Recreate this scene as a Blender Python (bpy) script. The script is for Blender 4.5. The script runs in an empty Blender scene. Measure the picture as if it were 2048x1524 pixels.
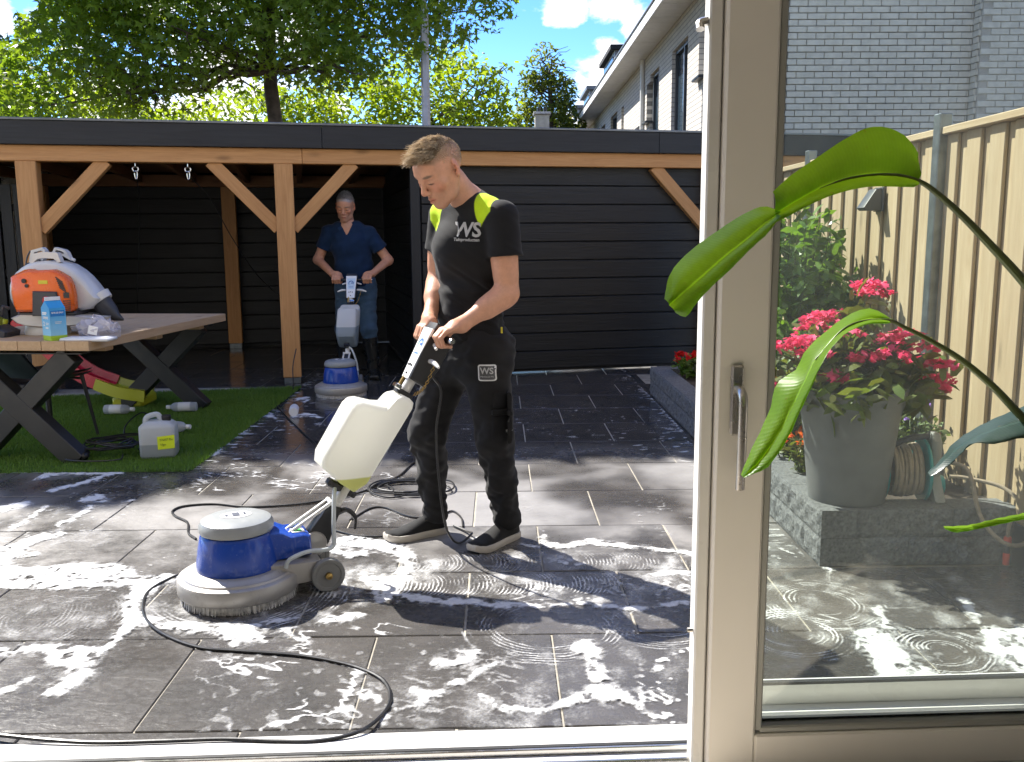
import bpy, bmesh, math, random
import numpy as np
from mathutils import Vector, Matrix, Euler
from mathutils.bvhtree import BVHTree
random.seed(7); np.random.seed(7)
SC = bpy.context.scene
COL = SC.collection
R_ = math.radians

# ------------------------------------------------------------------ camera
cam_d = bpy.data.cameras.new('camera')
cam = bpy.data.objects.new('camera', cam_d); COL.objects.link(cam)
cam_d.sensor_width = 36.0; cam_d.lens = 32.0; cam_d.clip_start = 0.05; cam_d.clip_end = 2000
cam.matrix_world = (Matrix.Translation((0, 0, 1.34)) @ Matrix.Rotation(R_(-0.81), 4, 'Z')
                    @ Matrix.Rotation(R_(90 - 8.93), 4, 'X') @ Matrix.Rotation(R_(-0.4), 4, 'Z'))
SC.camera = cam

# ------------------------------------------------------------------ sun, sky, exposure
SUN_EL, SUN_AZ = 46.0, -46.0            # from the back left of the garden
SUN = Vector((math.sin(R_(SUN_AZ)) * math.cos(R_(SUN_EL)), math.cos(R_(SUN_AZ)) * math.cos(R_(SUN_EL)), math.sin(R_(SUN_EL))))
sd = bpy.data.lights.new('sun', 'SUN'); sd.energy = 3.9; sd.angle = R_(0.53); sd.color = (1.0, 0.955, 0.88)
so = bpy.data.objects.new('sun', sd); COL.objects.link(so)
so.rotation_euler = (-SUN).to_track_quat('-Z', 'Y').to_euler(); so.location = SUN * 40

world = bpy.data.worlds.new('World'); SC.world = world; world.use_nodes = True
wt = world.node_tree; wt.nodes.clear()
def wn(t, **k):
    n = wt.nodes.new(t)
    for a, b in k.items(): setattr(n, a, b)
    return n
sky = wn('ShaderNodeTexSky', sky_type='NISHITA'); sky.sun_disc = False
sky.sun_elevation = R_(SUN_EL); sky.sun_rotation = R_(SUN_AZ); sky.air_density = 0.9; sky.dust_density = 0.05; sky.ozone_density = 4.0
bg = wn('ShaderNodeBackground'); bg.inputs[1].default_value = 0.098
out = wn('ShaderNodeOutputWorld')
# cumulus clouds: noise on a cloud layer, denser around a few cloud centres
tc = wn('ShaderNodeTexCoord')
nz = wn('ShaderNodeTexNoise'); nz.inputs['Scale'].default_value = 14.0; nz.inputs['Detail'].default_value = 8; nz.inputs['Roughness'].default_value = 0.58
mp = wn('ShaderNodeMapping'); mp.inputs['Scale'].default_value = (1, 1, 1.7)
wt.links.new(tc.outputs['Generated'], mp.inputs[0]); wt.links.new(mp.outputs[0], nz.inputs['Vector'])
big = wn('ShaderNodeTexNoise'); big.inputs['Scale'].default_value = 2.6; big.inputs['Detail'].default_value = 2
wt.links.new(mp.outputs[0], big.inputs['Vector'])
acc = None
def mth(op, a, b=None, clamp=False):
    n = wn('ShaderNodeMath', operation=op); n.use_clamp = clamp
    for i, v in enumerate((a, b)):
        if v is None: continue
        if isinstance(v, (int, float)): n.inputs[i].default_value = v
        else: wt.links.new(v, n.inputs[i])
    return n.outputs[0]
for (dx, dy, dz, rad) in [(0.075, 0.972, 0.232, 0.038), (0.115, 0.975, 0.238, 0.042), (0.145, 0.975, 0.215, 0.035), (0.120, 0.98, 0.175, 0.045), (0.105, 0.985, 0.140, 0.045), (0.155, 0.98, 0.16, 0.05), (0.075, 0.985, 0.118, 0.035), (0.15, 0.95, 0.29, 0.04),
                               (-0.50, 0.83, 0.235, 0.05), (-0.47, 0.85, 0.20, 0.06), (-0.52, 0.83, 0.17, 0.09)]:
    v = Vector((dx, dy, dz)).normalized()
    dn = wn('ShaderNodeVectorMath', operation='DISTANCE'); wt.links.new(tc.outputs['Generated'], dn.inputs[0]); dn.inputs[1].default_value = v
    q = mth('SUBTRACT', 0.72, mth('DIVIDE', dn.outputs['Value'], rad))
    acc = q if acc is None else mth('MAXIMUM', acc, q)
base = mth('MULTIPLY', mth('SUBTRACT', big.outputs[0], 0.52), 2.6)
dens = mth('ADD', mth('MAXIMUM', mth('MAXIMUM', acc, -0.6), base), mth('MULTIPLY', mth('SUBTRACT', nz.outputs[0], 0.5), 2.4))
rmp = wn('ShaderNodeMapRange', interpolation_type='SMOOTHSTEP'); wt.links.new(dens, rmp.inputs[0])
rmp.inputs[1].default_value = 0.02; rmp.inputs[2].default_value = 0.40
shade = wn('ShaderNodeMapRange'); wt.links.new(dens, shade.inputs[0]); shade.inputs[1].default_value = 0.15; shade.inputs[2].default_value = 1.3
shade.inputs[3].default_value = 6.2; shade.inputs[4].default_value = 3.3
cc = wn('ShaderNodeCombineColor')
for i in range(3):
    wt.links.new(mth('MULTIPLY', shade.outputs[0], (1.0, 0.985, 0.97)[i]), cc.inputs[i])
hs = wn('ShaderNodeHueSaturation'); hs.inputs['Saturation'].default_value = 1.28; hs.inputs['Hue'].default_value = 0.513; hs.inputs['Value'].default_value = 1.0
wt.links.new(sky.outputs[0], hs.inputs['Color'])
mx = wn('ShaderNodeMix', data_type='RGBA')
wt.links.new(rmp.outputs[0], mx.inputs[0]); wt.links.new(hs.outputs[0], mx.inputs[6]); wt.links.new(cc.outputs[0], mx.inputs[7])
wt.links.new(mx.outputs[2], bg.inputs[0]); wt.links.new(bg.outputs[0], out.inputs[0])

SC.view_settings.view_transform = 'Standard'; SC.view_settings.look = 'None'
SC.view_settings.exposure = 1.68; SC.view_settings.gamma = 1.0
SC.render.engine = 'CYCLES'
try:
    SC.cycles.max_bounces = 6; SC.cycles.diffuse_bounces = 3; SC.cycles.glossy_bounces = 3; SC.cycles.transmission_bounces = 4; SC.cycles.transparent_max_bounces = 24
    SC.cycles.use_denoising = True; SC.cycles.caustics_reflective = False; SC.cycles.caustics_refractive = False
    SC.cycles.sample_clamp_indirect = 6.0
except Exception: pass

# ------------------------------------------------------------------ helpers: meshes
class MB:
    """collects shapes; build() makes ONE mesh object of them"""
    def __init__(s): s.v = []; s.f = []; s.mi = []; s.m = 0; s.M = None
    def add(s, vs, fs):
        o = len(s.v)
        if s.M is not None: vs = [s.M @ Vector(v) for v in vs]
        s.v += [tuple(v) for v in vs]; s.f += [tuple(i + o for i in f) for f in fs]; s.mi += [s.m] * len(fs); return s
    def box(s, c, d, ch=0.0, R=None):
        hx, hy, hz = d[0] / 2, d[1] / 2, d[2] / 2
        c = Vector(c)
        if ch <= 0:
            vs = [Vector((x, y, z)) for z in (-hz, hz) for y in (-hy, hy) for x in (-hx, hx)]
            fs = [(0, 2, 3, 1), (4, 5, 7, 6), (0, 1, 5, 4), (2, 6, 7, 3), (0, 4, 6, 2), (1, 3, 7, 5)]
        else:
            ch = min(ch, hx * .9, hy * .9, hz * .9); vs = []; idx = {}
            for sx in (-1, 1):
                for sy in (-1, 1):
                    for sz in (-1, 1):
                        for a in range(3):
                            p = [sx * hx, sy * hy, sz * hz]
                            for b in range(3):
                                if b != a: p[b] -= (sx, sy, sz)[b] * ch
                            idx[(sx, sy, sz, a)] = len(vs); vs.append(Vector(p))
            fs = []
            for a in range(3):
                b, e = (a + 1) % 3, (a + 2) % 3
                for sa in (-1, 1):
                    q = []
                    for (sb, se) in ((-1, -1), (1, -1), (1, 1), (-1, 1)):
                        k = [0, 0, 0]; k[a] = sa; k[b] = sb; k[e] = se; q.append(idx[(*k, a)])
                    fs.append(tuple(q if sa > 0 else q[::-1]))
                for sb in (-1, 1):
                    for se in (-1, 1):
                        k0 = [0, 0, 0]; k1 = [0, 0, 0]
                        k0[a] = -1; k1[a] = 1
                        for k in (k0, k1): k[b] = sb; k[e] = se
                        q = [idx[(*k0, b)], idx[(*k1, b)], idx[(*k1, e)], idx[(*k0, e)]]
                        fs.append(tuple(q if sb * se < 0 else q[::-1]))
            for sx in (-1, 1):
                for sy in (-1, 1):
                    for sz in (-1, 1):
                        q = [idx[(sx, sy, sz, a)] for a in range(3)]
                        fs.append(tuple(q if sx * sy * sz > 0 else q[::-1]))
        if R is not None: vs = [R @ v for v in vs]
        return s.add([v + c for v in vs], fs)
    def tube(s, pts, r, n=8, cap=True, flat=None):
        pts = [Vector(p) for p in pts]; N = len(pts)
        rs = [r] * N if isinstance(r, (int, float)) else list(r)
        t0 = (pts[1] - pts[0]).normalized()
        u = t0.cross(Vector((0, 0, 1)))
        if u.length < 1e-3: u = t0.cross(Vector((0, 1, 0)))
        u.normalize(); vs = []
        for i in range(N):
            t = (pts[min(i + 1, N - 1)] - pts[max(i - 1, 0)])
            if t.length < 1e-9: t = t0
            t.normalize(); u = (u - t * u.dot(t)); u.normalize(); w = t.cross(u)
            for k in range(n):
                a = 2 * math.pi * k / n
                vs.append(pts[i] + (u * math.cos(a) + w * math.sin(a)) * rs[i])
        fs = []
        for i in range(N - 1):
            for k in range(n):
                k2 = (k + 1) % n
                fs.append((i * n + k, i * n + k2, (i + 1) * n + k2, (i + 1) * n + k))
        if cap: fs.append(tuple(range(n - 1, -1, -1))); fs.append(tuple((N - 1) * n + k for k in range(n)))
        return s.add(vs, fs)
    def lathe(s, prof, n=32, c=(0, 0, 0), axis='z', sx=1, sy=1):
        vs = []; fs = []; N = len(prof); c = Vector(c)
        for (r, z) in prof:
            for k in range(n):
                a = 2 * math.pi * k / n
                p = Vector((r * math.cos(a) * sx, r * math.sin(a) * sy, z))
                if axis == 'y': p = Vector((p.x, -p.z, p.y))
                if axis == 'x': p = Vector((p.z, p.x, p.y))
                vs.append(p + c)
        for i in range(N - 1):
            for k in range(n):
                k2 = (k + 1) % n; fs.append((i * n + k, i * n + k2, (i + 1) * n + k2, (i + 1) * n + k))
        if prof[0][0] > 1e-5: fs.append(tuple(range(n - 1, -1, -1)))
        if prof[-1][0] > 1e-5: fs.append(tuple((N - 1) * n + k for k in range(n)))
        return s.add(vs, fs)
    def prism(s, poly, d0, d1, plane='xz', ch=0.0):
        """poly in a plane, extruded along the third axis from d0 to d1"""
        def P(a, b, d): return {'xz': (a, d, b), 'xy': (a, b, d), 'yz': (d, a, b)}[plane]
        n = len(poly)
        if ch > 0:
            cx = sum(p[0] for p in poly) / n; cy = sum(p[1] for p in poly) / n
            def ins(p):
                v = Vector((cx - p[0], cy - p[1])); L = v.length
                return (p[0] + v.x / L * ch, p[1] + v.y / L * ch)
            rows = [([ins(p) for p in poly], d0), (poly, d0 + ch), (poly, d1 - ch), ([ins(p) for p in poly], d1)]
        else: rows = [(poly, d0), (poly, d1)]
        vs = [P(p[0], p[1], d) for (pl, d) in rows for p in pl]; fs = []
        for i in range(len(rows) - 1):
            for k in range(n):
                k2 = (k + 1) % n; fs.append((i * n + k, i * n + k2, (i + 1) * n + k2, (i + 1) * n + k))
        fs.append(tuple(range(n - 1, -1, -1))); fs.append(tuple((len(rows) - 1) * n + k for k in range(n)))
        return s.add(vs, fs)
    def strip(s, rows):
        """grid surface from rows of points"""
        n = len(rows[0]); vs = [p for r in rows for p in r]; fs = []
        for i in range(len(rows) - 1):
            for k in range(n - 1): fs.append((i * n + k, i * n + k + 1, (i + 1) * n + k + 1, (i + 1) * n + k))
        return s.add(vs, fs)
    def ball(s, c, r, n=16, m=10):
        r = (r, r, r) if isinstance(r, (int, float)) else r
        vs = []; fs = []
        for i in range(m + 1):
            t = math.pi * i / m
            for k in range(n):
                a = 2 * math.pi * k / n
                vs.append((c[0] + r[0] * math.sin(t) * math.cos(a), c[1] + r[1] * math.sin(t) * math.sin(a), c[2] + r[2] * math.cos(t)))
        for i in range(m):
            for k in range(n):
                k2 = (k + 1) % n; fs.append((i * n + k, (i + 1) * n + k, (i + 1) * n + k2, i * n + k2))
        return s.add(vs, fs)
    def mesh(s, name, mats, smooth=None):
        me = bpy.data.meshes.new(name); me.from_pydata(s.v, [], s.f); me.validate()
        for m in (mats if isinstance(mats, (list, tuple)) else [mats]): me.materials.append(m)
        if any(s.mi) and len(me.polygons) == len(s.mi): me.polygons.foreach_set('material_index', s.mi)
        b = bmesh.new(); b.from_mesh(me); bmesh.ops.recalc_face_normals(b, faces=b.faces); b.to_mesh(me); b.free()
        if smooth is not None:
            me.shade_smooth(); me.set_sharp_from_angle(angle=R_(smooth))
        return me
    def build(s, name, mats, parent=None, smooth=35, loc=None, rot=None):
        return obj(name, s.mesh(name, mats, smooth), parent, loc, rot)

def obj(name, me, parent=None, loc=None, rot=None):
    o = bpy.data.objects.new(name, me); COL.objects.link(o)
    if parent is not None: o.parent = parent
    if loc is not None: o.location = loc
    if rot is not None: o.rotation_euler = rot
    return o
def tag(o, label=None, cat=None, group=None, kind=None):
    if label: o['label'] = label
    if cat: o['category'] = cat
    if group: o['group'] = group
    if kind: o['kind'] = kind
    return o
def thing(name, label, cat, loc=(0, 0, 0), rz=0.0, group=None):
    o = bpy.data.objects.new(name, None); COL.objects.link(o); o.empty_display_size = 0.1
    o.location = loc; o.rotation_euler = (0, 0, rz)
    return tag(o, label, cat, group)
def plank(name, p0, p1, w, t, mat, parent=None, up=(0, 0, 1), ch=0.004, me=None):
    """a board or post along p0-p1, w across (perpendicular to up), t along up; grain runs along its own x"""
    p0 = Vector(p0); p1 = Vector(p1); x = (p1 - p0); L = x.length; x.normalize()
    z = Vector(up); z = (z - x * z.dot(x)).normalized(); y = z.cross(x)
    if me is None: me = MB().box((L / 2, 0, 0), (L, w, t), ch).mesh(name, mat)
    o = obj(name, me, parent)
    M = Matrix((x, y, z)).transposed().to_4x4(); M.translation = p0
    o.matrix_local = M
    return o
def smoothpath(pts, n=8):
    """Catmull-Rom through points"""
    P = [Vector(p) for p in pts]; P = [P[0] * 2 - P[1]] + P + [P[-1] * 2 - P[-2]]; o = []
    for i in range(1, len(P) - 2):
        for k in range(n):
            t = k / n; a, b, c, d = P[i - 1], P[i], P[i + 1], P[i + 2]
            o.append(0.5 * ((2 * b) + (c - a) * t + (2 * a - 5 * b + 4 * c - d) * t * t + (3 * b - 3 * c + d - a) * t ** 3))
    o.append(P[-2]); return o
def text_obj(name, body, size, mat, M, parent=None, ext=0.0004, bold=0.0, spacing=1.0, wrap=None, lift=0.0015, shear=0.0):
    cu = bpy.data.curves.new(name, 'FONT'); cu.body = body; cu.size = size; cu.align_x = 'CENTER'; cu.align_y = 'CENTER'
    cu.extrude = ext; cu.offset = bold; cu.space_character = spacing; cu.resolution_u = 3; cu.shear = shear
    t = bpy.data.objects.new('tmp_text', cu); COL.objects.link(t)
    me = bpy.data.meshes.new_from_object(t.evaluated_get(bpy.context.evaluated_depsgraph_get()))
    bpy.data.objects.remove(t); bpy.data.curves.remove(cu)
    me.materials.clear(); me.materials.append(mat); me.transform(M)
    if wrap is not None:
        d = -(M.to_3x3() @ Vector((0, 0, 1))).normalized()
        for v in me.vertices:
            h = wrap.ray_cast(v.co - d * 0.15, d, 0.4)
            if h[0] is not None: v.co = h[0] - d * lift
    me.update()
    return obj(name, me, parent)
def frame(o, x, y, z=None):
    """matrix with origin o and axes x, y (z = x cross y)"""
    x = Vector(x).normalized(); z = x.cross(Vector(y)).normalized(); y = z.cross(x)
    M = Matrix((x, y, z)).transposed().to_4x4(); M.translation = Vector(o); return M
def copy_tree(o, parent=None):
    c = o.copy(); COL.objects.link(c); c.parent = parent
    for ch in list(o.children): copy_tree(ch, c)
    return c

# ------------------------------------------------------------------ helpers: materials
class NT:
    def __init__(s, name):
        s.m = bpy.data.materials.new(name); s.m.use_nodes = True; s.t = s.m.node_tree; s.t.nodes.clear()
        s.out = s.n('ShaderNodeOutputMaterial')
    def n(s, ty, **k):
        x = s.t.nodes.new(ty)
        for a, b in k.items(): setattr(x, a, b)
        return x
    def l(s, a, b): s.t.links.new(a, b)
    def val(s, sock, v):
        if isinstance(v, (int, float)): sock.default_value = v
        elif isinstance(v, (tuple, list)): sock.default_value = (*v, 1.0) if len(v) == 3 and sock.type == 'RGBA' else v
        else: s.l(v, sock)
    def math(s, op, a, b=None, clamp=False):
        x = s.n('ShaderNodeMath', operation=op); x.use_clamp = clamp; s.val(x.inputs[0], a)
        if b is not None: s.val(x.inputs[1], b)
        return x.outputs[0]
    def mix(s, f, a, b, blend='MIX'):
        x = s.n('ShaderNodeMix', data_type='RGBA', blend_type=blend); s.val(x.inputs[0], f); s.val(x.inputs[6], a); s.val(x.inputs[7], b); return x.outputs[2]
    def mrange(s, v, a, b, c=0.0, d=1.0, smooth=False):
        x = s.n('ShaderNodeMapRange'); x.interpolation_type = 'SMOOTHSTEP' if smooth else 'LINEAR'
        s.val(x.inputs[0], v)
        for i, q in enumerate((a, b, c, d)): s.val(x.inputs[1 + i], q)
        return x.outputs[0]
    def coord(s, kind='Object', scale=(1, 1, 1), rnd=True):
        if kind == 'World': src = s.n('ShaderNodeNewGeometry').outputs['Position']
        else: src = s.n('ShaderNodeTexCoord').outputs[kind]
        if rnd:
            oi = s.n('ShaderNodeObjectInfo'); v = s.n('ShaderNodeVectorMath', operation='ADD'); s.l(src, v.inputs[0])
            s.l(s.math('MULTIPLY', oi.outputs['Random'], 37.0), v.inputs[1]); src = v.outputs[0]
        m = s.n('ShaderNodeMapping'); s.l(src, m.inputs[0]); m.inputs['Scale'].default_value = scale; return m.outputs[0]
    def noise(s, vec, scale=5, detail=4, rough=0.55, dist=0.0):
        x = s.n('ShaderNodeTexNoise'); s.l(vec, x.inputs['Vector']); x.inputs['Scale'].default_value = scale
        x.inputs['Detail'].default_value = detail; x.inputs['Roughness'].default_value = rough; x.inputs['Distortion'].default_value = dist; return x.outputs[0]
    def bsdf(s, col, rough=0.5, metal=0.0, spec=0.5, bump=None, bstr=0.3, bdist=0.01, alpha=None, trans=0.0, sub=0.0, coat=0.0, sheen=0.0):
        b = s.n('ShaderNodeBsdfPrincipled'); s.val(b.inputs['Base Color'], col); s.val(b.inputs['Roughness'], rough); s.val(b.inputs['Metallic'], metal)
        s.val(b.inputs['Specular IOR Level'], spec)
        if trans: s.val(b.inputs['Transmission Weight'], trans)
        if sub: s.val(b.inputs['Subsurface Weight'], sub); b.inputs['Subsurface Radius'].default_value = (1.0, 0.35, 0.2); b.inputs['Subsurface Scale'].default_value = 0.008
        if coat: s.val(b.inputs['Coat Weight'], coat); b.inputs['Coat Roughness'].default_value = 0.08
        if sheen: s.val(b.inputs['Sheen Weight'], sheen)
        if alpha is not None: s.val(b.inputs['Alpha'], alpha)
        if bump is not None:
            q = s.n('ShaderNodeBump'); s.l(bump, q.inputs['Height']); s.val(q.inputs['Strength'], bstr); q.inputs['Distance'].default_value = bdist
            s.l(q.outputs[0], b.inputs['Normal'])
        return b
    def end(s, b): s.l(b.outputs[0], s.out.inputs[0]); return s.m

def hexc(r, g, b):
    f = lambda c: (c / 255 / 12.92) if c / 255 <= 0.04045 else ((c / 255 + 0.055) / 1.055) ** 2.4
    return (f(r), f(g), f(b))
def plain(name, col, rough=0.5, metal=0.0, var=0.15, scale=6.0, bscale=60.0, bstr=0.08, spec=0.5, coat=0.0, sheen=0.0, kind='Object', sub=0.0):
    t = NT(name); v = t.coord(kind)
    n1 = t.noise(v, scale, 5, 0.6)
    c = t.mix(t.mrange(n1, 0.3, 0.7), tuple(x * (1 - var) for x in col), tuple(min(1, x * (1 + var)) for x in col))
    r = t.mrange(t.noise(v, scale * 2.3, 3), 0.3, 0.7, max(0.02, rough - 0.07), min(1, rough + 0.07))
    return t.end(t.bsdf(c, r, metal, spec, t.noise(v, bscale, 3), bstr, 0.004, coat=coat, sheen=sheen, sub=sub))
def wood(name, light, dark, rough=0.6, stretch=(1.1, 16, 16), knots=True, bstr=0.25, var=0.25, spec=0.4):
    t = NT(name); v = t.coord('Object', (1, 1, 1)); oi = t.n('ShaderNodeObjectInfo')
    warp = t.noise(v, 1.6, 2)
    m = t.n('ShaderNodeMapping'); t.l(v, m.inputs[0]); m.inputs['Scale'].default_value = stretch
    g = t.noise(m.outputs[0], 2.2, 6, 0.62, 1.2)
    m2 = t.n('ShaderNodeMapping'); t.l(v, m2.inputs[0]); m2.inputs['Scale'].default_value = (stretch[0] * 2, stretch[1] * 6, stretch[2] * 6)
    f = t.noise(m2.outputs[0], 2.0, 4, 0.6)
    k = t.mrange(t.math('ADD', t.math('MULTIPLY', g, 0.75), t.math('MULTIPLY', f, 0.25)), 0.34, 0.68)
    c = t.mix(k, dark, light)
    if knots:
        vo = t.n('ShaderNodeTexVoronoi'); mk = t.n('ShaderNodeMapping'); t.l(v, mk.inputs[0]); mk.inputs['Scale'].default_value = (1.7, 5.5, 5.5); t.l(mk.outputs[0], vo.inputs['Vector'])
        vo.inputs['Scale'].default_value = 1.0
        c = t.mix(t.mrange(vo.outputs['Distance'], 0.05, 0.16, 0.75, 0.0), c, tuple(x * 0.45 for x in dark))
    c = t.mix(t.mrange(oi.outputs['Random'], 0, 1, 0.0, var), c, tuple(x * 0.55 for x in light))
    c = t.mix(t.mrange(warp, 0.35, 0.7, 0, 0.25), c, dark)
    return t.end(t.bsdf(c, t.mrange(f, 0.3, 0.7, rough - 0.1, rough + 0.1), 0, spec, t.math('ADD', g, t.math('MULTIPLY', f, 0.6)), bstr, 0.004))
def leafmat(name, cols, trans=0.45, rough=0.45, spec=0.4, tcol=None, kind='World', scale=0.9):
    """foliage: leaf colour varies over clumps and from leaf to leaf, light comes through"""
    t = NT(name); v = t.coord(kind, rnd=False)
    n1 = t.noise(v, scale, 2); geo = t.n('ShaderNodeNewGeometry')
    rnd = geo.outputs['Random Per Island']
    c = t.mix(t.mrange(n1, 0.35, 0.65), cols[0], cols[1]); c = t.mix(t.mrange(rnd, 0.0, 1.0, 0.0, 0.7), c, cols[2])
    b = t.bsdf(c, rough, 0, spec)
    tr = t.n('ShaderNodeBsdfTranslucent'); t.val(tr.inputs[0], t.mix(1.0, c, tcol or (1.9, 1.75, 0.55), 'MULTIPLY'))
    ms = t.n('ShaderNodeMixShader'); ms.inputs[0].default_value = trans; t.l(b.outputs[0], ms.inputs[1]); t.l(tr.outputs[0], ms.inputs[2])
    return t.end(ms)

# ------------------------------------------------------------------ materials of the setting
def mat_tile():
    t = NT('slate_look_tile'); w = t.coord('World', rnd=False); o = t.coord('World', rnd=True)
    n1 = t.noise(o, 3.0, 5, 0.6); n2 = t.noise(o, 34, 5, 0.65)
    mm = t.n('ShaderNodeMapping'); t.l(o, mm.inputs[0]); mm.inputs['Scale'].default_value = (1, 2.4, 1); mm.inputs['Rotation'].default_value = (0, 0, 0.6)
    n3 = t.noise(mm.outputs[0], 11, 6, 0.62, 0.8)
    wet = t.mrange(t.noise(w, 1.25, 3, 0.5, 0.4), 0.36, 0.62, 0, 1, True)
    # rinsed far end of the terrace is wet through
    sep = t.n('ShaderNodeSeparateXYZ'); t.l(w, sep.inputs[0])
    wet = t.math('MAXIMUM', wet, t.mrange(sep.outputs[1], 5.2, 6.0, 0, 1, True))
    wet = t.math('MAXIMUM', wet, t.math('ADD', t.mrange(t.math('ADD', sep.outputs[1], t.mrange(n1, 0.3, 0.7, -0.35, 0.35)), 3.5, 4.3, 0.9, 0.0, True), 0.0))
    oi = t.n('ShaderNodeObjectInfo')
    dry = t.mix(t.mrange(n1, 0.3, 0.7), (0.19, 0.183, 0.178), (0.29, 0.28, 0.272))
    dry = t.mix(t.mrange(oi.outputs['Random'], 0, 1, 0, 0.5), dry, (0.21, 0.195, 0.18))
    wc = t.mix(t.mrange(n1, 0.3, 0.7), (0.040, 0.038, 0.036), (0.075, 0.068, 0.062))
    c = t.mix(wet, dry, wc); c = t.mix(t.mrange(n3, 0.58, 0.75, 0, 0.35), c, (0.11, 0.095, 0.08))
    r = t.mrange(wet, 0, 1, 0.50, 0.24); r = t.math('ADD', r, t.mrange(n2, 0.3, 0.7, -0.05, 0.07))
    r = t.math('SUBTRACT', r, t.mrange(sep.outputs[1], 5.0, 6.0, 0, 0.12, True))
    hgt = t.math('ADD', t.math('MULTIPLY', n3, 0.8), t.math('MULTIPLY', n2, 0.45))
    bs = t.mrange(sep.outputs[1], 4.6, 6.0, 0.42, 0.10, True)
    return t.end(t.bsdf(c, r, 0, 0.5, hgt, bs, 0.006))
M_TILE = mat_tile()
M_GROUT = plain('grout', (0.34, 0.31, 0.25), 0.85, var=0.25, scale=14, kind='World')
M_GROUND = plain('ground_soil', (0.075, 0.06, 0.04), 0.95, var=0.4, scale=0.7, bscale=9, bstr=0.5, kind='World')
M_SOIL = plain('bed_soil', (0.055, 0.04, 0.028), 0.95, var=0.5, scale=9, bscale=45, bstr=1.0, kind='World')
M_DOUG = wood('douglas_timber', (0.64, 0.34, 0.135), (0.46, 0.215, 0.075), 0.55, knots=True, var=0.22)
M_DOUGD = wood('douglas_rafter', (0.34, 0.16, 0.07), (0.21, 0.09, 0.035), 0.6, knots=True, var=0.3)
M_BLACK = wood('black_stained_wood', (0.017, 0.018, 0.020), (0.0045, 0.005, 0.006), 0.5, stretch=(0.8, 15, 15), knots=True, bstr=0.9, var=0.3, spec=0.45)
M_FASC = wood('charcoal_fascia', (0.024, 0.026, 0.030), (0.010, 0.011, 0.013), 0.5, stretch=(0.7, 13, 13), knots=False, bstr=0.35, var=0.2)
M_TRIM = plain('zinc_trim', (0.17, 0.18, 0.185), 0.45, 0.6, var=0.2)
M_ROOF = plain('bitumen', (0.03, 0.03, 0.032), 0.9, var=0.3)
M_FENCE = wood('pale_fence_wood', (0.53, 0.43, 0.285), (0.36, 0.265, 0.155), 0.65, stretch=(0.9, 11, 11), knots=True, bstr=0.3, var=0.35)
M_GALV = plain('galvanised_steel', (0.20, 0.225, 0.24), 0.42, 0.75, var=0.3, scale=16)
M_BLOCK = plain('split_concrete', (0.13, 0.135, 0.138), 0.9, var=0.55, scale=75, bscale=110, bstr=1.0)
M_BRICK = plain('pale_grey_brick', (0.53, 0.51, 0.475), 0.85, var=0.16, scale=9, bscale=70, bstr=0.35)
M_BRICKW = plain('white_grey_brick', (0.58, 0.55, 0.50), 0.85, var=0.13, scale=9, bscale=70, bstr=0.3)
M_MORTAR = plain('grey_mortar', (0.36, 0.345, 0.33), 0.95, var=0.2)
M_PVC = plain('cream_pvc', (0.80, 0.77, 0.71), 0.38, var=0.03, scale=2, bstr=0.01)
M_PVCW = plain('white_pvc', (0.74, 0.73, 0.70), 0.32, var=0.05, scale=5, bstr=0.02)
M_GASK = plain('rubber_gasket', (0.02, 0.02, 0.02), 0.6)
M_STEEL = plain('brushed_steel', (0.55, 0.53, 0.50), 0.27, 1.0, var=0.06)
M_WHITEP = plain('white_paint', (0.70, 0.69, 0.66), 0.5, var=0.08)
M_ANTH = plain('anthracite_paint', (0.045, 0.05, 0.056), 0.45, var=0.15)
M_PALEMET = plain('pale_mast_paint', (0.45, 0.44, 0.45), 0.45, 0.2, var=0.12)
def mat_glass(name, tint, veil=1.0):
    t = NT(name); tr = t.n('ShaderNodeBsdfTransparent'); t.val(tr.inputs[0], tint)
    gl = t.n('ShaderNodeBsdfGlossy'); gl.inputs['Roughness'].default_value = 0.01
    fr = t.n('ShaderNodeFresnel'); fr.inputs[0].default_value = 1.5
    ms = t.n('ShaderNodeMixShader'); t.l(t.math('MULTIPLY', fr.outputs[0], veil), ms.inputs[0]); t.l(tr.outputs[0], ms.inputs[1]); t.l(gl.outputs[0], ms.inputs[2])
    return t.end(ms)
def mat_dusty_glass():
    """pane with a faint film of dust and dried soap that catches the sun"""
    t = NT('door_glass'); tr = t.n('ShaderNodeBsdfTransparent'); t.val(tr.inputs[0], (0.90, 0.94, 0.90)); gl = t.n('ShaderNodeBsdfGlossy'); gl.inputs['Roughness'].default_value = 0.01
    fr = t.n('ShaderNodeFresnel'); fr.inputs[0].default_value = 1.5; ms = t.n('ShaderNodeMixShader'); t.l(fr.outputs[0], ms.inputs[0]); t.l(tr.outputs[0], ms.inputs[1]); t.l(gl.outputs[0], ms.inputs[2])
    v = t.coord('Object', (1, 1, 0.5), rnd=False); n = t.noise(v, 2.2, 5, 0.6, 0.8); n2 = t.noise(v, 26, 3)
    df = t.n('ShaderNodeBsdfTranslucent'); t.val(df.inputs[0], (0.85, 0.88, 0.84)); m2 = t.n('ShaderNodeMixShader')
    t.l(t.math('ADD', t.mrange(n, 0.35, 0.72, 0.010, 0.042), t.mrange(n2, 0.62, 0.75, 0, 0.015)), m2.inputs[0]); t.l(ms.outputs[0], m2.inputs[1]); t.l(df.outputs[0], m2.inputs[2]); return t.end(m2)
M_GLASS = mat_dusty_glass()
M_PANE = plain('dark_house_pane', (0.03, 0.05, 0.07), 0.06, var=0.1, bstr=0.0, spec=0.9)

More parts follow.
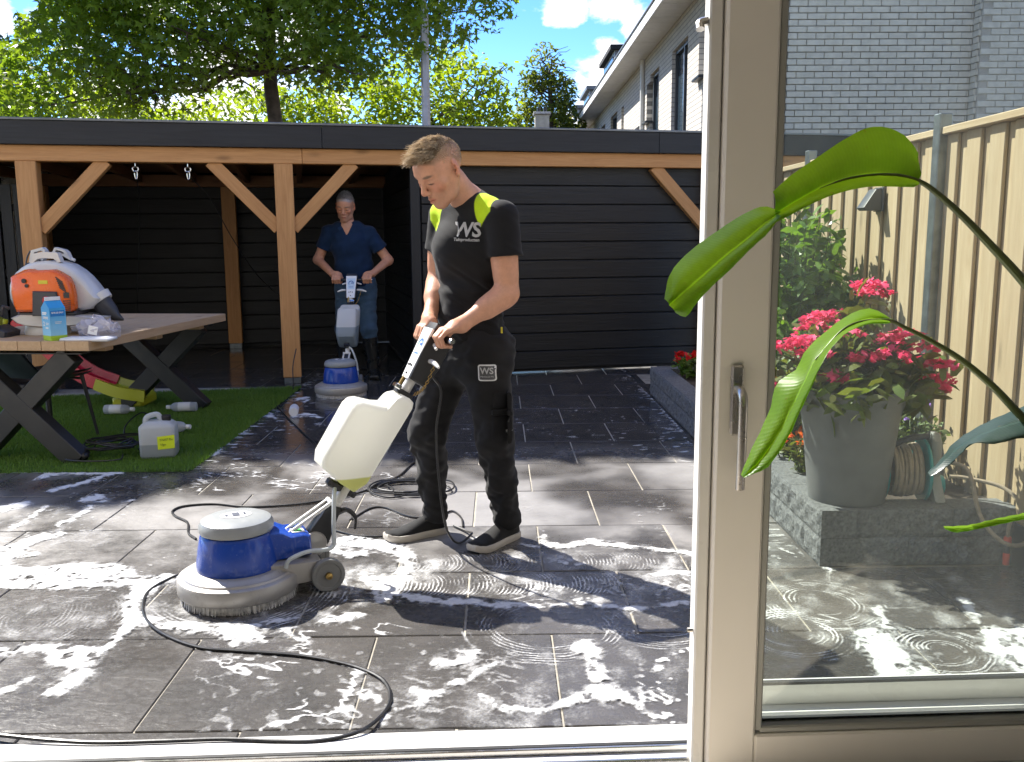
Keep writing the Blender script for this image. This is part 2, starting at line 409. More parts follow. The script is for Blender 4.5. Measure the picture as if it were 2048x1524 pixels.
# ------------------------------------------------------------------ ground, terrace, lawn
tag(MB().add([(-400, -400, -0.08), (400, -400, -0.08), (400, 900, -0.08), (-400, 900, -0.08)], [(0, 1, 2, 3)]).build('ground', M_GROUND), kind='structure')
T = 0.595
patio = tag(MB().box((-1.3, 6.9, -0.035), (11.0, 9.6, 0.06)).build('patio', M_GROUT), kind='structure')
tile_me = [MB().box((0, 0, -0.011), (T - g, T - g, 0.022), 0.0022).mesh('tile', M_TILE) for g in (0.007, 0.009)]
rg = random.Random(3)
for r in range(-1, 16):
    y = 2.345 + (r + 0.5) * T
    off = 0.17 + (0.2975 if r % 2 else 0.0)
    for k in range(-13, 5):
        x = off + (k + 0.5) * T
        if x < -0.60 * y - 0.6 or x > 2.6: continue
        if x > 1.3 + T * 0.3 and y > 3.75: continue                    # the raised bed
        if x < -1.86 - T / 2 and 5.25 + T / 2 < y < 8.3 - T / 2: continue    # under the lawn
        o = obj('tile', tile_me[rg.randrange(2)], patio, (x, y, rg.uniform(-0.0012, 0.0012)))
        o.rotation_euler = (rg.gauss(0, 0.0016), rg.gauss(0, 0.0016), rg.choice((0, 1, 2, 3)) * math.pi / 2)

M_TURF = leafmat('turf_blade', [(0.13, 0.24, 0.04), (0.18, 0.30, 0.055), (0.085, 0.17, 0.03)], 0.3, 0.5, 0.3, (1.2, 1.3, 0.5))
M_TURFB = plain('turf_backing', (0.07, 0.13, 0.03), 0.9, var=0.3, scale=20, kind='World')
lawn = tag(MB().prism([(-1.83, 5.22), (-1.81, 8.22), (-6.2, 7.3), (-6.2, 5.22)], -0.004, 0.010, 'xy').build('lawn', M_TURFB), kind='structure')
def grass():
    rs = np.random.RandomState(5); N = 90000
    x = rs.uniform(-5.3, -1.80, N * 2); y = rs.uniform(5.19, 8.22, N * 2)
    keep = (x > -0.60 * y) & (y < 8.22 + 0.2 * (x + 1.81)); keep &= rs.rand(N * 2) < np.clip(1.9 - (y - 5.2) * 0.42, 0.55, 1)
    x = x[keep]; y = y[keep]; n = len(x)
    a = rs.uniform(0, 2 * np.pi, n); h = rs.uniform(0.012, 0.032, n); w = rs.uniform(0.0014, 0.003, n) * (1 + (y - 5) * 0.3); ln = rs.uniform(0.0, 0.018, n)
    la = rs.uniform(0, 2 * np.pi, n)
    V = np.zeros((n, 3, 3)); V[:, :, 0] = x[:, None]; V[:, :, 1] = y[:, None]; V[:, :, 2] = 0.008
    V[:, 0, 0] -= w * np.cos(a); V[:, 0, 1] -= w * np.sin(a); V[:, 1, 0] += w * np.cos(a); V[:, 1, 1] += w * np.sin(a)
    V[:, 2, 0] += ln * np.cos(la); V[:, 2, 1] += ln * np.sin(la); V[:, 2, 2] += h
    return npmesh('grass', V.reshape(-1, 3), np.arange(n * 3).reshape(-1, 3), M_TURF)
def npmesh(name, V, Fc, mats, smooth=False, mi=None):
    """fast mesh from arrays; all faces have the same number of corners"""
    V = np.ascontiguousarray(V, dtype=np.float32); Fc = np.ascontiguousarray(Fc, dtype=np.int32); k = Fc.shape[1]
    me = bpy.data.meshes.new(name); me.vertices.add(len(V)); me.vertices.foreach_set('co', V.ravel())
    me.loops.add(Fc.size); me.loops.foreach_set('vertex_index', Fc.ravel())
    me.polygons.add(len(Fc)); me.polygons.foreach_set('loop_start', np.arange(0, Fc.size, k, dtype=np.int32))
    for m in (mats if isinstance(mats, (list, tuple)) else [mats]): me.materials.append(m)
    if mi is not None: me.polygons.foreach_set('material_index', np.ascontiguousarray(mi, dtype=np.int32))
    me.update(calc_edges=True); me.validate()
    if smooth: me.shade_smooth()
    return me
tag(obj('grass', grass()), 'short artificial turf blades of the shaded lawn under the table', 'grass', kind='stuff')

# ------------------------------------------------------------------ canopy with closed storage bay
CX, CY, CA = -1.955, 8.55, R_(12)
cano = thing('garden_canopy', 'timber garden canopy with black fascia, orange posts and black clad storage bay', 'canopy', (CX, CY, 0), CA)
def cano_w(x, y, z=0):
    return Vector((CX + x * math.cos(CA) - y * math.sin(CA), CY + x * math.sin(CA) + y * math.cos(CA), z))
PW = 0.165
for (px_, py_, zt) in ((-2.14, 0.0, 2.02), (0, 0, 2.02), (4.22, 0, 2.02), (-2.85, 3.12, 1.98), (-0.72, 3.12, 1.98)):
    b = plank('post', (px_, py_, 0.06), (px_, py_, zt), PW, PW, M_DOUG, cano, up=(0, 1, 0), ch=0.006)
    MB().box((0, 0, 0), (PW * 0.9, PW * 0.9, 0.06), 0.003).build('post_foot', M_GALV, b, loc=(-0.03, 0, 0), rot=(0, math.pi / 2, 0))
plank('beam', (-4.4, 0, 2.087), (0.17, 0, 2.087), 0.15, 0.134, M_DOUG, cano, ch=0.005)
plank('beam', (0.172, 0, 2.087), (6.0, 0, 2.087), 0.15, 0.134, M_DOUG, cano, ch=0.005)
plank('rear_beam', (-4.4, 3.12, 2.05), (1.2, 3.12, 2.05), 0.13, 0.14, M_DOUGD, cano, ch=0.005)
def brace(x, sx, y=0.0, L=0.58):
    a = Vector((x + sx * (PW / 2 - 0.02), y, 2.02 - L)); b = Vector((x + sx * (PW / 2 + L - 0.03), y, 2.035))
    plank('brace', a, b, 0.105, 0.115, M_DOUG, cano, up=(-sx, 0, 1), ch=0.004)
brace(-2.14, 1); brace(0, -1); brace(0, 1); brace(4.22, -1)
for i in range(15):                                                    # joists under the roof
    x = -4.2 + i * 0.62
    if x > 1.0: break
    plank('joist', (x, 0.08, 2.10), (x, 3.05, 2.08), 0.06, 0.11, M_DOUGD, cano, ch=0.003)
FZ = (2.155, 2.352)
for (a, b) in ((-5.2, -3.1), (-3.097, 0.35), (0.353, 3.6), (3.603, 6.0)):
    plank('fascia_board', (a, -0.115, sum(FZ) / 2), (b, -0.115, sum(FZ) / 2), 0.03, FZ[1] - FZ[0], M_FASC, cano, ch=0.003)
MB().box((0.4, -0.10, 2.364), (11.2, 0.085, 0.022), 0.004).build('edge_trim', M_TRIM, cano)
MB().box((0.4, 1.60, 2.26), (11.2, 3.34, 0.17)).build('roof', M_ROOF, cano)
MB().box((-1.6, 1.6, 2.162), (7.2, 3.2, 0.02)).build('roof_boarding', M_DOUGD, cano)
# storage bay cladding, board by board
rb = random.Random(9)
nb = 11; bh = 1.99 / nb
for i in range(nb):
    z = 0.035 + (i + 0.5) * bh
    plank('cladding_board', (1.26, 0.035 + rb.uniform(-.002, .002), z), (4.14, 0.035 + rb.uniform(-.002, .002), z), 0.022, bh - 0.009, M_BLACK, cano, ch=0.004)
for i in range(nb):
    z = 0.035 + (i + 0.5) * bh
    plank('cladding_board', (4.31, 0.035, z), (5.9, 0.035, z), 0.022, bh - 0.009, M_BLACK, cano, ch=0.004)
plank('corner_post', (1.20, 0.05, 0.02), (1.20, 0.05, 2.02), 0.09, 0.09, M_FASC, cano, up=(0, 1, 0))
MB().box((3.6, 0.07, 1.0), (4.7, 0.03, 1.98)).build('cladding_backing', M_ROOF, cano)
for i in range(nb):                                                    # side of the bay, facing the open part
    z = 0.035 + (i + 0.5) * bh
    plank('cladding_board', (1.19, 0.10, z), (1.19, 3.18, z), 0.022, bh - 0.009, M_BLACK, cano, ch=0.004)
    plank('cladding_board', (-3.03, 0.3, z), (-3.03, 3.18, z), 0.022, bh - 0.009, M_BLACK, cano, ch=0.004)
    plank('cladding_board', (-3.0, 3.24, z), (1.17, 3.24, z), 0.022, bh - 0.009, M_BLACK, cano, ch=0.004)
MB().box((-1.0, 3.28, 1.09), (4.5, 0.03, 2.18)).build('cladding_backing', M_ROOF, cano)
MB().box((1.215, 1.62, 1.09), (0.03, 3.1, 2.18)).build('cladding_backing', M_ROOF, cano)
MB().box((-3.06, 1.75, 1.09), (0.03, 3.0, 2.18)).build('cladding_backing', M_ROOF, cano)

# dark slat fence closing the plot on the left, pale shed wall behind it
sf = thing('slat_fence', 'dark vertical slat fence beyond the outer canopy post', 'fence', (-4.35, 8.62, 0), R_(186))
for i in range(16): plank('slat', (0.06 + i * 0.115, 0, 0.05), (0.06 + i * 0.115, 0, 1.86), 0.095, 0.02, M_BLACK, sf, up=(0, 1, 0), ch=0.003)
for z in (0.35, 1.05, 1.65): plank('rail', (0, -0.03, z), (1.9, -0.03, z), 0.03, 0.07, M_BLACK, sf)
sh = thing('garden_shed', 'pale clad shed wall peeping over the dark slat fence', 'shed', (-6.3, 10.2, 0), 0)
for i in range(12): plank('cladding_board', (-1.6, 0, 0.1 + i * 0.2), (0.95, 0, 0.1 + i * 0.2), 0.03, 0.19, M_WHITEP, sh, ch=0.01)
MB().box((-0.3, 1.0, 2.52), (2.8, 2.2, 0.10)).build('roof', M_ROOF, sh)
MB().box((-0.3, 1.0, 1.2), (2.5, 1.9, 2.4)).build('wall', M_WHITEP, sh)

# ------------------------------------------------------------------ fence on the right
fe = thing('board_fence', 'pale wooden board fence with steel posts behind the raised bed', 'fence', (2.12, 3.22, 0), 0)
rf = random.Random(4)
y = 0.02; i = 0; posts = (1.12, 2.94, 4.76)
bm1 = {}
while y < 5.55:
    w = rf.choice((0.118, 0.128)); front = i % 2 == 0
    xx = -0.010 if front else 0.010
    if w not in bm1: bm1[w] = MB().box((0.83, 0, 0), (1.66, w, 0.017), 0.003).mesh('board', M_FENCE)
    plank('board', (xx, y + w / 2, 0.14), (xx, y + w / 2, 1.80), w, 0.017, M_FENCE, fe, up=(1, 0, 0), me=bm1[w])
    y += w - 0.028 + (0.012 if front else 0.0); i += 1
for p in posts:
    plank('post', (-0.03, p + 0.03, 0), (-0.03, p + 0.03, 1.90), 0.065, 0.06, M_GALV, fe, up=(1, 0, 0))
for (a, b) in ((0.0, 1.11), (1.19, 2.93), (3.01, 4.75), (4.83, 5.6)):
    plank('cap_rail', (0.0, a, 1.818), (0.0, b, 1.818), 0.10, 0.034, M_FENCE, fe)
    plank('plinth', (0.0, a, 0.08), (0.0, b, 0.08), 0.05, 0.2, M_ANTH, fe)

# ------------------------------------------------------------------ raised bed of split concrete blocks
bed = thing('raised_bed', 'raised garden bed walled with grey split concrete blocks', 'raised bed', (1.30, 3.55, 0))
def block(parent, p0, p1, depth, z0, z1, inward, seed, ch=0.006):
    """one block with a rough split face on the outside"""
    rs = np.random.RandomState(seed); p0 = Vector(p0); p1 = Vector(p1); x = (p1 - p0); L = x.length; x.normalize(); n = -Vector(inward)
    nu, nv = max(4, int(L / 0.016)), max(4, int((z1 - z0) / 0.015)); rows = []
    for j in range(nv + 1):
        row = []
        for k in range(nu + 1):
            e = min(k, nu - k, j * 1.0, (nv - j) * 1.0)
            d = -ch if e < 1 else rs.uniform(-0.003, 0.004) + 0.005 * math.sin(k * 0.9 + seed) * math.sin(j * 1.3 + seed * 2)
            row.append(p0 + x * (L * k / nu) + n * d + Vector((0, 0, z0 + (z1 - z0) * j / nv)))
        rows.append(row)
    m = MB().strip(rows)
    a = [rows[0][0], rows[0][-1], rows[-1][-1], rows[-1][0]]; b = [q - n * (depth - ch) for q in a]
    m.add(a + b, [(0, 4, 5, 1), (1, 5, 6, 2), (2, 6, 7, 3), (3, 7, 4, 0), (4, 7, 6, 5)])
    return m.build('block', M_BLOCK, parent, smooth=None)
BL = 0.40; sd_ = 0
for c in range(2):
    z0, z1 = 0.001 + c * 0.119, 0.118 + c * 0.119
    y = -0.001 + (0.0 if c else BL / 2)
    if not c: block(bed, (0, 0, 0), (0, BL / 2 - .003, 0), 0.15, z0, z1, (1, 0, 0), 900)
    while y < 4.15:
        sd_ += 1; block(bed, (0, y, 0), (0, min(y + BL - 0.003, 4.2), 0), 0.15, z0, z1, (1, 0, 0), sd_); y += BL
    x = 0.152 + (0.0 if c else BL * 0.55)
    if not c: block(bed, (0.152, 0, 0), (0.152 + BL * 0.55 - .003, 0, 0), 0.15, z0, z1, (0, 1, 0), 901)
    while x < 0.80:
        sd_ += 1; block(bed, (x, 0, 0), (min(x + BL - 0.003, 0.815), 0, 0), 0.15, z0, z1, (0, 1, 0), sd_); x += BL
    x = 0.152
    while x < 0.80:
        sd_ += 1; block(bed, (min(x + BL - 0.003, 0.80), 4.2, 0), (x, 4.2, 0), 0.15, z0, z1, (0, -1, 0), sd_); x += BL
# lighter cap showing the sawn top of the wall
rows = []
rs = np.random.RandomState(1)
for i in range(61):
    rows.append([(0.14 + 0.68 * k / 10, 0.14 + 3.93 * i / 60, 0.185 + rs.uniform(0, 0.025)) for k in range(11)])
MB().strip(rows).build('soil', M_SOIL, bed)

# ------------------------------------------------------------------ row of houses on the right
ho = thing('row_house', 'pale brick row house with white eaves, dark windows and dormers', 'house', (2.85, 11.4, 0))
bl, bhh = 0.22, 0.075
# gable end towards the garden: brick by brick where the photograph shows it
wallm = MB().box((6.0, 0.16, 4.0), (12.0, 0.25, 8.0)).build('wall', M_MORTAR, ho)
brick_me = MB().box((0, 0, 0), (bl - 0.010, 0.06, bhh - 0.011), 0.003).mesh('brick', M_BRICK)
half_me = MB().box((0, 0, 0), (bl / 2 - 0.010, 0.06, bhh - 0.011), 0.003).mesh('brick', M_BRICK)
cells = []; step = 2.895
for r in range(int(2.0 / bhh), int(4.45 / bhh)):
    for k in range(int(step / bl) + 1):
        x = (k + 0.5) * bl + (bl / 2 if r % 2 else 0)
        if x + bl / 2 < step: cells.append((x, (r + 0.5) * bhh))
closers = []
for r in range(int(2.0 / bhh), int(4.6 / bhh)):
    last = max((k + 1.0) * bl + (bl / 2 if r % 2 else 0) for k in range(int(step / bl) + 1) if (k + 1.0) * bl + (bl / 2 if r % 2 else 0) < step)
    if step - last > 0.02: closers.append((last, step - 0.012, (r + 0.5) * bhh))
vis = [c for c in cells if c[0] > 0.42]
vis.sort(key=lambda c: abs(c[0] - 1.7) / 1.6 + abs(c[1] - 3.35) / 1.2)
rbk = random.Random(2)
for (x, z) in vis[:300]: obj('brick', brick_me, ho, (x, 0.012 + rbk.uniform(-.002, .002), z))
rest = MB()
for (x, z) in vis[300:] + [c for c in cells if c[0] <= 0.42]: rest.box((x, 0.012, z), (bl - 0.010, 0.06, bhh - 0.011), 0.003)
for r in range(0, int(2.0 / bhh)):
    for k in range(int(step / bl) + 1):
        x = (k + 0.5) * bl + (bl / 2 if r % 2 else 0)
        if x + bl / 2 < step: rest.box((x, 0.012, (r + 0.5) * bhh), (bl - 0.010, 0.06, bhh - 0.011))
for r in range(int(4.45 / bhh), int(6.0 / bhh)):
    for k in range(int(step / bl) + 1):
        x = (k + 0.5) * bl + (bl / 2 if r % 2 else 0)
        if x + bl / 2 < step: rest.box((x, 0.012, (r + 0.5) * bhh), (bl - 0.010, 0.06, bhh - 0.011))
for (a, b, z) in closers: rest.box(((a + b) / 2, 0.012, z), (b - a, 0.06, bhh - 0.011), 0.003)
tag(rest.build('brickwork', M_BRICK, ho, smooth=None), kind='stuff')
# projecting bay of the gable at the far right
MB().box((step + 2.0, -0.02, 4.0), (4.0 - 0.02, 0.34, 8.0)).build('bay_wall', M_MORTAR, ho)
m = MB()
for r in range(int(2.2 / bhh), int(4.6 / bhh)):
    for k in range(5):
        x = step + (k + 0.5) * bl + (bl / 2 if r % 2 else 0)
        m.box((x + 0.004, -0.19, (r + 0.5) * bhh), (bl - 0.010, 0.03, bhh - 0.011), 0.003)
    m.box((step, -0.088, (r + 0.5) * bhh), (0.03, 0.165 if r % 2 else 0.10, bhh - 0.011))
tag(m.build('brickwork', M_BRICK, ho, smooth=None), kind='stuff')
# long facade facing left; bricks of the near stretch as relief, the far stretch in the material
def mat_farbrick():
    t = NT('far_brick'); v = t.coord('Object', (1, 1, 1), rnd=False); sp = t.n('ShaderNodeSeparateXYZ'); t.l(v, sp.inputs[0])
    cb = t.n('ShaderNodeCombineXYZ'); t.l(sp.outputs[1], cb.inputs[0]); t.l(sp.outputs[2], cb.inputs[1])
    b = t.n('ShaderNodeTexBrick'); t.l(cb.outputs[0], b.inputs['Vector']); b.inputs['Scale'].default_value = 1.0
    b.inputs['Color1'].default_value = (0.60, 0.56, 0.50, 1); b.inputs['Color2'].default_value = (0.52, 0.49, 0.45, 1); b.inputs['Mortar'].default_value = (0.22, 0.21, 0.2, 1)
    b.inputs['Mortar Size'].default_value = 0.006; b.inputs['Brick Width'].default_value = 0.22; b.inputs['Row Height'].default_value = 0.075
    return t.end(t.bsdf(b.outputs[0], 0.85, 0, 0.3, t.math('SUBTRACT', 1.0, b.outputs['Fac']), 0.4, 0.01))
M_FARB = mat_farbrick()
fl = 30.0; ez = 4.72
wins = []            # (y0, y1, z0, z1, kind)
u0 = 1.2
for u in range(7):
    o_ = u * 4.1
    wins += [(o_ + 1.62, o_ + 2.02, 3.55, 4.28, 'slit'), (o_ + 2.80, o_ + 4.05, 2.75, 4.32, 'win'), (o_ + 5.25, o_ + 6.2, 1.6, 4.32, 'win')] if u % 2 == 0 else [(o_ + 2.1, o_ + 2.5, 3.5, 4.2, 'slit'), (o_ + 2.95, o_ + 3.35, 3.5, 4.2, 'slit')]
wins = [w for w in wins if w[1] < fl - 0.5]
ys = sorted({0.0, fl} | {w[0] for w in wins} | {w[1] for w in wins})
fm = MB(); nearm = MB()
for a, b in zip(ys[:-1], ys[1:]):
    if b - a < 1e-4: continue
    holes = sorted([(w[2], w[3]) for w in wins if w[0] <= a + 1e-5 and w[1] >= b - 1e-5]); z = 0.0
    for (h0, h1) in holes + [(ez, None)]:
        if h0 > z: fm.box((0.13, (a + b) / 2, (z + h0) / 2), (0.22, b - a, h0 - z))
        if h1: z = h1
fm.build('facade', M_FARB, ho, smooth=None)
for (a, b, z0, z1, kd) in wins:
    f = MB()
    cy, cz = (a + b) / 2, (z0 + z1) / 2
    if kd == 'win':
        for (yy, ww) in ((a + 0.03, 0.06), (b - 0.03, 0.06), (cy - 0.10, 0.05)): f.box((0.11, yy, cz), (0.07, ww, z1 - z0))
        for zz in (z0 + 0.03, z1 - 0.03): f.box((0.11, cy, zz), (0.072, b - a - 0.122, 0.06))
        w_ = f.build('window', M_ANTH, ho)
        MB().box((0.12, cy, cz), (0.012, b - a - 0.02, z1 - z0 - 0.02)).build('pane', M_PANE, w_)
        MB().box((-0.01, cy, z0 - 0.03), (0.16, b - a + 0.10, 0.05), 0.006).build('sill', M_ANTH, w_)
    else:
        f.box((0.16, cy, cz), (0.05, b - a, z1 - z0))
        w_ = f.build('window', M_WHITEP, ho)
        MB().box((0.0, cy, z0 - 0.02), (0.14, b - a + 0.06, 0.04), 0.005).build('sill', M_ANTH, w_)
m = MB()
for i in range(34):
    m.box((-0.20, i * 0.9 + 0.35, ez + 0.012), (0.44, 0.885, 0.018))
m.build('soffit_panels', M_WHITEP, ho)
MB().box((-0.435, fl / 2 - 0.1, ez + 0.075), (0.03, fl + 0.2, 0.17), 0.006).build('gutter_board', M_WHITEP, ho)
MB().box((-0.40, fl / 2 - 0.1, ez + 0.175), (0.14, fl + 0.2, 0.035), 0.006).build('gutter_edge', M_TRIM, ho)
rr = MB(); rr.prism([(-0.38, ez + 0.16), (6.0, ez + 3.9), (6.0, ez + 3.6), (-0.30, ez + 0.03)], 0.0, fl, 'xz'); rr.build('roof', plain('roof_tiles_dark', (0.035, 0.034, 0.036), 0.8, var=0.3), ho)
for k, (y0, ln) in enumerate(((12.2, 2.4), (18.4, 2.2), (22.6, 2.0), (26.4, 2.0))):
    d = MB().box((1.40, y0 + ln / 2, ez + 0.78), (2.6, ln, 0.9)).build('dormer', plain('dormer_grey', (0.30, 0.31, 0.32), 0.6), ho)
    MB().box((1.38, y0 + ln / 2, ez + 1.28), (2.8, ln + 0.2, 0.12), 0.01).build('dormer_roof', (M_ROOF if k == 0 else M_TRIM), d)
    MB().box((0.088, y0 + ln / 2, ez + 0.86), (0.02, ln * 0.8, 0.5)).build('dormer_window', M_PANE, d)
MB().tube([(-0.02, 6.9, 0.2), (-0.02, 6.9, ez)], 0.045, 8).build('downpipe', M_WHITEP, ho)
# far brick chimney over a low dark roof
ch = thing('chimney_house', 'low dark roof with a small grey brick chimney beyond the canopy', 'house', (1.15, 24, 0))
MB().box((0, 0, 3.9), (0.36, 0.36, 1.05), 0.01).build('chimney', M_BRICK, ch)
MB().box((0, 0, 4.46), (0.44, 0.44, 0.06), 0.01).build('chimney_cap', M_PALEMET, ch)
for dx in (-0.08, 0.08): MB().tube([(dx, 0, 4.48), (dx, 0, 4.62)], 0.05, 8).build('chimney_pot', M_ANTH, ch)
MB().prism([(-2.0, 2.4), (2.2, 2.4), (2.2, 4.0), (0.2, 4.14), (-2.0, 4.0)], 0.1, 4.0, 'xz').build('roof', M_ROOF, ch)

ms_ = thing('lamp_mast', 'tall pale grey mast with tapered tip rising behind the canopy', 'mast', (-1.052, 14.0, 0))
MB().tube([(0, 0, 0), (0, 0, 4.55), (0, 0, 4.63), (0, 0, 4.80)], [0.066, 0.062, 0.06, 0.022], 6).build('shaft', M_PALEMET, ms_)
MB().lathe([(0.09, 0.0), (0.09, 0.5), (0.07, 0.55)], 12).build('base', M_PALEMET, ms_)

# ------------------------------------------------------------------ sliding door of the house we look out from
fl_m = wood('laminate_floor', (0.72, 0.65, 0.55), (0.62, 0.55, 0.46), 0.4)
tag(MB().box((0.35, -0.6, -0.02), (6.7, 5.26, 0.07)).build('floor', fl_m), kind='structure')
# the room and the outer wall of the house we stand in
M_PLAST = plain('room_plaster', (0.80, 0.77, 0.71), 0.9, var=0.03)
tag(MB().box((-2.95, -0.6, 1.27), (0.1, 5.2, 2.5)).build('wall_left', M_PLAST), kind='structure')
tag(MB().box((3.65, -0.6, 1.27), (0.1, 5.2, 2.5)).build('wall_right', M_PLAST), kind='structure')
tag(MB().box((0.35, -3.2, 1.27), (6.5, 0.1, 2.5)).build('wall_back', M_PLAST), kind='structure')
tag(MB().box((0.35, -0.6, 2.57), (6.7, 5.3, 0.1)).build('ceiling', M_PLAST), kind='structure')
oh = thing('garden_wall_of_house', 'pale brick house wall around the sliding door we look through', 'house wall', (0, 2.0, 0))
MB().box((0, 0.12, 3.9), (14.0, 0.22, 3.3)).build('wall_above_door', M_BRICKW, oh)
MB().box((-4.9, 0.12, 1.11), (4.2, 0.22, 2.27)).build('wall_beside_door', M_BRICKW, oh)
MB().box((5.0, 0.12, 1.11), (4.0, 0.22, 2.27)).build('wall_beside_door', M_BRICKW, oh)
sl = thing('door_sill', 'white sliding door sill with rails running along the terrace edge', 'door sill', (0, 2.05, 0))
SA = R_(1.7)
sl.rotation_euler = (0, 0, SA)
MB().prism([(0.235, 0.012), (0.274, 0.005), (0.274, -0.05), (0.0, -0.05), (0.0, 0.030), (0.165, 0.030), (0.17, 0.020)], -2.75, 2.95, 'yz').build('sill_plate', M_PVCW, sl)
for yy in (0.045, 0.105):
    MB().box((0, yy, 0.038), (5.6, 0.010, 0.016), 0.002).build('track_rail', M_STEEL, sl)
MB().box((1.75, 0.185, 0.055), (2.30, 0.050, 0.075), 0.006).build('outer_profile', M_PVCW, sl)
MB().box((1.75, 0.222, 0.08), (2.30, 0.022, 0.15), 0.005).build('outer_profile', M_PVCW, sl)
MB().box((1.75, 0.2015, 0.158), (2.30, 0.015, 0.008)).build('seal', M_GASK, sl)
MB().box((0, 0.137, 0.0325), (5.6, 0.012, 0.005)).build('seal', M_GASK, sl)
MB().box((0, 0.02, 0.0325), (5.6, 0.012, 0.005)).build('seal', M_GASK, sl)
dr = thing('sliding_door', 'cream framed sliding glass door leaf with long steel handle', 'door', (0.50, 2.10, 0.03), SA)
DH, DW = 2.16, 1.9
MB().box((0.062, 0, DH / 2), (0.120, 0.062, DH - 0.004), 0.006).build('stile', M_PVC, dr)
MB().box((DW - 0.06, 0, DH / 2), (0.12, 0.062, DH - 0.004), 0.006).build('stile', M_PVC, dr)
MB().box((DW / 2, 0, 0.047), (DW - 0.244, 0.0615, 0.094), 0.005).build('bottom_rail', M_PVC, dr)
MB().box((DW / 2, 0, DH - 0.06), (DW - 0.244, 0.0615, 0.12), 0.005).build('top_rail', M_PVC, dr)
MB().box((-0.016, 0.012, DH / 2), (0.030, 0.050, DH), 0.004).build('edge_profile', M_PVCW, dr)
MB().box((0.0005, 0.026, DH / 2), (0.006, 0.02, DH - 0.01)).build('edge_groove', M_GASK, dr)
bead = MB()
bead.box((0.132, 0.0, DH / 2), (0.018, 0.046, DH - 0.2), 0.004); bead.box((DW / 2, 0.0, 0.103), (DW - 0.27, 0.046, 0.018), 0.004)
bead.build('glazing_bead', plain('grey_bead', (0.33, 0.335, 0.31), 0.4, var=0.03), dr)
MB().box((DW / 2, 0.012, 0.1145), (DW - 0.28, 0.012, 0.005)).build('seal', M_GASK, dr)
MB().box((DW / 2, 0.004, DH / 2), (DW - 0.25, 0.006, DH - 0.2)).build('glass', M_GLASS, dr)
h = MB(); h.box((0.048, -0.036, 0.935), (0.030, 0.010, 0.165), 0.0045)
hp = h.build('handle_plate', M_STEEL, dr)
hd = smoothpath([(0.048, -0.036, 0.965), (0.048, -0.066, 0.962), (0.049, -0.082, 0.945), (0.049, -0.084, 0.90), (0.049, -0.082, 0.80), (0.049, -0.078, 0.735)], 6)
MB().tube(hd, 0.0105, 12).build('handle', M_STEEL, dr)
MB().tube([(-0.033, 0.0, 0.36), (-0.046, 0.0, 0.36)], 0.006, 8).build('latch_pin', M_STEEL, dr)
MB().tube(smoothpath([(-0.033, 0.0, 2.00 - 0.22), (-0.05, -0.002, 1.775), (-0.052, -0.01, 1.76)], 4), 0.010, 8).build('latch_hook', M_STEEL, dr)

# ------------------------------------------------------------------ trees
M_BARK = plain('bark', (0.085, 0.065, 0.05), 0.95, var=0.45, scale=7, bscale=26, bstr=1.0)
def leafcloud(pts, size, rs, outline, up=0.35, droop=0.0):
    """one flat lobed leaf per point, randomly turned; returns V, F (triangle fan)"""
    n = len(pts); k = len(outline)
    nrm = rs.normal(size=(n, 3)); nrm[:, 2] = np.abs(nrm[:, 2]) + up; nrm /= np.linalg.norm(nrm, axis=1)[:, None]
    t = rs.normal(size=(n, 3)); t[:, 2] -= droop; t -= nrm * (t * nrm).sum(1)[:, None]; t /= np.linalg.norm(t, axis=1)[:, None]
    b = np.cross(nrm, t); sz = (size * rs.uniform(0.65, 1.3, n))[:, None] if np.isscalar(size) else size[:, None]
    V = np.zeros((n, k + 1, 3)); V[:, 0] = pts
    for i, (a, c) in enumerate(outline):
        bend = -0.25 * (a * a + c * c)
        V[:, i + 1] = pts + (t * a + b * c + nrm * bend) * sz
    base = (np.arange(n) * (k + 1))[:, None]
    F = np.concatenate([np.stack([base[:, 0], base[:, 0] + 1 + i, base[:, 0] + 1 + (i + 1) % k], 1) for i in range(k)])
    return V.reshape(-1, 3), F
OAK = [(1.0, 0.0), (0.35, 0.2), (0.3, 0.68), (-0.1, 0.22), (-0.7, 0.0), (-0.1, -0.22), (0.3, -0.68), (0.35, -0.2)]
OVAL = [(1.0, 0.0), (0.35, 0.36), (-0.5, 0.28), (-0.8, 0.0), (-0.5, -0.28), (0.35, -0.36)]
QUAD = [(1.0, 0.0), (0.0, 0.5), (-1.0, 0.0), (0.0, -0.5)]
def limb(m, a, b, r0, r1, rs, seg=6, wob=0.06):
    a = Vector(a); b = Vector(b); L = (b - a).length; pts = []
    for i in range(seg + 1):
        t = i / seg; w = wob * L * math.sin(math.pi * t)
        pts.append(a.lerp(b, t) + Vector((rs.uniform(-w, w), rs.uniform(-w, w), rs.uniform(-w, w) * 0.6 + 0.25 * w)))
    m.tube(pts, [r0 + (r1 - r0) * i / seg for i in range(seg + 1)], 7); return pts
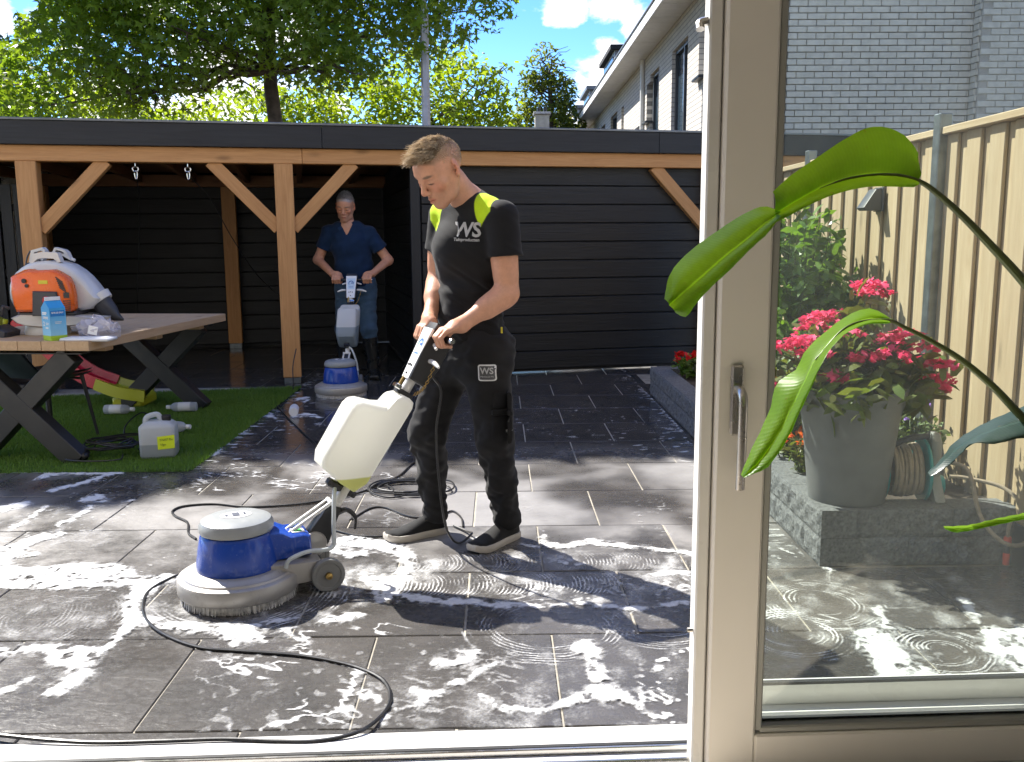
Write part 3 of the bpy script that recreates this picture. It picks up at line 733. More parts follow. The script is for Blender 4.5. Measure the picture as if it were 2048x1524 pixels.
def tree(name, label, base, trunk_h, trunk_r, clumps, mat, leaf, per_m3, outline, seed, limbs=10, keep=None, coarse_above=None, extra=None, group='trees beyond the canopy'):
    """clumps: (x, y, z, rx, ry, rz) ellipsoids of foliage in world coordinates"""
    rs = np.random.RandomState(seed); r = random.Random(seed); base = Vector(base)
    t = thing(name, label, 'tree', base, 0, group)
    m = MB(); top = Vector((0, 0, trunk_h)); limb(m, (0, 0, -0.1), top, trunk_r, trunk_r * 0.55, r, 7, 0.012)
    for i in range(limbs):
        c = clumps[i % len(clumps)]; tgt = Vector(c[:3]) - base + Vector((r.uniform(-.5, .5) * c[3], r.uniform(-.5, .5) * c[4], r.uniform(-.4, .2) * c[5]))
        st = Vector((0, 0, min(trunk_h, max(trunk_h * 0.60, tgt.z - 0.55 * math.hypot(tgt.x, tgt.y)))))
        pts = limb(m, st, tgt, trunk_r * 0.27, 0.010, r, 7, 0.09)
        for q in range(3):
            p = pts[r.randint(3, 6)]; limb(m, p, p + Vector((r.uniform(-1, 1), r.uniform(-1, 1), r.uniform(-.5, .5))), trunk_r * 0.11, 0.006, r, 4, 0.12)
    m.build('trunk', M_BARK, t)
    VV = []; FF = []; off = 0
    for c in clumps:
        vol = 4.19 * c[3] * c[4] * c[5]
        n = int(vol * per_m3)
        d = rs.normal(size=(n, 3)); d /= np.linalg.norm(d, axis=1)[:, None]
        rad = rs.uniform(0.12, 1, n) ** (1 / 2.2)
        P = d * rad[:, None] * np.array(c[3:6]) + np.array(c[:3])
        # gather the leaves into sprays so that gaps open between them
        q = np.sin(P[:, 0] * 4.1 + 1.3 * np.sin(P[:, 2] * 3.3 + c[0])) + np.sin(P[:, 1] * 3.7 + 1.1 * np.sin(P[:, 0] * 2.9)) + np.sin(P[:, 2] * 6.3 + P[:, 0] * 1.7 + np.sin(P[:, 1] * 2.3))
        P = P[q > rs.uniform(-2.2, 0.3, len(q))]
        if keep is not None: P = P[keep(P)]
        for part in (0, 1):
            if coarse_above is None: Q = P if part == 0 else P[:0]; sz = leaf
            else:
                up_ = P[:, 2] > coarse_above
                Q = P[~up_] if part == 0 else P[up_][::6]; sz = leaf if part == 0 else leaf * 2.7
            if len(Q) == 0: continue
            V, F = leafcloud(Q - np.array(base), sz, rs, outline if part == 0 else QUAD, droop=0.5)
            VV.append(V); FF.append(F + off); off += len(V)
    if extra is not None:
        V, F = leafcloud(extra - np.array(base), 0.24, rs, QUAD, droop=0.5); VV.append(V); FF.append(F + off); off += len(V)
    obj('crown', npmesh('crown', np.concatenate(VV), np.concatenate(FF), mat), t)
    return t
L_OAK = leafmat('oak_leaf', [(0.145, 0.245, 0.036), (0.235, 0.33, 0.045), (0.09, 0.17, 0.03)], 0.54, 0.34, 0.5, (1.7, 1.55, 0.4))
L_LIME = leafmat('lime_leaf', [(0.21, 0.30, 0.035), (0.27, 0.34, 0.04), (0.14, 0.22, 0.03)], 0.55, 0.45, 0.35, (1.6, 1.5, 0.4))
L_DARK = leafmat('dark_leaf', [(0.025, 0.06, 0.018), (0.04, 0.085, 0.02), (0.02, 0.045, 0.014)], 0.3, 0.5, 0.35, (1.4, 1.4, 0.5))
L_CON = leafmat('redwood_leaf', [(0.14, 0.19, 0.04), (0.19, 0.22, 0.045), (0.09, 0.13, 0.035)], 0.5, 0.5, 0.3, (1.5, 1.4, 0.5))
K = math.cos(R_(SUN_EL)) / math.sin(R_(SUN_EL)); KX, KY = -math.sin(R_(SUN_AZ)) * K, math.cos(R_(SUN_AZ)) * K
def clear_terrace(P):
    """trim the crown so that it stops short of shading the near terrace"""
    sx = P[:, 0] + KX * P[:, 2]; sy = P[:, 1] - KY * P[:, 2]
    lim = np.where(sx > -1.55, 5.56, np.where(sx > -2.05, 5.56 - (-1.55 - sx) * 1.9, 4.62 - 0.10 * np.sin((sx + 2.05) * 3)))
    lim = np.where(sx > 2.2, 8.5 , lim)
    ok = sy > lim
    # the roof gap in the sky above the house stays open
    return ok
def view_keep(x0, x1, y0, y1):
    """keeps clear a patch of sky seen from the house (horizontal and vertical slopes)"""
    def f(P):
        a = P[:, 0] / P[:, 1]; b = (P[:, 2] - 1.34) / P[:, 1]
        return ~((a > x0) & (a < x1) & (b > y0) & (b < y1))
    return f
def both(*fs): return lambda P: np.all([f(P) for f in fs], axis=0)
def shade_leaves(seed):
    """out-of-view leaves added to the crown to firm up the terrace shade edge"""
    rs = np.random.RandomState(seed); o = []
    for (n, x0, x1, y0, y1) in ((2600, -1.6, 2.3, 5.57, 6.5), (1500, -1.6, 2.3, 6.5, 8.6), (1300, -4.6, -1.95, 4.66, 5.6), (1100, -4.6, -1.6, 5.6, 7.6)):
        sx = rs.uniform(x0, x1, n); sy = rs.uniform(y0, y1, n); z = rs.uniform(6.6, 11.0, n); o.append(np.stack([sx - KX * z, sy + KY * z, z], 1))
    return np.concatenate(o)
oak_clumps = [(-3.6, 15.2, 6.6, 3.6, 3.2, 3.0), (-5.9, 14.6, 5.6, 2.6, 2.4, 1.9), (-1.9, 15.0, 5.5, 2.0, 2.2, 1.7), (-0.55, 15.0, 5.35, 1.15, 1.6, 0.9), (-7.0, 15.2, 5.2, 1.5, 2.0, 1.5),
              (-4.6, 13.6, 4.5, 2.6, 1.6, 0.95), (-2.0, 13.9, 4.55, 1.7, 1.6, 0.8), (-6.4, 14.2, 3.9, 1.7, 1.6, 0.8), (-7.6, 14.4, 3.7, 1.0, 1.5, 0.6), (-5.6, 13.8, 3.55, 1.3, 1.2, 0.45), (-4.5, 13.6, 3.9, 1.2, 1.0, 0.5), (-2.6, 14.2, 4.0, 1.0, 1.2, 0.5), (-6.2, 13.6, 3.35, 1.4, 1.0, 0.4), (-4.9, 13.4, 3.45, 0.9, 0.9, 0.4), (-7.3, 13.8, 3.3, 0.9, 1.0, 0.4), (-2.2, 13.6, 3.75, 0.8, 0.9, 0.4),
              (-5.2, 14.4, 8.6, 3.2, 2.8, 2.6), (-6.6, 14.3, 10.6, 3.0, 2.6, 2.2), (-3.4, 15.4, 10.2, 3.0, 2.8, 2.4), (-7.2, 13.2, 8.3, 2.2, 2.2, 2.2), (-8.2, 15.0, 9.6, 2.2, 2.2, 2.3), (-4.6, 13.0, 7.4, 2.6, 2.0, 2.0)]
tree('oak_tree', 'large spreading green oak with dark trunk filling the view above the canopy', (-3.52, 15.0, 0), 6.6, 0.15, oak_clumps, L_OAK, 0.088, 190, OAK, 11, 22,
     both(clear_terrace, view_keep(0.028, 0.3, -1, 1), view_keep(-0.9, -0.50, 0.205, 0.30), view_keep(-0.9, -0.475, 0.235, 0.32)), 5.9, extra=shade_leaves(61))  # extra leaves sit above the view, added for the shadow they cast
tree('lawn_shade_tree', 'unseen leafy tree past the left edge, put there to shade the lawn', (-12.3, 14.2, 0), 5.5, 0.2,
     [(-12.4, 13.6, 7.6, 3.2, 3.2, 3.0), (-11.2, 12.8, 10.0, 2.6, 2.6, 2.4), (-13.5, 14.2, 5.2, 2.6, 2.6, 2.0), (-10.4, 12.0, 7.6, 1.6, 2.0, 2.0)], L_OAK, 0.12, 60, OAK, 12, 10,
     both(clear_terrace, view_keep(-0.70, 0.3, -1, 1)), 5.0)  # tree stands outside the view, added for its shade on the lawn
tree('maple_tree', 'bright yellow-green sunlit tree behind the pale mast', (-1.6, 23.5, 0), 4.2, 0.14,
     [(-1.5, 23.0, 4.7, 1.8, 1.6, 1.4), (-3.6, 23.5, 4.4, 2.2, 1.6, 1.0), (-0.35, 23.2, 4.35, 1.1, 1.2, 0.9), (-6.0, 23.5, 4.2, 2.4, 1.8, 0.9), (0.0, 23.0, 4.9, 0.5, 0.5, 0.3), (0.05, 23.4, 5.55, 0.55, .5, .15)], L_LIME, 0.095, 210, OVAL, 13, 14)
tree('far_maple', 'yellow-green tree glowing under the oak branches at the left', (-11.0, 23.5, 0), 3.6, 0.14,
     [(-11.0, 23.4, 4.3, 2.6, 1.8, 1.0), (-8.8, 23.0, 4.0, 1.6, 1.5, 0.8), (-12.6, 23.0, 4.6, 1.4, 1.4, 0.9)], L_LIME, 0.10, 190, OVAL, 14, 10)
tree('tall_evergreen', 'dark evergreen standing far off at the left edge of the sky', (-13.2, 25.5, 0), 6.3, 0.15,
     [(-13.3, 25.5, 5.4, 0.7, 0.7, 1.2), (-13.1, 25.5, 6.3, 0.5, 0.5, 0.7), (-13.5, 25.5, 4.3, 0.9, 0.9, 0.9)], L_DARK, 0.13, 150, OVAL, 15, 8)
tree('redwood_tree', 'feathery conical tree between the clouds and the house roof', (1.55, 27.5, 0), 5.9, 0.12,
     [(1.50, 27.5, 4.6, 1.15, 0.9, 0.8), (1.48, 27.5, 5.4, 0.95, 0.8, 0.8), (1.42, 27.5, 6.1, 0.72, 0.6, 0.6), (1.40, 27.5, 6.6, 0.42, 0.38, 0.45), (0.75, 27.2, 4.5, 0.55, 0.6, 0.7), (2.05, 27.5, 4.5, 0.6, 0.6, 0.6), (1.95, 27.5, 5.5, 0.4, 0.5, 0.5), (0.95, 27.5, 5.7, 0.4, 0.5, 0.5)], L_CON, 0.085, 420, OVAL, 16, 26)
tree('dark_shrub_tree', 'low dark tree mass just left of the chimney', (-0.3, 30, 0), 3.6, 0.1,
     [(-0.35, 30, 4.6, 0.9, 0.9, 0.8), (0.4, 30, 4.6, 0.6, 0.7, 0.6)], L_DARK, 0.13, 110, OVAL, 17, 8)

# ------------------------------------------------------------------ plants in the raised bed
def stems_plant(name, label, cat, base, parts, group=None):
    t = thing(name, label, cat, base, 0, group)
    for (nm, V, F, mat) in parts: obj(nm, npmesh(nm, V, F, mat), t)
    return t
def leaves_on_stems(rs, n, R, H, leaf, per, lean=0.35, outline=OVAL, base_r=0.08, droop=0.4, z0=0.15):
    """upright stems spreading from the base with leaves set along them"""
    m = MB(); P = []
    for i in range(n):
        a = rs.uniform(0, 2 * np.pi); b = rs.uniform(0, 1) ** 0.6
        tip = np.array([R * b * math.cos(a), R * b * math.sin(a), H * (1 - 0.35 * b * b) * rs.uniform(0.8, 1.05)])
        st = np.array([base_r * math.cos(a) * b, base_r * math.sin(a) * b, 0])
        mid = (st + tip) / 2 + np.array([0, 0, H * 0.12])
        pts = [st * (1 - t) ** 2 + 2 * mid * t * (1 - t) + tip * t * t for t in np.linspace(0, 1, 7)]
        m.tube(pts, [0.006 - 0.004 * k / 6 for k in range(7)], 4, cap=False)
        for q in range(per):
            t = z0 + (1 - z0) * rs.uniform() ** 0.7
            P.append(st * (1 - t) ** 2 + 2 * mid * t * (1 - t) + tip * t * t + rs.normal(size=3) * leaf * 0.55)
    V, F = leafcloud(np.array(P), leaf, rs, outline, up=0.5, droop=droop)
    return m, V, F
M_STEM = plain('green_stem', (0.07, 0.10, 0.03), 0.6)
L_SHRUB = leafmat('shrub_leaf', [(0.11, 0.21, 0.04), (0.16, 0.26, 0.05), (0.075, 0.15, 0.03)], 0.42, 0.33, 0.5, (1.5, 1.5, 0.4), scale=4)
rs = np.random.RandomState(21)
m, V, F = leaves_on_stems(rs, 90, 0.46, 1.40, 0.050, 34, base_r=0.2)
sb = thing('bushy_shrub', 'tall leafy green shrub between the door frame and the fence', 'shrub', (1.66, 5.35, 0.2))
m.build('stems', M_STEM, sb); obj('foliage', npmesh('foliage', V, F, L_SHRUB), sb)
m, V, F = leaves_on_stems(rs, 40, 0.34, 0.78, 0.045, 30, base_r=0.15)
sb2 = thing('low_shrub', 'lower green shrub in front of the tall one', 'shrub', (1.52, 4.72, 0.2))
m.build('stems', M_STEM, sb2); obj('foliage', npmesh('foliage', V, F, L_SHRUB), sb2)

# big grey planter with a pink hydrangea
M_POT = plain('grey_pot', (0.16, 0.165, 0.165), 0.55, var=0.25, scale=5, bscale=30, bstr=0.1)
pot = thing('flower_pot', 'tall tapered grey planter standing on the corner of the raised bed', 'planter', (1.475, 3.74, 0.165))
prof = [(0.0, 0.0), (0.142, 0.0), (0.148, 0.012), (0.196, 0.36), (0.203, 0.375), (0.206, 0.392), (0.221, 0.46), (0.224, 0.468), (0.216, 0.472), (0.205, 0.45), (0.0, 0.44)]
prof = [(a, b * 1.17) for a, b in prof]
MB().lathe(prof, 48).build('body', M_POT, pot)
MB().lathe([(0.0, 0.53), (0.20, 0.525)], 24).build('soil', M_SOIL, pot)
L_HYD = leafmat('hydrangea_leaf', [(0.085, 0.15, 0.03), (0.12, 0.18, 0.04), (0.15, 0.13, 0.05)], 0.35, 0.4, 0.45, (1.5, 1.4, 0.4), scale=6)
def mat_petal(name, c0, c1, c2):
    return leafmat(name, [c0, c1, c2], 0.30, 0.55, 0.25, (1.25, 0.8, 0.9), scale=14)
M_PETAL = mat_petal('pink_petal', (0.80, 0.06, 0.19), (0.86, 0.13, 0.28), (0.66, 0.03, 0.13))
hy = thing('hydrangea', 'pink flowering hydrangea growing in the tall grey planter', 'flower', (1.435, 3.75, 0.675))
rs = np.random.RandomState(31); m = MB(); P = []; heads = []
hd_px = [(-0.28, -0.02, 0.20), (-0.20, -0.08, 0.24), (-0.12, 0.06, 0.21), (-0.07, 0.10, 0.31), (0.02, 0.12, 0.31), (0.14, 0.05, 0.42), (0.09, 0.00, 0.45), (0.04, -0.12, 0.17), (0.15, -0.12, 0.18), (0.20, 0.0, 0.22), (0.27, 0.05, 0.24),
         (0.31, -0.05, 0.20), (0.36, -0.10, 0.13), (0.38, -0.06, 0.06), (0.24, -0.10, 0.24), (-0.08, -0.14, 0.09), (-0.16, -0.12, 0.19), (-0.33, -0.04, 0.06), (-0.02, -0.06, 0.27), (0.33, 0.10, 0.12), (0.10, 0.20, 0.30), (-0.05, 0.22, 0.26), (0.40, 0.02, 0.02)]
for (hx, hy_, hz) in hd_px:
    st = np.array([hx * 0.15, hy_ * 0.15, 0.0]); tip = np.array([hx, hy_, hz - 0.02]); mid = (st + tip) / 2 + np.array([0, 0, 0.07])
    pts = [st * (1 - t) ** 2 + 2 * mid * t * (1 - t) + tip * t * t for t in np.linspace(0, 1, 7)]
    m.tube(pts, [0.005] * 7, 5, cap=False)
    for q in range(26):
        t = rs.uniform(0.25, 1.0); P.append(st * (1 - t) ** 2 + 2 * mid * t * (1 - t) + tip * t * t + rs.normal(size=3) * 0.045 - np.array([0, 0, 0.02]))
    heads.append((hx, hy_, hz))
for q in range(420):
    a = rs.uniform(0, 6.28); rr_ = rs.uniform(0.05, 0.33); P.append(np.array([rr_ * math.cos(a), rr_ * math.sin(a), rs.uniform(-0.03, 0.13) - max(0, rr_ - 0.2) * 0.3]))
m.build('stems', M_STEM, hy)
V, F = leafcloud(np.array(P), 0.052, rs, OVAL, up=0.5, droop=0.6); obj('leaves', npmesh('leaves', V, F, L_HYD), hy)
PET = [(1.0, 0.0), (0.55, 0.38), (0.62, 0.75), (0.0, 0.55), (-0.6, 0.7), (-0.55, 0.3), (-1.0, 0.0), (-0.55, -0.35), (-0.6, -0.72), (0.0, -0.5), (0.62, -0.7), (0.5, -0.35)]
for (hx, hy_, hz) in heads:
    n = 60; d = rs.normal(size=(n, 3)); d[:, 2] = np.abs(d[:, 2]) * 0.8; d /= np.linalg.norm(d, axis=1)[:, None]
    pp = d * np.array([0.072, 0.072, 0.040]) * rs.uniform(0.7, 1.05, (n, 1)) + np.array([hx, hy_, hz])
    V, F = leafcloud(pp, 0.0175, rs, PET, up=0.8); obj('flower_head', npmesh('flower_head', V, F, M_PETAL), hy)

def flowerlet(name, label, cat, base, seed, R, H, n, leafm, petm, fl_n, fl_r, leaf=0.022, outline=OVAL, petn=9):
    rs = np.random.RandomState(seed); t = thing(name, label, cat, base)
    m, V, F = leaves_on_stems(rs, n, R, H, leaf, 14, base_r=R * 0.4, outline=outline)
    m.build('stems', M_STEM, t); obj('leaves', npmesh('leaves', V, F, leafm), t)
    if petm is None: return t
    for i in range(fl_n):
        a = rs.uniform(0, 6.28); b = rs.uniform(0, 1) ** 0.5; c = np.array([R * b * math.cos(a), R * b * math.sin(a), H * rs.uniform(0.8, 1.08)])
        d = rs.normal(size=(petn, 3)); d /= np.linalg.norm(d, axis=1)[:, None]
        V, F = leafcloud(c + d * fl_r * 0.6, fl_r, rs, OVAL, up=0.6); obj('flower', npmesh('flower', V, F, petm), t)
    return t
M_ORANGE = mat_petal('orange_petal', (0.80, 0.22, 0.02), (0.85, 0.30, 0.03), (0.70, 0.12, 0.02))
M_REDP = mat_petal('red_petal', (0.72, 0.02, 0.02), (0.80, 0.04, 0.03), (0.55, 0.01, 0.02))
M_VIO = mat_petal('violet_petal', (0.28, 0.16, 0.55), (0.34, 0.22, 0.6), (0.2, 0.1, 0.4))
L_GREY = leafmat('lavender_leaf', [(0.13, 0.18, 0.08), (0.17, 0.22, 0.09), (0.09, 0.14, 0.06)], 0.3, 0.5, 0.3, (1.4, 1.4, 0.5), scale=8)
flowerlet('marigold', 'orange flowering marigold beside the tall grey planter', 'flower', (1.47, 4.18, 0.20), 41, 0.14, 0.20, 20, L_HYD, M_ORANGE, 22, 0.013)
flowerlet('marigold', 'orange marigold further back between door frame and planter', 'flower', (1.47, 4.5, 0.20), 42, 0.12, 0.17, 16, L_HYD, M_ORANGE, 16, 0.013)
flowerlet('lavender', 'green lavender tuft with violet spikes between planter and hose reel', 'flower', (1.92, 4.12, 0.20), 43, 0.13, 0.36, 34, L_GREY, M_VIO, 5, 0.012, 0.022, QUAD, 7)
flowerlet('lavender', 'faded lavender left of the tall planter', 'flower', (1.47, 4.95, 0.20), 44, 0.14, 0.33, 26, L_GREY, M_VIO, 14, 0.012, 0.022, QUAD, 7)
flowerlet('geranium', 'red flowering geranium at the far end of the raised bed', 'flower', (1.62, 7.35, 0.20), 45, 0.20, 0.20, 22, L_SHRUB, M_REDP, 12, 0.030, 0.035)

# ------------------------------------------------------------------ small materials
def splashed(name, col, rough, metal, amt, dirt):
    """moulded part with dried soap splashes, drips and scuffs"""
    t = NT(name); v = t.coord('Object', rnd=False); m = t.n('ShaderNodeMapping'); t.l(v, m.inputs[0]); m.inputs['Scale'].default_value = (1, 1, 0.25)
    n = t.noise(v, 8, 4); sp = t.mrange(t.noise(v, 130, 3, 0.6), 0.66, 0.72, 0, 0.55); dr = t.mrange(t.noise(m.outputs[0], 34, 4, 0.6), 0.60, 0.74, 0, amt); sc = t.mrange(t.noise(v, 22, 6, 0.7), 0.56, 0.75, 0, amt)
    k = t.math('MAXIMUM', t.math('MULTIPLY', sp, amt * 1.6), t.math('MAXIMUM', dr, sc)); c = t.mix(k, t.mix(n, tuple(x * 0.88 for x in col), tuple(x * 1.1 for x in col)), dirt)
    return t.end(t.bsdf(c, t.math('ADD', rough, t.math('MULTIPLY', k, 0.35)), metal, 0.5, t.noise(v, 70, 3), 0.06, 0.003))
M_BLUE = splashed('blue_plastic', (0.012, 0.060, 0.36), 0.22, 0, 0.22, (0.35, 0.42, 0.55))
M_GREYP = splashed('grey_plastic', (0.30, 0.315, 0.315), 0.32, 0, 0.3, (0.42, 0.42, 0.41))
M_ALU = splashed('worn_aluminium', (0.40, 0.38, 0.35), 0.40, 0.35, 0.5, (0.20, 0.18, 0.155))
M_BRISTLE = plain('bristle', (0.66, 0.64, 0.60), 0.8, var=0.45, scale=60)
M_BLKP = plain('black_plastic', (0.012, 0.012, 0.013), 0.4, var=0.2)
M_RUB = plain('grey_rubber', (0.20, 0.20, 0.19), 0.6, var=0.12)
M_WTUBE = plain('white_tube', (0.70, 0.69, 0.66), 0.3, 0.1, var=0.06)
M_BRASS = plain('brass', (0.45, 0.30, 0.10), 0.35, 0.9)
M_CHROME = plain('chrome', (0.62, 0.62, 0.62), 0.15, 1.0, var=0.05)
M_LABELW = plain('label_white', (0.75, 0.75, 0.75), 0.4, var=0.03)
M_LABELD = plain('label_print', (0.05, 0.06, 0.09), 0.5)
M_LABELB = plain('label_blue', (0.03, 0.10, 0.34), 0.45)
M_LABELG = plain('label_green', (0.06, 0.42, 0.10), 0.5)
M_PALEHOSE = plain('clear_hose', (0.52, 0.56, 0.56), 0.2, var=0.1)
M_CABLE = plain('black_cable', (0.016, 0.016, 0.017), 0.38, var=0.2)
def mat_milky(name, col, liquid, lz, alpha=0.0, trans=0.55):
    """milky polyethylene; the liquid inside tints it below its level (object z)"""
    t = NT(name); v = t.coord('Object', rnd=False); n = t.noise(v, 6, 3)
    sp = t.n('ShaderNodeSeparateXYZ'); geo = t.n('ShaderNodeNewGeometry'); t.l(geo.outputs['Position'], sp.inputs[0])
    k = t.mrange(t.math('ADD', sp.outputs[2], t.math('MULTIPLY', n, 0.002)), lz - 0.004, lz + 0.002, 1, 0)
    c = t.mix(k, t.mix(n, col, tuple(x * 0.94 for x in col)), liquid)
    b = t.bsdf(c, 0.30, 0, 0.5, t.noise(v, 40, 2), 0.03, 0.003)
    tr = t.n('ShaderNodeBsdfTranslucent'); t.val(tr.inputs[0], t.mix(1.0, c, (1.0, 1.0, 0.96), 'MULTIPLY'))
    ms = t.n('ShaderNodeMixShader'); ms.inputs[0].default_value = trans; t.l(b.outputs[0], ms.inputs[1]); t.l(tr.outputs[0], ms.inputs[2])
    if alpha:
        tp = t.n('ShaderNodeBsdfTransparent'); m2 = t.n('ShaderNodeMixShader'); m2.inputs[0].default_value = alpha; t.l(ms.outputs[0], m2.inputs[1]); t.l(tp.outputs[0], m2.inputs[2]); ms = m2
    return t.end(ms)

# ------------------------------------------------------------------ rotary floor scrubber
def rot2(p, a): return (p[0] * math.cos(a) - p[1] * math.sin(a), p[0] * math.sin(a) + p[1] * math.cos(a))
def scrubber(label, loc, rz, tilt, liquid, level, tank_back=0.0):
    """local x runs from the disc towards the handle; tilt = handle angle from vertical (degrees)"""
    t = thing('floor_scrubber', label, 'floor scrubber', loc, rz, 'rotary floor scrubbers on the terrace')
    # brush and disc housing
    br = MB(); rg = random.Random(5)
    for ring, rr_ in ((0, 0.214), (1, 0.206), (2, 0.196)):
        n = 210
        for i in range(n):
            a = 2 * math.pi * (i + rg.random() * 0.6) / n; d = rg.uniform(-0.004, 0.008)
            c, s_ = math.cos(a), math.sin(a); w = 0.0022; q = rr_ + d
            br.add([(rr_ * c - w * s_, rr_ * s_ + w * c, 0.05), (rr_ * c + w * s_, rr_ * s_ - w * c, 0.05), (q * c + w * s_, q * s_ - w * c, 0.002), (q * c - w * s_, q * s_ + w * c, 0.002)], [(0, 1, 2, 3)])
    br.lathe([(0.0, 0.010), (0.196, 0.006), (0.204, 0.05)], 48)
    br.build('brush', M_BRISTLE, t)
    MB().lathe([(0.212, 0.030), (0.222, 0.032), (0.226, 0.040), (0.226, 0.082), (0.222, 0.090), (0.214, 0.094), (0.205, 0.096), (0.200, 0.103), (0.186, 0.106), (0.178, 0.114), (0.160, 0.118), (0.0, 0.119)], 64).build('disc_housing', M_ALU, t)
    # casting that carries the wheels
    cas = MB(); cas.prism([(0.08, 0.04), (0.285, 0.045), (0.29, 0.10), (0.29, 0.128), (0.20, 0.135), (0.08, 0.135)], -0.115, 0.115, 'xz', 0.01)
    cas.build('chassis', M_ALU, t)
    mt = MB(); mt.lathe([(0.152, 0.112), (0.154, 0.118), (0.152, 0.145), (0.144, 0.20), (0.135, 0.243), (0.128, 0.252), (0.10, 0.256)], 56)
    mo = mt.build('motor_housing', M_BLUE, t)
    MB().lathe([(0.110, 0.2480), (0.112, 0.2590), (0.0, 0.2590)], 40).build('vent_gap', M_BLKP, mo)
    MB().lathe([(0.118, 0.2570), (0.1345, 0.2580), (0.138, 0.2650), (0.137, 0.2840), (0.128, 0.3000), (0.108, 0.3090), (0.07, 0.3130), (0.0, 0.3140)], 56).build('motor_cap', M_GREYP, mo)
    lb = MB().lathe([(0.0, 0.3155), (0.058, 0.3148)], 32, sy=0.72); l_ = lb.build('cap_label', M_LABELW, mo)
    q = MB(); q.box((0.0, 0.0, 0.3165), (0.026, 0.044, 0.0012)); q.box((0.032, 0.0, 0.3162), (0.008, 0.03, 0.0012)); q.box((-0.034, 0.0, 0.3160), (0.010, 0.026, 0.0012)); q.build('label_print', M_LABELD, l_)
    sw = MB()                                                           # gear box between motor and handle
    sw.prism([(0.09, 0.134), (0.262, 0.140), (0.266, 0.15), (0.262, 0.218), (0.245, 0.226), (0.185, 0.228), (0.150, 0.246), (0.09, 0.250)], -0.082, 0.082, 'xz', 0.010)
    sb_ = sw.build('switch_box', M_BLUE, t)
    MB().box((0.222, -0.025, 0.2285), (0.05, 0.05, 0.0015), R=Matrix.Rotation(R_(3), 3, 'Y')).build('sticker', M_LABELW, sb_)
    MB().box((0.222, -0.025, 0.2298), (0.03, 0.036, 0.001), R=Matrix.Rotation(R_(3), 3, 'Y')).build('sticker_print', M_LABELG, sb_)
    for s_ in (-1, 1):
        wh = MB().lathe([(0.0, -0.016), (0.046, -0.016), (0.050, -0.013), (0.062, -0.014), (0.065, -0.009), (0.065, 0.009), (0.062, 0.014), (0.050, 0.013), (0.047, 0.010), (0.0, 0.010)], 36, axis='y')
        w_ = wh.build('wheel', M_RUB, t, loc=(0.312, s_ * 0.125, 0.068))
        MB().lathe([(0.0, 0.0), (0.014, 0.0), (0.013, 0.010), (0.0, 0.013)], 14, axis='y').build('hub', M_BRASS, w_, loc=(0, 0, 0) if s_ < 0 else (0, 0.0, 0), rot=(0, 0, 0) if s_ < 0 else (0, 0, math.pi)).location = (0, s_ * 0.014, 0)
    MB().tube([(0.312, -0.14, 0.068), (0.312, 0.14, 0.068)], 0.008, 8).build('axle', M_CHROME, t)
    MB().box((0.288, 0, 0.10), (0.03, 0.20, 0.045), 0.006).build('axle_bracket', M_BLKP, t)
    # handle: everything below is laid out along the tube direction
    ta = R_(tilt); U = Vector((math.sin(ta), 0, math.cos(ta))); N = Vector((-math.cos(ta), 0, math.sin(ta)))  # N points up and forward
    P0 = Vector((0.285, 0, 0.165))
    def H(u, n, y=0.0): return P0 + U * u + N * n + Vector((0, y, 0))
    MB().lathe([(0.0, -0.036), (0.046, -0.036), (0.050, -0.03), (0.050, 0.03), (0.046, 0.036), (0.0, 0.036)], 24, axis='y').build('pivot', M_ALU, t, loc=P0)
    MB().tube([H(0.0, 0), H(0.79, 0)], 0.0215, 16).build('handle_tube', M_WTUBE, t)
    m = MB()
    for y in (-0.026, 0.026): m.tube([(0.19, y, 0.222), H(0.17, 0.028, y)], 0.008, 8)
    m.tube([H(0.17, 0.028, -0.034), H(0.17, 0.028, 0.034)], 0.009, 8); m.build('stay', M_WTUBE, t)
    m = MB(); m.M = frame(H(0, 0), U, -N)
    m.prism([(-0.02, -0.028), (0.02, -0.045), (0.16, -0.032), (0.17, 0.02), (0.03, 0.05), (-0.03, 0.04)], -0.03, 0.03, 'xy', 0.004); m.build('lever_bracket', M_BLKP, t)
    m = MB()
    m.tube(smoothpath([H(0.135, -0.02), H(0.17, -0.05), H(0.16, -0.10), H(0.12, -0.125)], 5), [0.012] * 5 + [0.01] * 6 + [0.006] * 5, 8); m.build('trip_lever', M_BLKP, t)
    # clear hose from the tank down to the disc
    m = MB(); m.tube(smoothpath([H(0.225, 0.045, -0.02), H(0.19, 0.035, -0.05), H(0.10, -0.01, -0.085), H(0.03, -0.045, -0.095), (0.25, -0.105, 0.165), (0.20, -0.118, 0.16), (0.165, -0.12, 0.145), (0.155, -0.12, 0.118)], 7), 0.0085, 10); m.build('feed_hose', M_PALEHOSE, t)
    # tank straddling the tube
    tk = MB(); tk.M = frame(H(0.25, 0.0), U, N)
    w = 0.088
    prof = [(0.0, -0.015), (0.05, -0.042), (0.400, -0.042), (0.420, -0.034), (0.426, -0.012), (0.424, 0.020), (0.408, 0.038), (0.385, 0.042), (0.360, 0.050), (0.342, 0.085), (0.322, 0.150), (0.306, 0.170), (0.28, 0.178), (0.06, 0.168), (0.025, 0.150), (0.005, 0.05)]
    def ins(p, d):
        c = (0.21, 0.07); v = Vector((c[0] - p[0], c[1] - p[1])); L = v.length; return (p[0] + v.x / L * d, p[1] + v.y / L * d)
    rows = []
    for (y, d) in ((-w, 0.028), (-w + 0.004, 0.014), (-w + 0.014, 0.004), (-w + 0.028, 0.0), (w - 0.028, 0.0), (w - 0.014, 0.004), (w - 0.004, 0.014), (w, 0.028)):
        rows.append([ins(p, d) + (y,) for p in prof])
    k = len(prof); vs = [p for r_ in rows for p in r_]; fs = []
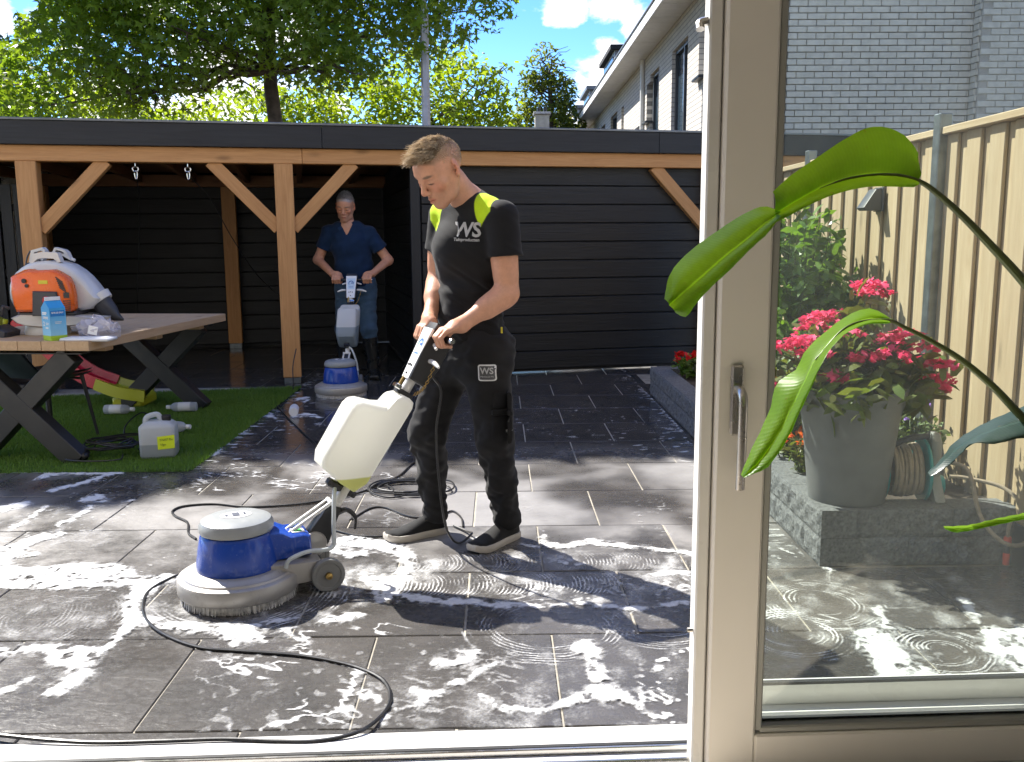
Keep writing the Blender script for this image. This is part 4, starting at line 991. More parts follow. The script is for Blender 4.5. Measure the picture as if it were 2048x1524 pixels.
    for i in range(len(rows) - 1):
        for j in range(k): fs.append((i * k + j, i * k + (j + 1) % k, (i + 1) * k + (j + 1) % k, (i + 1) * k + j))
    fs.append(tuple(range(k))); fs.append(tuple((len(rows) - 1) * k + j for j in range(k)))
    tk.add(vs, fs)
    tank = tk.build('tank', mat_milky('milky_tank', (0.86, 0.855, 0.82), liquid, level, trans=0.45), t, smooth=50)
    m = MB(); m.M = frame(H(0.24, 0.0), U, N)
    m.box((-0.005, 0.05, 0), (0.03, 0.06, 0.05), 0.006); m.tube([(-0.005, 0.02, 0), (-0.005, -0.05, 0)], 0.014, 10); m.box((0.0, 0.005, 0), (0.035, 0.075, 0.03), 0.004); m.build('tank_valve', M_BLKP, tank)
    m = MB(); m.M = frame(H(0.675, 0.0), U, N)
    m.box((0.008, 0.0, 0), (0.022, 0.07, 0.06), 0.004); m.build('tank_clamp', M_BLKP, tank)
    m = MB(); m.M = frame(H(0.695, 0.0), U, N); m.tube([(-0.01, 0.026, -0.02), (0.055, 0.026, -0.02)], 0.0065, 8); m.build('tap_rod', M_BRASS, tank)
    m = MB(); m.M = frame(H(0.695, 0.0), U, N); m.box((0.0, 0.045, 0.02), (0.02, 0.03, 0.04), 0.004); m.build('tap', M_CHROME, tank)
    # control head
    hd_ = MB(); hd_.M = frame(H(0.745, 0.0), U, N)
    hd_.prism([(0.0, -0.050), (0.0, 0.028), (0.20, 0.050), (0.245, 0.046), (0.255, -0.01), (0.22, -0.055), (0.08, -0.062)], -0.048, 0.048, 'xy', 0.006)
    head = hd_.build('control_head', M_BLKP, t)
    pl = MB(); pl.M = frame(H(0.745, 0.0), U, N)
    pl.add([(-0.004, 0.0295, -0.036), (0.215, 0.0535, -0.050), (0.215, 0.0535, 0.050), (-0.004, 0.0295, 0.036), (-0.004, 0.020, -0.036), (0.215, 0.044, -0.050), (0.215, 0.044, 0.050), (-0.004, 0.020, 0.036)],
           [(0, 1, 2, 3), (0, 4, 5, 1), (1, 5, 6, 2), (2, 6, 7, 3), (3, 7, 4, 0)])
    face = pl.build('face_plate', M_LABELW, head, smooth=None)
    fx = (Vector((0.215, 0.0535, 0)) - Vector((-0.004, 0.0295, 0))).normalized()
    MF = frame(H(0.745, 0.0), U, N)
    def onface(u, v, lift=0.0008):      # u along plate from bottom, v across
        p = Vector((-0.004, 0.0295, 0)) + fx * u + Vector((-fx.y, fx.x, 0)) * lift + Vector((0, 0, v)); return MF @ p
    m = MB()
    a = [onface(0.085, -0.032), onface(0.195, -0.038), onface(0.195, 0.038), onface(0.085, 0.032)]; m.add(a, [(0, 1, 2, 3)]); m.build('display', plain('display_blue', (0.50, 0.62, 0.72), 0.3, var=0.04), face, smooth=None)
    m = MB()                                                            # round swirl emblem
    for k in range(26):
        a0 = -2.4 + k * 4.6 / 26; a1 = a0 + 4.6 / 26; w0 = 0.007 * math.sin(math.pi * k / 26) + 0.002; w1 = 0.007 * math.sin(math.pi * (k + 1) / 26) + 0.002
        m.add([onface(0.148 + 0.024 * math.cos(a0), 0.024 * math.sin(a0), 0.0016), onface(0.148 + 0.024 * math.cos(a1), 0.024 * math.sin(a1), 0.0016),
               onface(0.148 + (0.024 - w1) * math.cos(a1), (0.024 - w1) * math.sin(a1), 0.0016), onface(0.148 + (0.024 - w0) * math.cos(a0), (0.024 - w0) * math.sin(a0), 0.0016)], [(0, 1, 2, 3)])
    m.add([onface(0.152, -0.002, .0016), onface(0.152, 0.024, .0016), onface(0.143, 0.022, .0016), onface(0.143, -0.002, .0016)], [(0, 1, 2, 3)])
    m.add([onface(0.105, -0.020, .0016), onface(0.110, -0.020, .0016), onface(0.110, 0.020, .0016), onface(0.105, 0.020, .0016)], [(0, 1, 2, 3)])
    m.build('emblem', M_LABELB, face, smooth=None)
    m = MB()
    for (u, v) in ((0.055, -0.016), (0.058, 0.0), (0.055, 0.016), (0.020, 0.0)):
        c0 = onface(u, v, 0.0); c1 = onface(u, v, 0.006); MB().tube([c0, c1], 0.004, 8).build('button', M_BLKP, face)

    # grips and safety levers to both sides
    BU = 0.945
    for s_ in (-1, 1):
        MB().tube([H(BU, 0.005, s_ * 0.04), H(BU, 0.005, s_ * 0.175)], [0.0145, 0.0145], 12).build('grip', M_BLKP, head)
        MB().tube([H(BU, 0.005, s_ * 0.175), H(BU, 0.005, s_ * 0.190)], [0.0135, 0.010], 12).build('grip_cap', M_CHROME, head)
        MB().tube([H(BU - 0.035, 0.01, s_ * 0.045), H(BU - 0.05, 0.01, s_ * 0.09)], [0.008, 0.006], 8).build('switch_lever', M_WTUBE, head)
        MB().tube(smoothpath([H(0.845, -0.01, s_ * 0.045), H(0.845, -0.012, s_ * 0.09), H(0.835, -0.022, s_ * 0.135)], 5), [0.010] * 5 + [0.010, 0.010, 0.009, 0.008, 0.007, 0.005], 8).build('trigger_bar', M_WTUBE, head)
    # chain from the lever down to the tap
    ch_ = MB(); A = H(0.84, -0.02, -0.085); B = H(0.70, -0.03, -0.03); nl = 15
    for i in range(nl):
        f0 = (i + 0.5) / nl; c = A.lerp(B, f0) + Vector((0, 0, -0.03 * math.sin(math.pi * f0))); dirv = (B - A).normalized()
        side = dirv.cross(Vector((0, 1, 0) if i % 2 else (0, 0, 1))).normalized()
        pts = [c + dirv * 0.0095 * math.cos(a_) + side * 0.0055 * math.sin(a_) for a_ in np.linspace(0, 2 * math.pi, 9)]
        ch_.tube(pts, 0.0013, 5, cap=False)
    ch_.build('chain', M_BRASS, t)
    return t, H, BU
S1, H1, BU1 = scrubber('blue and grey floor scrubber in sunlight, handle held by the man in black', (-1.0, 3.335, 0.0), R_(24), 34.5, (0.55, 0.56, 0.20), 0.425)
S2, H2, BU2 = scrubber('blue and grey floor scrubber in the shade under the canopy edge', (-1.375, 7.83, 0.0), R_(90), 33, (0.36, 0.42, 0.46), 0.56)
def world_of(t, p): return Matrix.Translation(t.location) @ Matrix.Rotation(t.rotation_euler.z, 4, 'Z') @ p

# ------------------------------------------------------------------ table
M_TABLE = wood('bare_table_wood', (0.56, 0.40, 0.24), (0.42, 0.27, 0.15), 0.65, var=0.2)
M_LEGS = plain('black_steel', (0.018, 0.018, 0.018), 0.45, var=0.25)
tb = thing('garden_table', 'long plank garden table with black crossed steel legs on the lawn', 'table', (-2.40, 5.33, 0.012), R_(-6.5))
tw = 0.148
for i in range(7):
    x = -tw * (i + 0.5)
    plank('plank', (x, 0, 0.719), (x, 1.97, 0.719), tw - 0.002, 0.058, M_TABLE, tb, ch=0.003)
for y in (0.33, 0.98, 1.65): plank('batten', (-0.94, y, 0.672), (-0.06, y, 0.672), 0.09, 0.034, M_TABLE, tb)
for y in (0.10, 1.86):
    for (a, b) in (((-0.17, 0.0), (-0.86, 0.66)), ((-0.86, 0.0), (-0.17, 0.66))):
        dy = 0.0 if a[0] > b[0] else 0.004
        d = Vector((b[0] - a[0], 0, b[1] - a[1])).normalized()
        o = plank('leg', (a[0] - d.x * 0.0, y + dy, a[1]), (b[0], y + dy, b[1]), 0.10, 0.125, M_LEGS, tb, up=(0.7, 0, 0.7), ch=0.004)
    plank('top_plate', (-0.95, y, 0.667), (-0.08, y, 0.667), 0.10, 0.008, M_LEGS, tb, ch=0.001)

# ------------------------------------------------------------------ chair half under the table
M_SHELL = plain('slate_shell', (0.045, 0.055, 0.075), 0.45)
cr = thing('garden_chair', 'dark shell chair with black legs pushed under the table', 'chair', (-3.02, 6.05, 0.012), R_(160))
rows = []
for i in range(9):
    t = i / 8; row = []
    for k in range(9):
        u = k / 4 - 1; w = 0.21 * (1 - 0.35 * t ** 3); row.append((u * w, -0.20 + 0.40 * t, 0.43 + 0.05 * u * u * 1.0 + (0.0 if t > 0.2 else 0.0)))
    rows.append(row)
mm_ = MB().strip(rows); mm_.strip([[(p[0], p[1], p[2] - 0.02) for p in r] for r in rows])
mm_.build('seat', M_SHELL, cr, smooth=60)
rows = [[(u / 4 * 0.2 - 0.2, 0.20 + 0.03 * t + 0.05 * (1 - ((u / 4) - 1) ** 2) * 0.5, 0.46 + 0.035 * t) for u in range(9)] for t in range(7)]
mm_ = MB().strip(rows); mm_.strip([[(p[0], p[1] + 0.018, p[2]) for p in r] for r in rows]); mm_.build('backrest', M_SHELL, cr, smooth=60)
for (x, y) in ((-0.15, -0.15), (0.15, -0.15), (-0.15, 0.15), (0.15, 0.15)):
    MB().tube([(x, y, 0.43), (x * 1.35, y * 1.35, 0.0)], [0.014, 0.010], 10).build('leg', M_LEGS, cr)
MB().tube([(-0.15, -0.15, 0.41), (0.15, -0.15, 0.41)], 0.009, 8).build('cross_bar', M_LEGS, cr)

# ------------------------------------------------------------------ backpack leaf blower on the table
M_WPLA = plain('off_white_plastic', (0.60, 0.59, 0.565), 0.35, var=0.06)
M_ORA = plain('orange_plastic', (0.78, 0.135, 0.012), 0.28, var=0.06)
M_DGREY = plain('dark_grey_plastic', (0.035, 0.036, 0.042), 0.45)
M_YEL = plain('yellow_sticker', (0.62, 0.52, 0.03), 0.5, var=0.05)
M_REDP2 = plain('red_plastic', (0.42, 0.012, 0.015), 0.32, var=0.06)
BY = 5.80
bw = thing('leaf_blower', 'white and orange backpack leaf blower standing on the table end', 'leaf blower', (-2.76, BY, 0.757))
bw.scale = (1.0, 1.0, 1.0)
def bl_(cx, cy): return (-2.983 + 0.000476 * cx + 2.66 - 0.025, 1.348 - 0.000467 * cy - 0.765 - 0.01)
def bpoly(*ps): return [bl_(*p) for p in ps]
snail = bpoly((95, 650), (105, 560), (135, 470), (200, 390), (280, 325), (370, 275), (480, 245), (600, 235), (730, 248), (850, 295), (960, 370), (1050, 455), (1130, 560), (1210, 680), (1262, 745), (1240, 790), (1130, 880), (1010, 905), (880, 930), (500, 940), (260, 905), (130, 830), (98, 740))
MB().prism(snail, -0.055, 0.17, 'xz', 0.025).build('fan_housing', M_WPLA, bw, smooth=50)
MB().tube([Vector((*bl_(1170, 720), 0)).xzy + Vector((0, 0.05, 0)), Vector((*bl_(1230, 800), 0)).xzy + Vector((0, 0.05, 0))], [0.076, 0.07], 20).build('outlet', M_WPLA, bw)
q = [Vector((bl_(a, b)[0], 0.05, bl_(a, b)[1])) for a, b in ((1215, 800), (1270, 880), (1330, 940), (1400, 1010), (1490, 1050))]
MB().tube(q, [0.062, 0.058, 0.05, 0.03, 0.006], 16).build('elbow', M_DGREY, bw)
cov = bpoly((250, 440), (330, 395), (440, 345), (500, 337), (540, 357), (740, 349), (790, 345), (850, 375), (960, 445), (1005, 560), (1022, 700), (1020, 860), (985, 900), (290, 900), (255, 800), (240, 640))
cover = MB().prism(cov, -0.165, -0.058, 'xz', 0.022).build('engine_cover', M_ORA, bw, smooth=50)
MB().prism(bpoly((548, 622), (856, 632), (890, 950), (520, 950)), -0.185, -0.166, 'xz', 0.008).build('starter_cover', M_DGREY, cover)
MB().lathe([(0, -0.012), (0.026, -0.012), (0.026, 0.0), (0.02, 0.006), (0, 0.008)], 20, axis='y').build('starter_grip', M_REDP2, cover, loc=(bl_(725, 745)[0], -0.187, bl_(725, 745)[1]))
m = MB(); m.box((bl_(680, 508)[0], -0.1665, bl_(680, 508)[1]), (0.056, 0.003, 0.022)); m.build('sticker', M_YEL, cover)
for (a, b, r0) in ((440, 490, 0.014), (470, 555, 0.011)): MB().lathe([(0, 0.0), (r0, 0.0), (r0, 0.008), (0, 0.010)], 16, axis='y').build('knob', M_BLKP, cover, loc=(bl_(a, b)[0], -0.164, bl_(a, b)[1]))
for i in range(6):
    x0, z0 = bl_(860 + i * 3, 445 + i * 27); x1, z1 = bl_(915 + i * 14 if i < 5 else 980, 445 + i * 27 + 22 + 40)
    MB().box(((x0 + x1) / 2, -0.166, (z0 + z1) / 2), (0.052, 0.004, 0.006), R=Matrix.Rotation(R_(38), 3, 'Y')).build('vent_slot', M_BLKP, cover)
for i in range(6):
    x, z = bl_(962, 755 + i * 27); MB().box((x, -0.166, z), (0.046, 0.004, 0.006), R=Matrix.Rotation(R_(-4), 3, 'Y')).build('vent_slot', M_BLKP, cover)
MB().box((bl_(965, 680)[0], -0.166, bl_(965, 680)[1]), (0.034, 0.004, 0.034)).build('exhaust', M_BLKP, cover)
def archframe(outer, inner, y0, y1, name):
    n = len(outer); m = MB(); vs = []
    for y in (y0, y1):
        for p in outer: vs.append((p[0], y, p[1]))
        for p in inner: vs.append((p[0], y, p[1]))
    fs = []; N2 = 2 * n
    for k in range(n):
        k2 = (k + 1) % n
        fs += [(k, k2, n + k2, n + k), (N2 + k, N2 + n + k, N2 + n + k2, N2 + k2), (k, N2 + k, N2 + k2, k2), (n + k, n + k2, N2 + n + k2, N2 + n + k)]
    m.add(vs, fs); return m.build(name, M_WPLA, bw, smooth=None)
archframe(bpoly((380, 275), (452, 140), (560, 118), (755, 130), (795, 255)), bpoly((445, 250), (490, 212), (560, 200), (700, 210), (745, 250)), -0.03, 0.02, 'carry_handle')
archframe(bpoly((238, 265), (280, 100), (430, 60), (462, 95), (480, 160), (400, 265)), bpoly((300, 230), (318, 125), (415, 102), (435, 115), (440, 150), (380, 225)), 0.10, 0.15, 'shoulder_frame')
archframe(bpoly((560, 125), (598, 62), (720, 95), (755, 130), (795, 240), (700, 180)), bpoly((600, 122), (612, 95), (690, 118), (710, 130), (720, 150), (690, 150)), 0.10, 0.15, 'shoulder_frame')
MB().prism(bpoly((200, 340), (240, 275), (400, 225), (400, 300), (230, 385)), 0.05, 0.16, 'xz', 0.01).build('back_pad', M_DGREY, bw)
MB().tube([Vector((bl_(a, b)[0], 0.12, bl_(a, b)[1])) for a, b in ((790, 225), (838, 240))], 0.010, 8).build('buckle', M_WPLA, bw)
MB().box((bl_(640, 930)[0], -0.02, bl_(640, 930)[1]), (0.36, 0.20, 0.03), 0.01).build('mount', M_DGREY, bw)
MB().prism(bpoly((165, 985), (285, 935), (860, 945), (1360, 985), (1320, 1060), (880, 1100), (540, 1120), (330, 1085), (230, 1050)), -0.13, 0.14, 'xz', 0.02).build('base_tray', M_WPLA, bw, smooth=50)
MB().lathe([(0.12, 0.0), (0.135, 0.0), (0.14, 0.02), (0.125, 0.075), (0.10, 0.09)], 32, sy=0.8).build('base_ring', M_WPLA, bw, loc=(bl_(520, 1000)[0], 0.0, 0.0))
MB().tube(smoothpath([(bl_(150, 860)[0], -0.1, bl_(150, 860)[1]), (bl_(90, 835)[0], -0.12, bl_(90, 835)[1]), (bl_(85, 880)[0], -0.13, bl_(85, 880)[1]), (bl_(60, 960)[0], -0.13, bl_(60, 960)[1])], 5), 0.012, 8).build('control_arm', M_DGREY, bw)
MB().tube(smoothpath([(bl_(250, 110)[0], 0.12, bl_(250, 110)[1]), (bl_(190, 200)[0], 0.13, bl_(190, 200)[1]), (bl_(160, 330)[0], 0.13, bl_(160, 330)[1]), (bl_(165, 470)[0], 0.12, bl_(165, 470)[1])], 5), 0.005, 6).build('strap', M_DGREY, bw)

# lime garden tool at the left edge of the table
M_LIME = plain('lime_plastic', (0.36, 0.42, 0.02), 0.35)
lt = thing('garden_tool', 'lime green power tool with loop handle and black base at table edge', 'power tool', (-3.17, 5.66, 0.757))
MB().tube(smoothpath([(-0.12, 0, 0.17), (-0.08, 0, 0.30), (-0.01, 0, 0.335), (0.06, 0, 0.30), (0.075, 0, 0.22), (0.05, 0, 0.13), (0.02, 0, 0.08)], 6), 0.020, 12).build('loop_handle', M_LIME, lt)
MB().prism([(-0.14, 0.07), (0.08, 0.07), (0.085, 0.14), (0.03, 0.19), (-0.14, 0.20)], -0.06, 0.06, 'xz', 0.015).build('body', M_LIME, lt)
MB().prism([(-0.20, 0.0), (0.16, 0.0), (0.17, 0.035), (0.10, 0.07), (-0.20, 0.08)], -0.09, 0.09, 'xz', 0.01).build('base', M_DGREY, lt)
MB().box((0.03, -0.092, 0.072), (0.20, 0.006, 0.008)).build('trim', M_ORA, lt)

# drink carton
CT = R_(52); cH = 0.20; cw = 0.096
dc = thing('drink_carton', 'blue gable-top drink carton with green base on the table corner', 'carton', (-2.635, 5.425, 0.752), CT)
def mat_carton():
    t = NT('carton_print'); v = t.coord('Object', rnd=False); sp = t.n('ShaderNodeSeparateXYZ'); t.l(v, sp.inputs[0]); z = sp.outputs[2]
    c = t.mix(t.mrange(z, 0.05, 0.20), (0.24, 0.52, 0.70), (0.03, 0.30, 0.62)); c = t.mix(t.mrange(z, 0.036, 0.040, 1, 0), c, (0.33, 0.50, 0.02))
    for zz in (0.012, 0.024): c = t.mix(t.mrange(t.math('ABSOLUTE', t.math('SUBTRACT', z, zz)), 0.0005, 0.0012, 0.6, 0), c, (0.16, 0.30, 0.02))
    return t.end(t.bsdf(c, 0.3, 0, 0.5))
a_ = cw / 2; g0 = cH; g1 = cH + 0.042; g2 = g1 + 0.022
m = MB().box((0, 0, cH / 2), (cw, cw, cH)); m.v = m.v; cb_ = m.build('body', mat_carton(), dc, smooth=None)
m = MB(); m.add([(-a_, -a_, g0), (a_, -a_, g0), (a_, a_, g0), (-a_, a_, g0), (-a_, 0, g1), (a_, 0, g1)], [(0, 1, 5, 4), (2, 3, 4, 5), (1, 2, 5), (3, 0, 4), (0, 3, 2, 1)]); m.build('gable', plain('carton_blue', (0.03, 0.30, 0.62), 0.3, var=0.04), dc, smooth=None)
MB().box((0, 0, (g1 + g2) / 2), (cw - 0.004, 0.006, g2 - g1), 0.001).build('top_seam', M_LABELW, dc)
def on_face(side, u, z, lift=0.0012):
    if side == 'L': return frame((-a_ - lift, -u, z), (0, -1, 0), (0, 0, 1))       # face towards the left of the picture
    return frame((u, -a_ - lift, z), (1, 0, 0), (0, 0, 1))
FL, FR = 'L', 'R'
for (sd__, txt, sz, u, z, bold) in ((FL, 'DRINK', 0.021, 0.0, 0.142, 0.0006), (FL, '2', 0.036, 0.022, 0.106, 0.0006), (FR, 'BAR-LE-DUC', 0.0125, 0.0, 0.172, 0.0003)):
    text_obj('lettering', txt, sz, M_LABELW, on_face(sd__, -u if sd__ == FL else u, z), cb_, bold=bold)
for (sd__, u, z, w, h) in ((FL, 0.008, 0.172, 0.050, 0.010), (FL, 0.012, 0.162, 0.045, 0.005), (FL, -0.016, 0.112, 0.034, 0.004), (FL, -0.016, 0.104, 0.030, 0.004), (FL, -0.010, 0.083, 0.030, 0.010), (FR, 0.0, 0.118, 0.040, 0.003), (FR, 0.0, 0.110, 0.036, 0.003)):
    M0 = on_face(sd__, -u if sd__ == FL else u, z); m = MB(); m.M = M0; m.box((0, 0, 0), (w, h, 0.0008)); m.build('print_bar', M_LABELW, cb_, smooth=None)
M0 = on_face(FR, 0, 0.164); m = MB(); m.M = M0; m.box((0, 0.004, -0.0005), (cw - 0.012, 0.034, 0.0006)); m.build('print_band', plain('carton_band', (0.01, 0.16, 0.45), 0.3), cb_, smooth=None)

# crumpled clear bag, white lid
def mat_bag():
    t = NT('clear_film'); tr = t.n('ShaderNodeBsdfTransparent'); t.val(tr.inputs[0], (0.93, 0.92, 0.94))
    v = t.coord('Object', rnd=False); b = t.bsdf((0.72, 0.70, 0.74), 0.16, 0, 0.7, t.noise(v, 55, 4), 0.6, 0.006)
    ms = t.n('ShaderNodeMixShader'); ms.inputs[0].default_value = 0.40; t.l(tr.outputs[0], ms.inputs[1]); t.l(b.outputs[0], ms.inputs[2]); return t.end(ms)
bg_ = thing('plastic_bag', 'crumpled clear plastic bag with paper tag lying on the table', 'bag', (-2.435, 5.56, 0.752))
m = MB(); m.ball((0, 0, 0.055), (0.12, 0.10, 0.065), 22, 14); rs = np.random.RandomState(3)
m.v = [(x + 0.022 * math.sin(z * 90 + y * 60) + rs.normal() * .004, y + 0.02 * math.sin(x * 70 + z * 50), max(0.002, z + 0.028 * math.sin(x * 55 + 1) * math.cos(y * 48) + rs.normal() * .005)) for (x, y, z) in m.v]
m.build('film', mat_bag(), bg_, smooth=None)
MB().box((0.01, -0.105, 0.06), (0.055, 0.002, 0.05), R=Matrix.Rotation(R_(14), 3, 'Y')).build('tag', M_LABELW, bg_)
lid = thing('white_lid', 'flat white plastic lid lying at the table corner', 'lid', (-2.44, 5.425, 0.752), R_(-4))
MB().box((0, 0, 0.012), (0.30, 0.13, 0.020), 0.009).build('plate', M_LABELW, lid, smooth=60)
MB().box((0, 0, 0.0235), (0.25, 0.09, 0.004), 0.0015).build('raised_rim', M_LABELW, lid)

# ------------------------------------------------------------------ toy slide
M_SLRED = plain('slide_red', (0.50, 0.012, 0.025), 0.3, var=0.05); M_SLLIM = plain('slide_lime', (0.42, 0.42, 0.02), 0.35, var=0.05)
sld = thing('toy_slide', 'red toy slide with lime green run-out behind the table', 'slide', (-3.30, 7.48, 0.012))
sld.scale = (1.05, 1.05, 1.05)
def chute(path, w, h):
    rows = []
    for i, p in enumerate(path):
        t = (path[min(i + 1, len(path) - 1)] - path[max(i - 1, 0)]).normalized(); s_ = Vector((-0.16, 0.987, 0)); n_ = t.cross(s_).normalized()
        if n_.z < 0: n_ = -n_
        prof = [(-w, -0.01), (-w - 0.004, h), (-w + 0.03, h + 0.004), (-w + 0.05, 0.02), (-w + 0.09, 0.004), (0, 0), (w - 0.09, 0.004), (w - 0.05, 0.02), (w - 0.03, h + 0.004), (w + 0.004, h), (w, -0.01)]
        rows.append([p + s_ * a + n_ * b for a, b in prof])
    m = MB().strip(rows); m.strip([[q - Vector((0, 0, 0.012)) for q in r] for r in rows]); return m
P = smoothpath([(-0.60, 0.02, 0.66), (-0.34, 0.0, 0.40), (-0.10, -0.03, 0.22), (0.12, -0.06, 0.135)], 6)
chute(P, 0.17, 0.07).build('chute', M_SLRED, sld, smooth=40)
P = smoothpath([(0.02, -0.05, 0.165), (0.20, -0.075, 0.105), (0.42, -0.11, 0.075)], 6)
lm = chute(P, 0.185, 0.065); lm.box((0.30, -0.09, 0.045), (0.24, 0.30, 0.088), 0.02); lm.build('run_out', M_SLLIM, sld, smooth=40)
for s_ in (-1, 1): MB().tube([(-0.60, s_ * 0.17, 0.68), (-0.85, s_ * 0.19, 0.0)], 0.022, 10).build('leg', M_SLLIM, sld)

# ------------------------------------------------------------------ bottles, jerrycan
M_BOT = mat_milky('bottle_plastic', (0.66, 0.69, 0.72), (0.66, 0.69, 0.72), -5, trans=0.5, alpha=0.12)
def bottle(label, p, ang, up=0.0, lab=True, text=None):
    t = thing('bottle', label, 'bottle', p, ang, 'empty plastic bottles left on the ground')
    prof = [(0.0, 0.0), (0.030, 0.0), (0.035, 0.004), (0.036, 0.012), (0.036, 0.155), (0.033, 0.172), (0.022, 0.188), (0.0145, 0.196), (0.0145, 0.206)]
    b = MB().lathe(prof, 28, axis='x').build('body', M_BOT if lab else M_LABELW, t); MB().lathe([(0.0165, 0.200), (0.0165, 0.226), (0.015, 0.229), (0.0, 0.229)], 20, axis='x').build('cap', M_LABELW, t)
    if lab: MB().lathe([(0.0364, 0.045), (0.0368, 0.046), (0.0368, 0.135), (0.0364, 0.136)], 28, axis='x').build('label', M_LABELW, b)
    if text:
        o = text_obj('lettering', text, 0.036, M_LABELD, frame((0.09, -0.0375, 0.004), (-1, 0, 0) if text == 'NO' else (1, 0, 0), (0, 0, -1) if text == 'NO' else (0, 0, 1)), b, bold=0.0008)
    return t
bottle('clear plastic bottle lying on turf with its cap pointing to the big jerrycan', (-3.03, 6.915, 0.062), R_(-2))
bottle('clear plastic bottle lying by the far table leg, cap to the left', (-2.355, 7.00, 0.062), R_(184), text='NO')
bottle('white plastic bottle lying on the wet tiles with its base to the viewer', (-1.575, 6.86, 0.037), R_(100), lab=False)
bottle('clear plastic bottle half hidden behind the jerrycan', (-2.37, 6.25, 0.062), R_(-8))
jc = thing('jerrycan', 'translucent jerrycan with yellow handwritten note standing on the turf', 'jerrycan', (-2.115, 5.56, 0.015), R_(10))
M_CAN = mat_milky('jerrycan_plastic', (0.70, 0.73, 0.75), (0.42, 0.46, 0.49), 0.105, trans=0.45)
def rrect(w, d, r, n=5):
    o = []
    for (cx, cy, a0) in ((w - r, d - r, 0), (-w + r, d - r, 90), (-w + r, -d + r, 180), (w - r, -d + r, 270)):
        for k in range(n): a = R_(a0 + 90 * k / (n - 1)); o.append((cx + r * math.cos(a), cy + r * math.sin(a)))
    return o
rows = []
for (z, w, d, r) in ((0.0, 0.085, 0.065, 0.02), (0.006, 0.100, 0.078, 0.022), (0.02, 0.106, 0.083, 0.024), (0.185, 0.106, 0.083, 0.024), (0.20, 0.103, 0.080, 0.024), (0.222, 0.075, 0.062, 0.022), (0.228, 0.055, 0.045, 0.02)):
    rows.append([(a, b, z) for a, b in rrect(w, d, r)])
k = len(rows[0]); fs = []
for i in range(len(rows) - 1):
    for j in range(k): fs.append((i * k + j, i * k + (j + 1) % k, (i + 1) * k + (j + 1) % k, (i + 1) * k + j))
fs += [tuple(range(k)), tuple((len(rows) - 1) * k + j for j in range(k))]
cb2 = MB().add([p for r in rows for p in r], fs).build('body', M_CAN, jc, smooth=50)
MB().tube(smoothpath([(-0.075, 0, 0.20), (-0.065, 0, 0.245), (-0.02, 0, 0.262), (0.005, 0, 0.258), (0.02, 0, 0.222)], 6), 0.017, 12).build('grip', M_CAN, jc)
MB().lathe([(0.026, 0.0), (0.028, 0.005), (0.028, 0.03), (0.025, 0.034), (0, 0.034)], 24).build('cap', M_BLKP, jc, loc=(0.050, 0, 0.223))
MB().lathe([(0.026, 0.0), (0.024, 0.02), (0.0, 0.02)], 20).build('neck', M_CAN, jc, loc=(0.050, 0, 0.212))
M_NOTE = plain('note_yellow', (0.62, 0.74, 0.02), 0.6, var=0.03)
nt = MB().add([(0.005, -0.0855, 0.058), (0.104, -0.0855, 0.064), (0.106, -0.0855, 0.148), (0.004, -0.0855, 0.138)], [(0, 1, 2, 3)]).build('note', M_NOTE, jc, smooth=None)
M_INK = plain('ink', (0.16, 0.20, 0.03), 0.7)
text_obj('handwriting', 'TN07 Rx', 0.021, M_INK, frame((0.055, -0.0865, 0.118), (1, 0, 0.06), (0, 0, 1)), nt, shear=0.2)
text_obj('handwriting', 'Vlgn', 0.020, M_INK, frame((0.036, -0.0865, 0.088), (1, 0, 0.06), (0, 0, 1)), nt, shear=0.25)

# ------------------------------------------------------------------ cables
def cable(name, label, pts, r=0.0045, n=8, z=None):
    P = smoothpath([(p[0], p[1], p[2] if len(p) > 2 else r + (0.001 if p[1] > 2.40 else 0.012)) for p in pts], n)
    t = thing(name, label, 'cable', (0, 0, 0)); MB().tube(P, r, 7).build('flex', M_CABLE, t); return t
cable('power_cable', 'long black cable looping across the wet tiles in the foreground', [(-1.458, 2.333), (-1.364, 2.311), (-1.216, 2.282), (-1.075, 2.266), (-0.903, 2.269), (-0.745, 2.274), (-0.595, 2.260), (-0.488, 2.260), (-0.388, 2.304), (-0.337, 2.422), (-0.331, 2.522), (-0.372, 2.626), (-0.482, 2.718), (-0.655, 2.790), (-0.860, 2.829), (-1.000, 2.859), (-1.140, 2.951), (-1.253, 3.074), (-1.324, 3.214), (-1.357, 3.359), (-1.322, 3.489), (-1.254, 3.598)], 0.0055)
cable('power_cable', 'black cable looping behind the blue scrubber motor', [(-1.377, 3.974), (-1.440, 4.061), (-1.498, 4.220), (-1.587, 4.318), (-1.636, 4.411), (-1.603, 4.495), (-1.460, 4.525), (-1.266, 4.465), (-1.023, 4.508), (-0.861, 4.601), (-0.748, 4.710), (-0.639, 4.906), (-0.572, 5.065), (-0.524, 5.344), (-0.463, 5.481)], 0.0055)
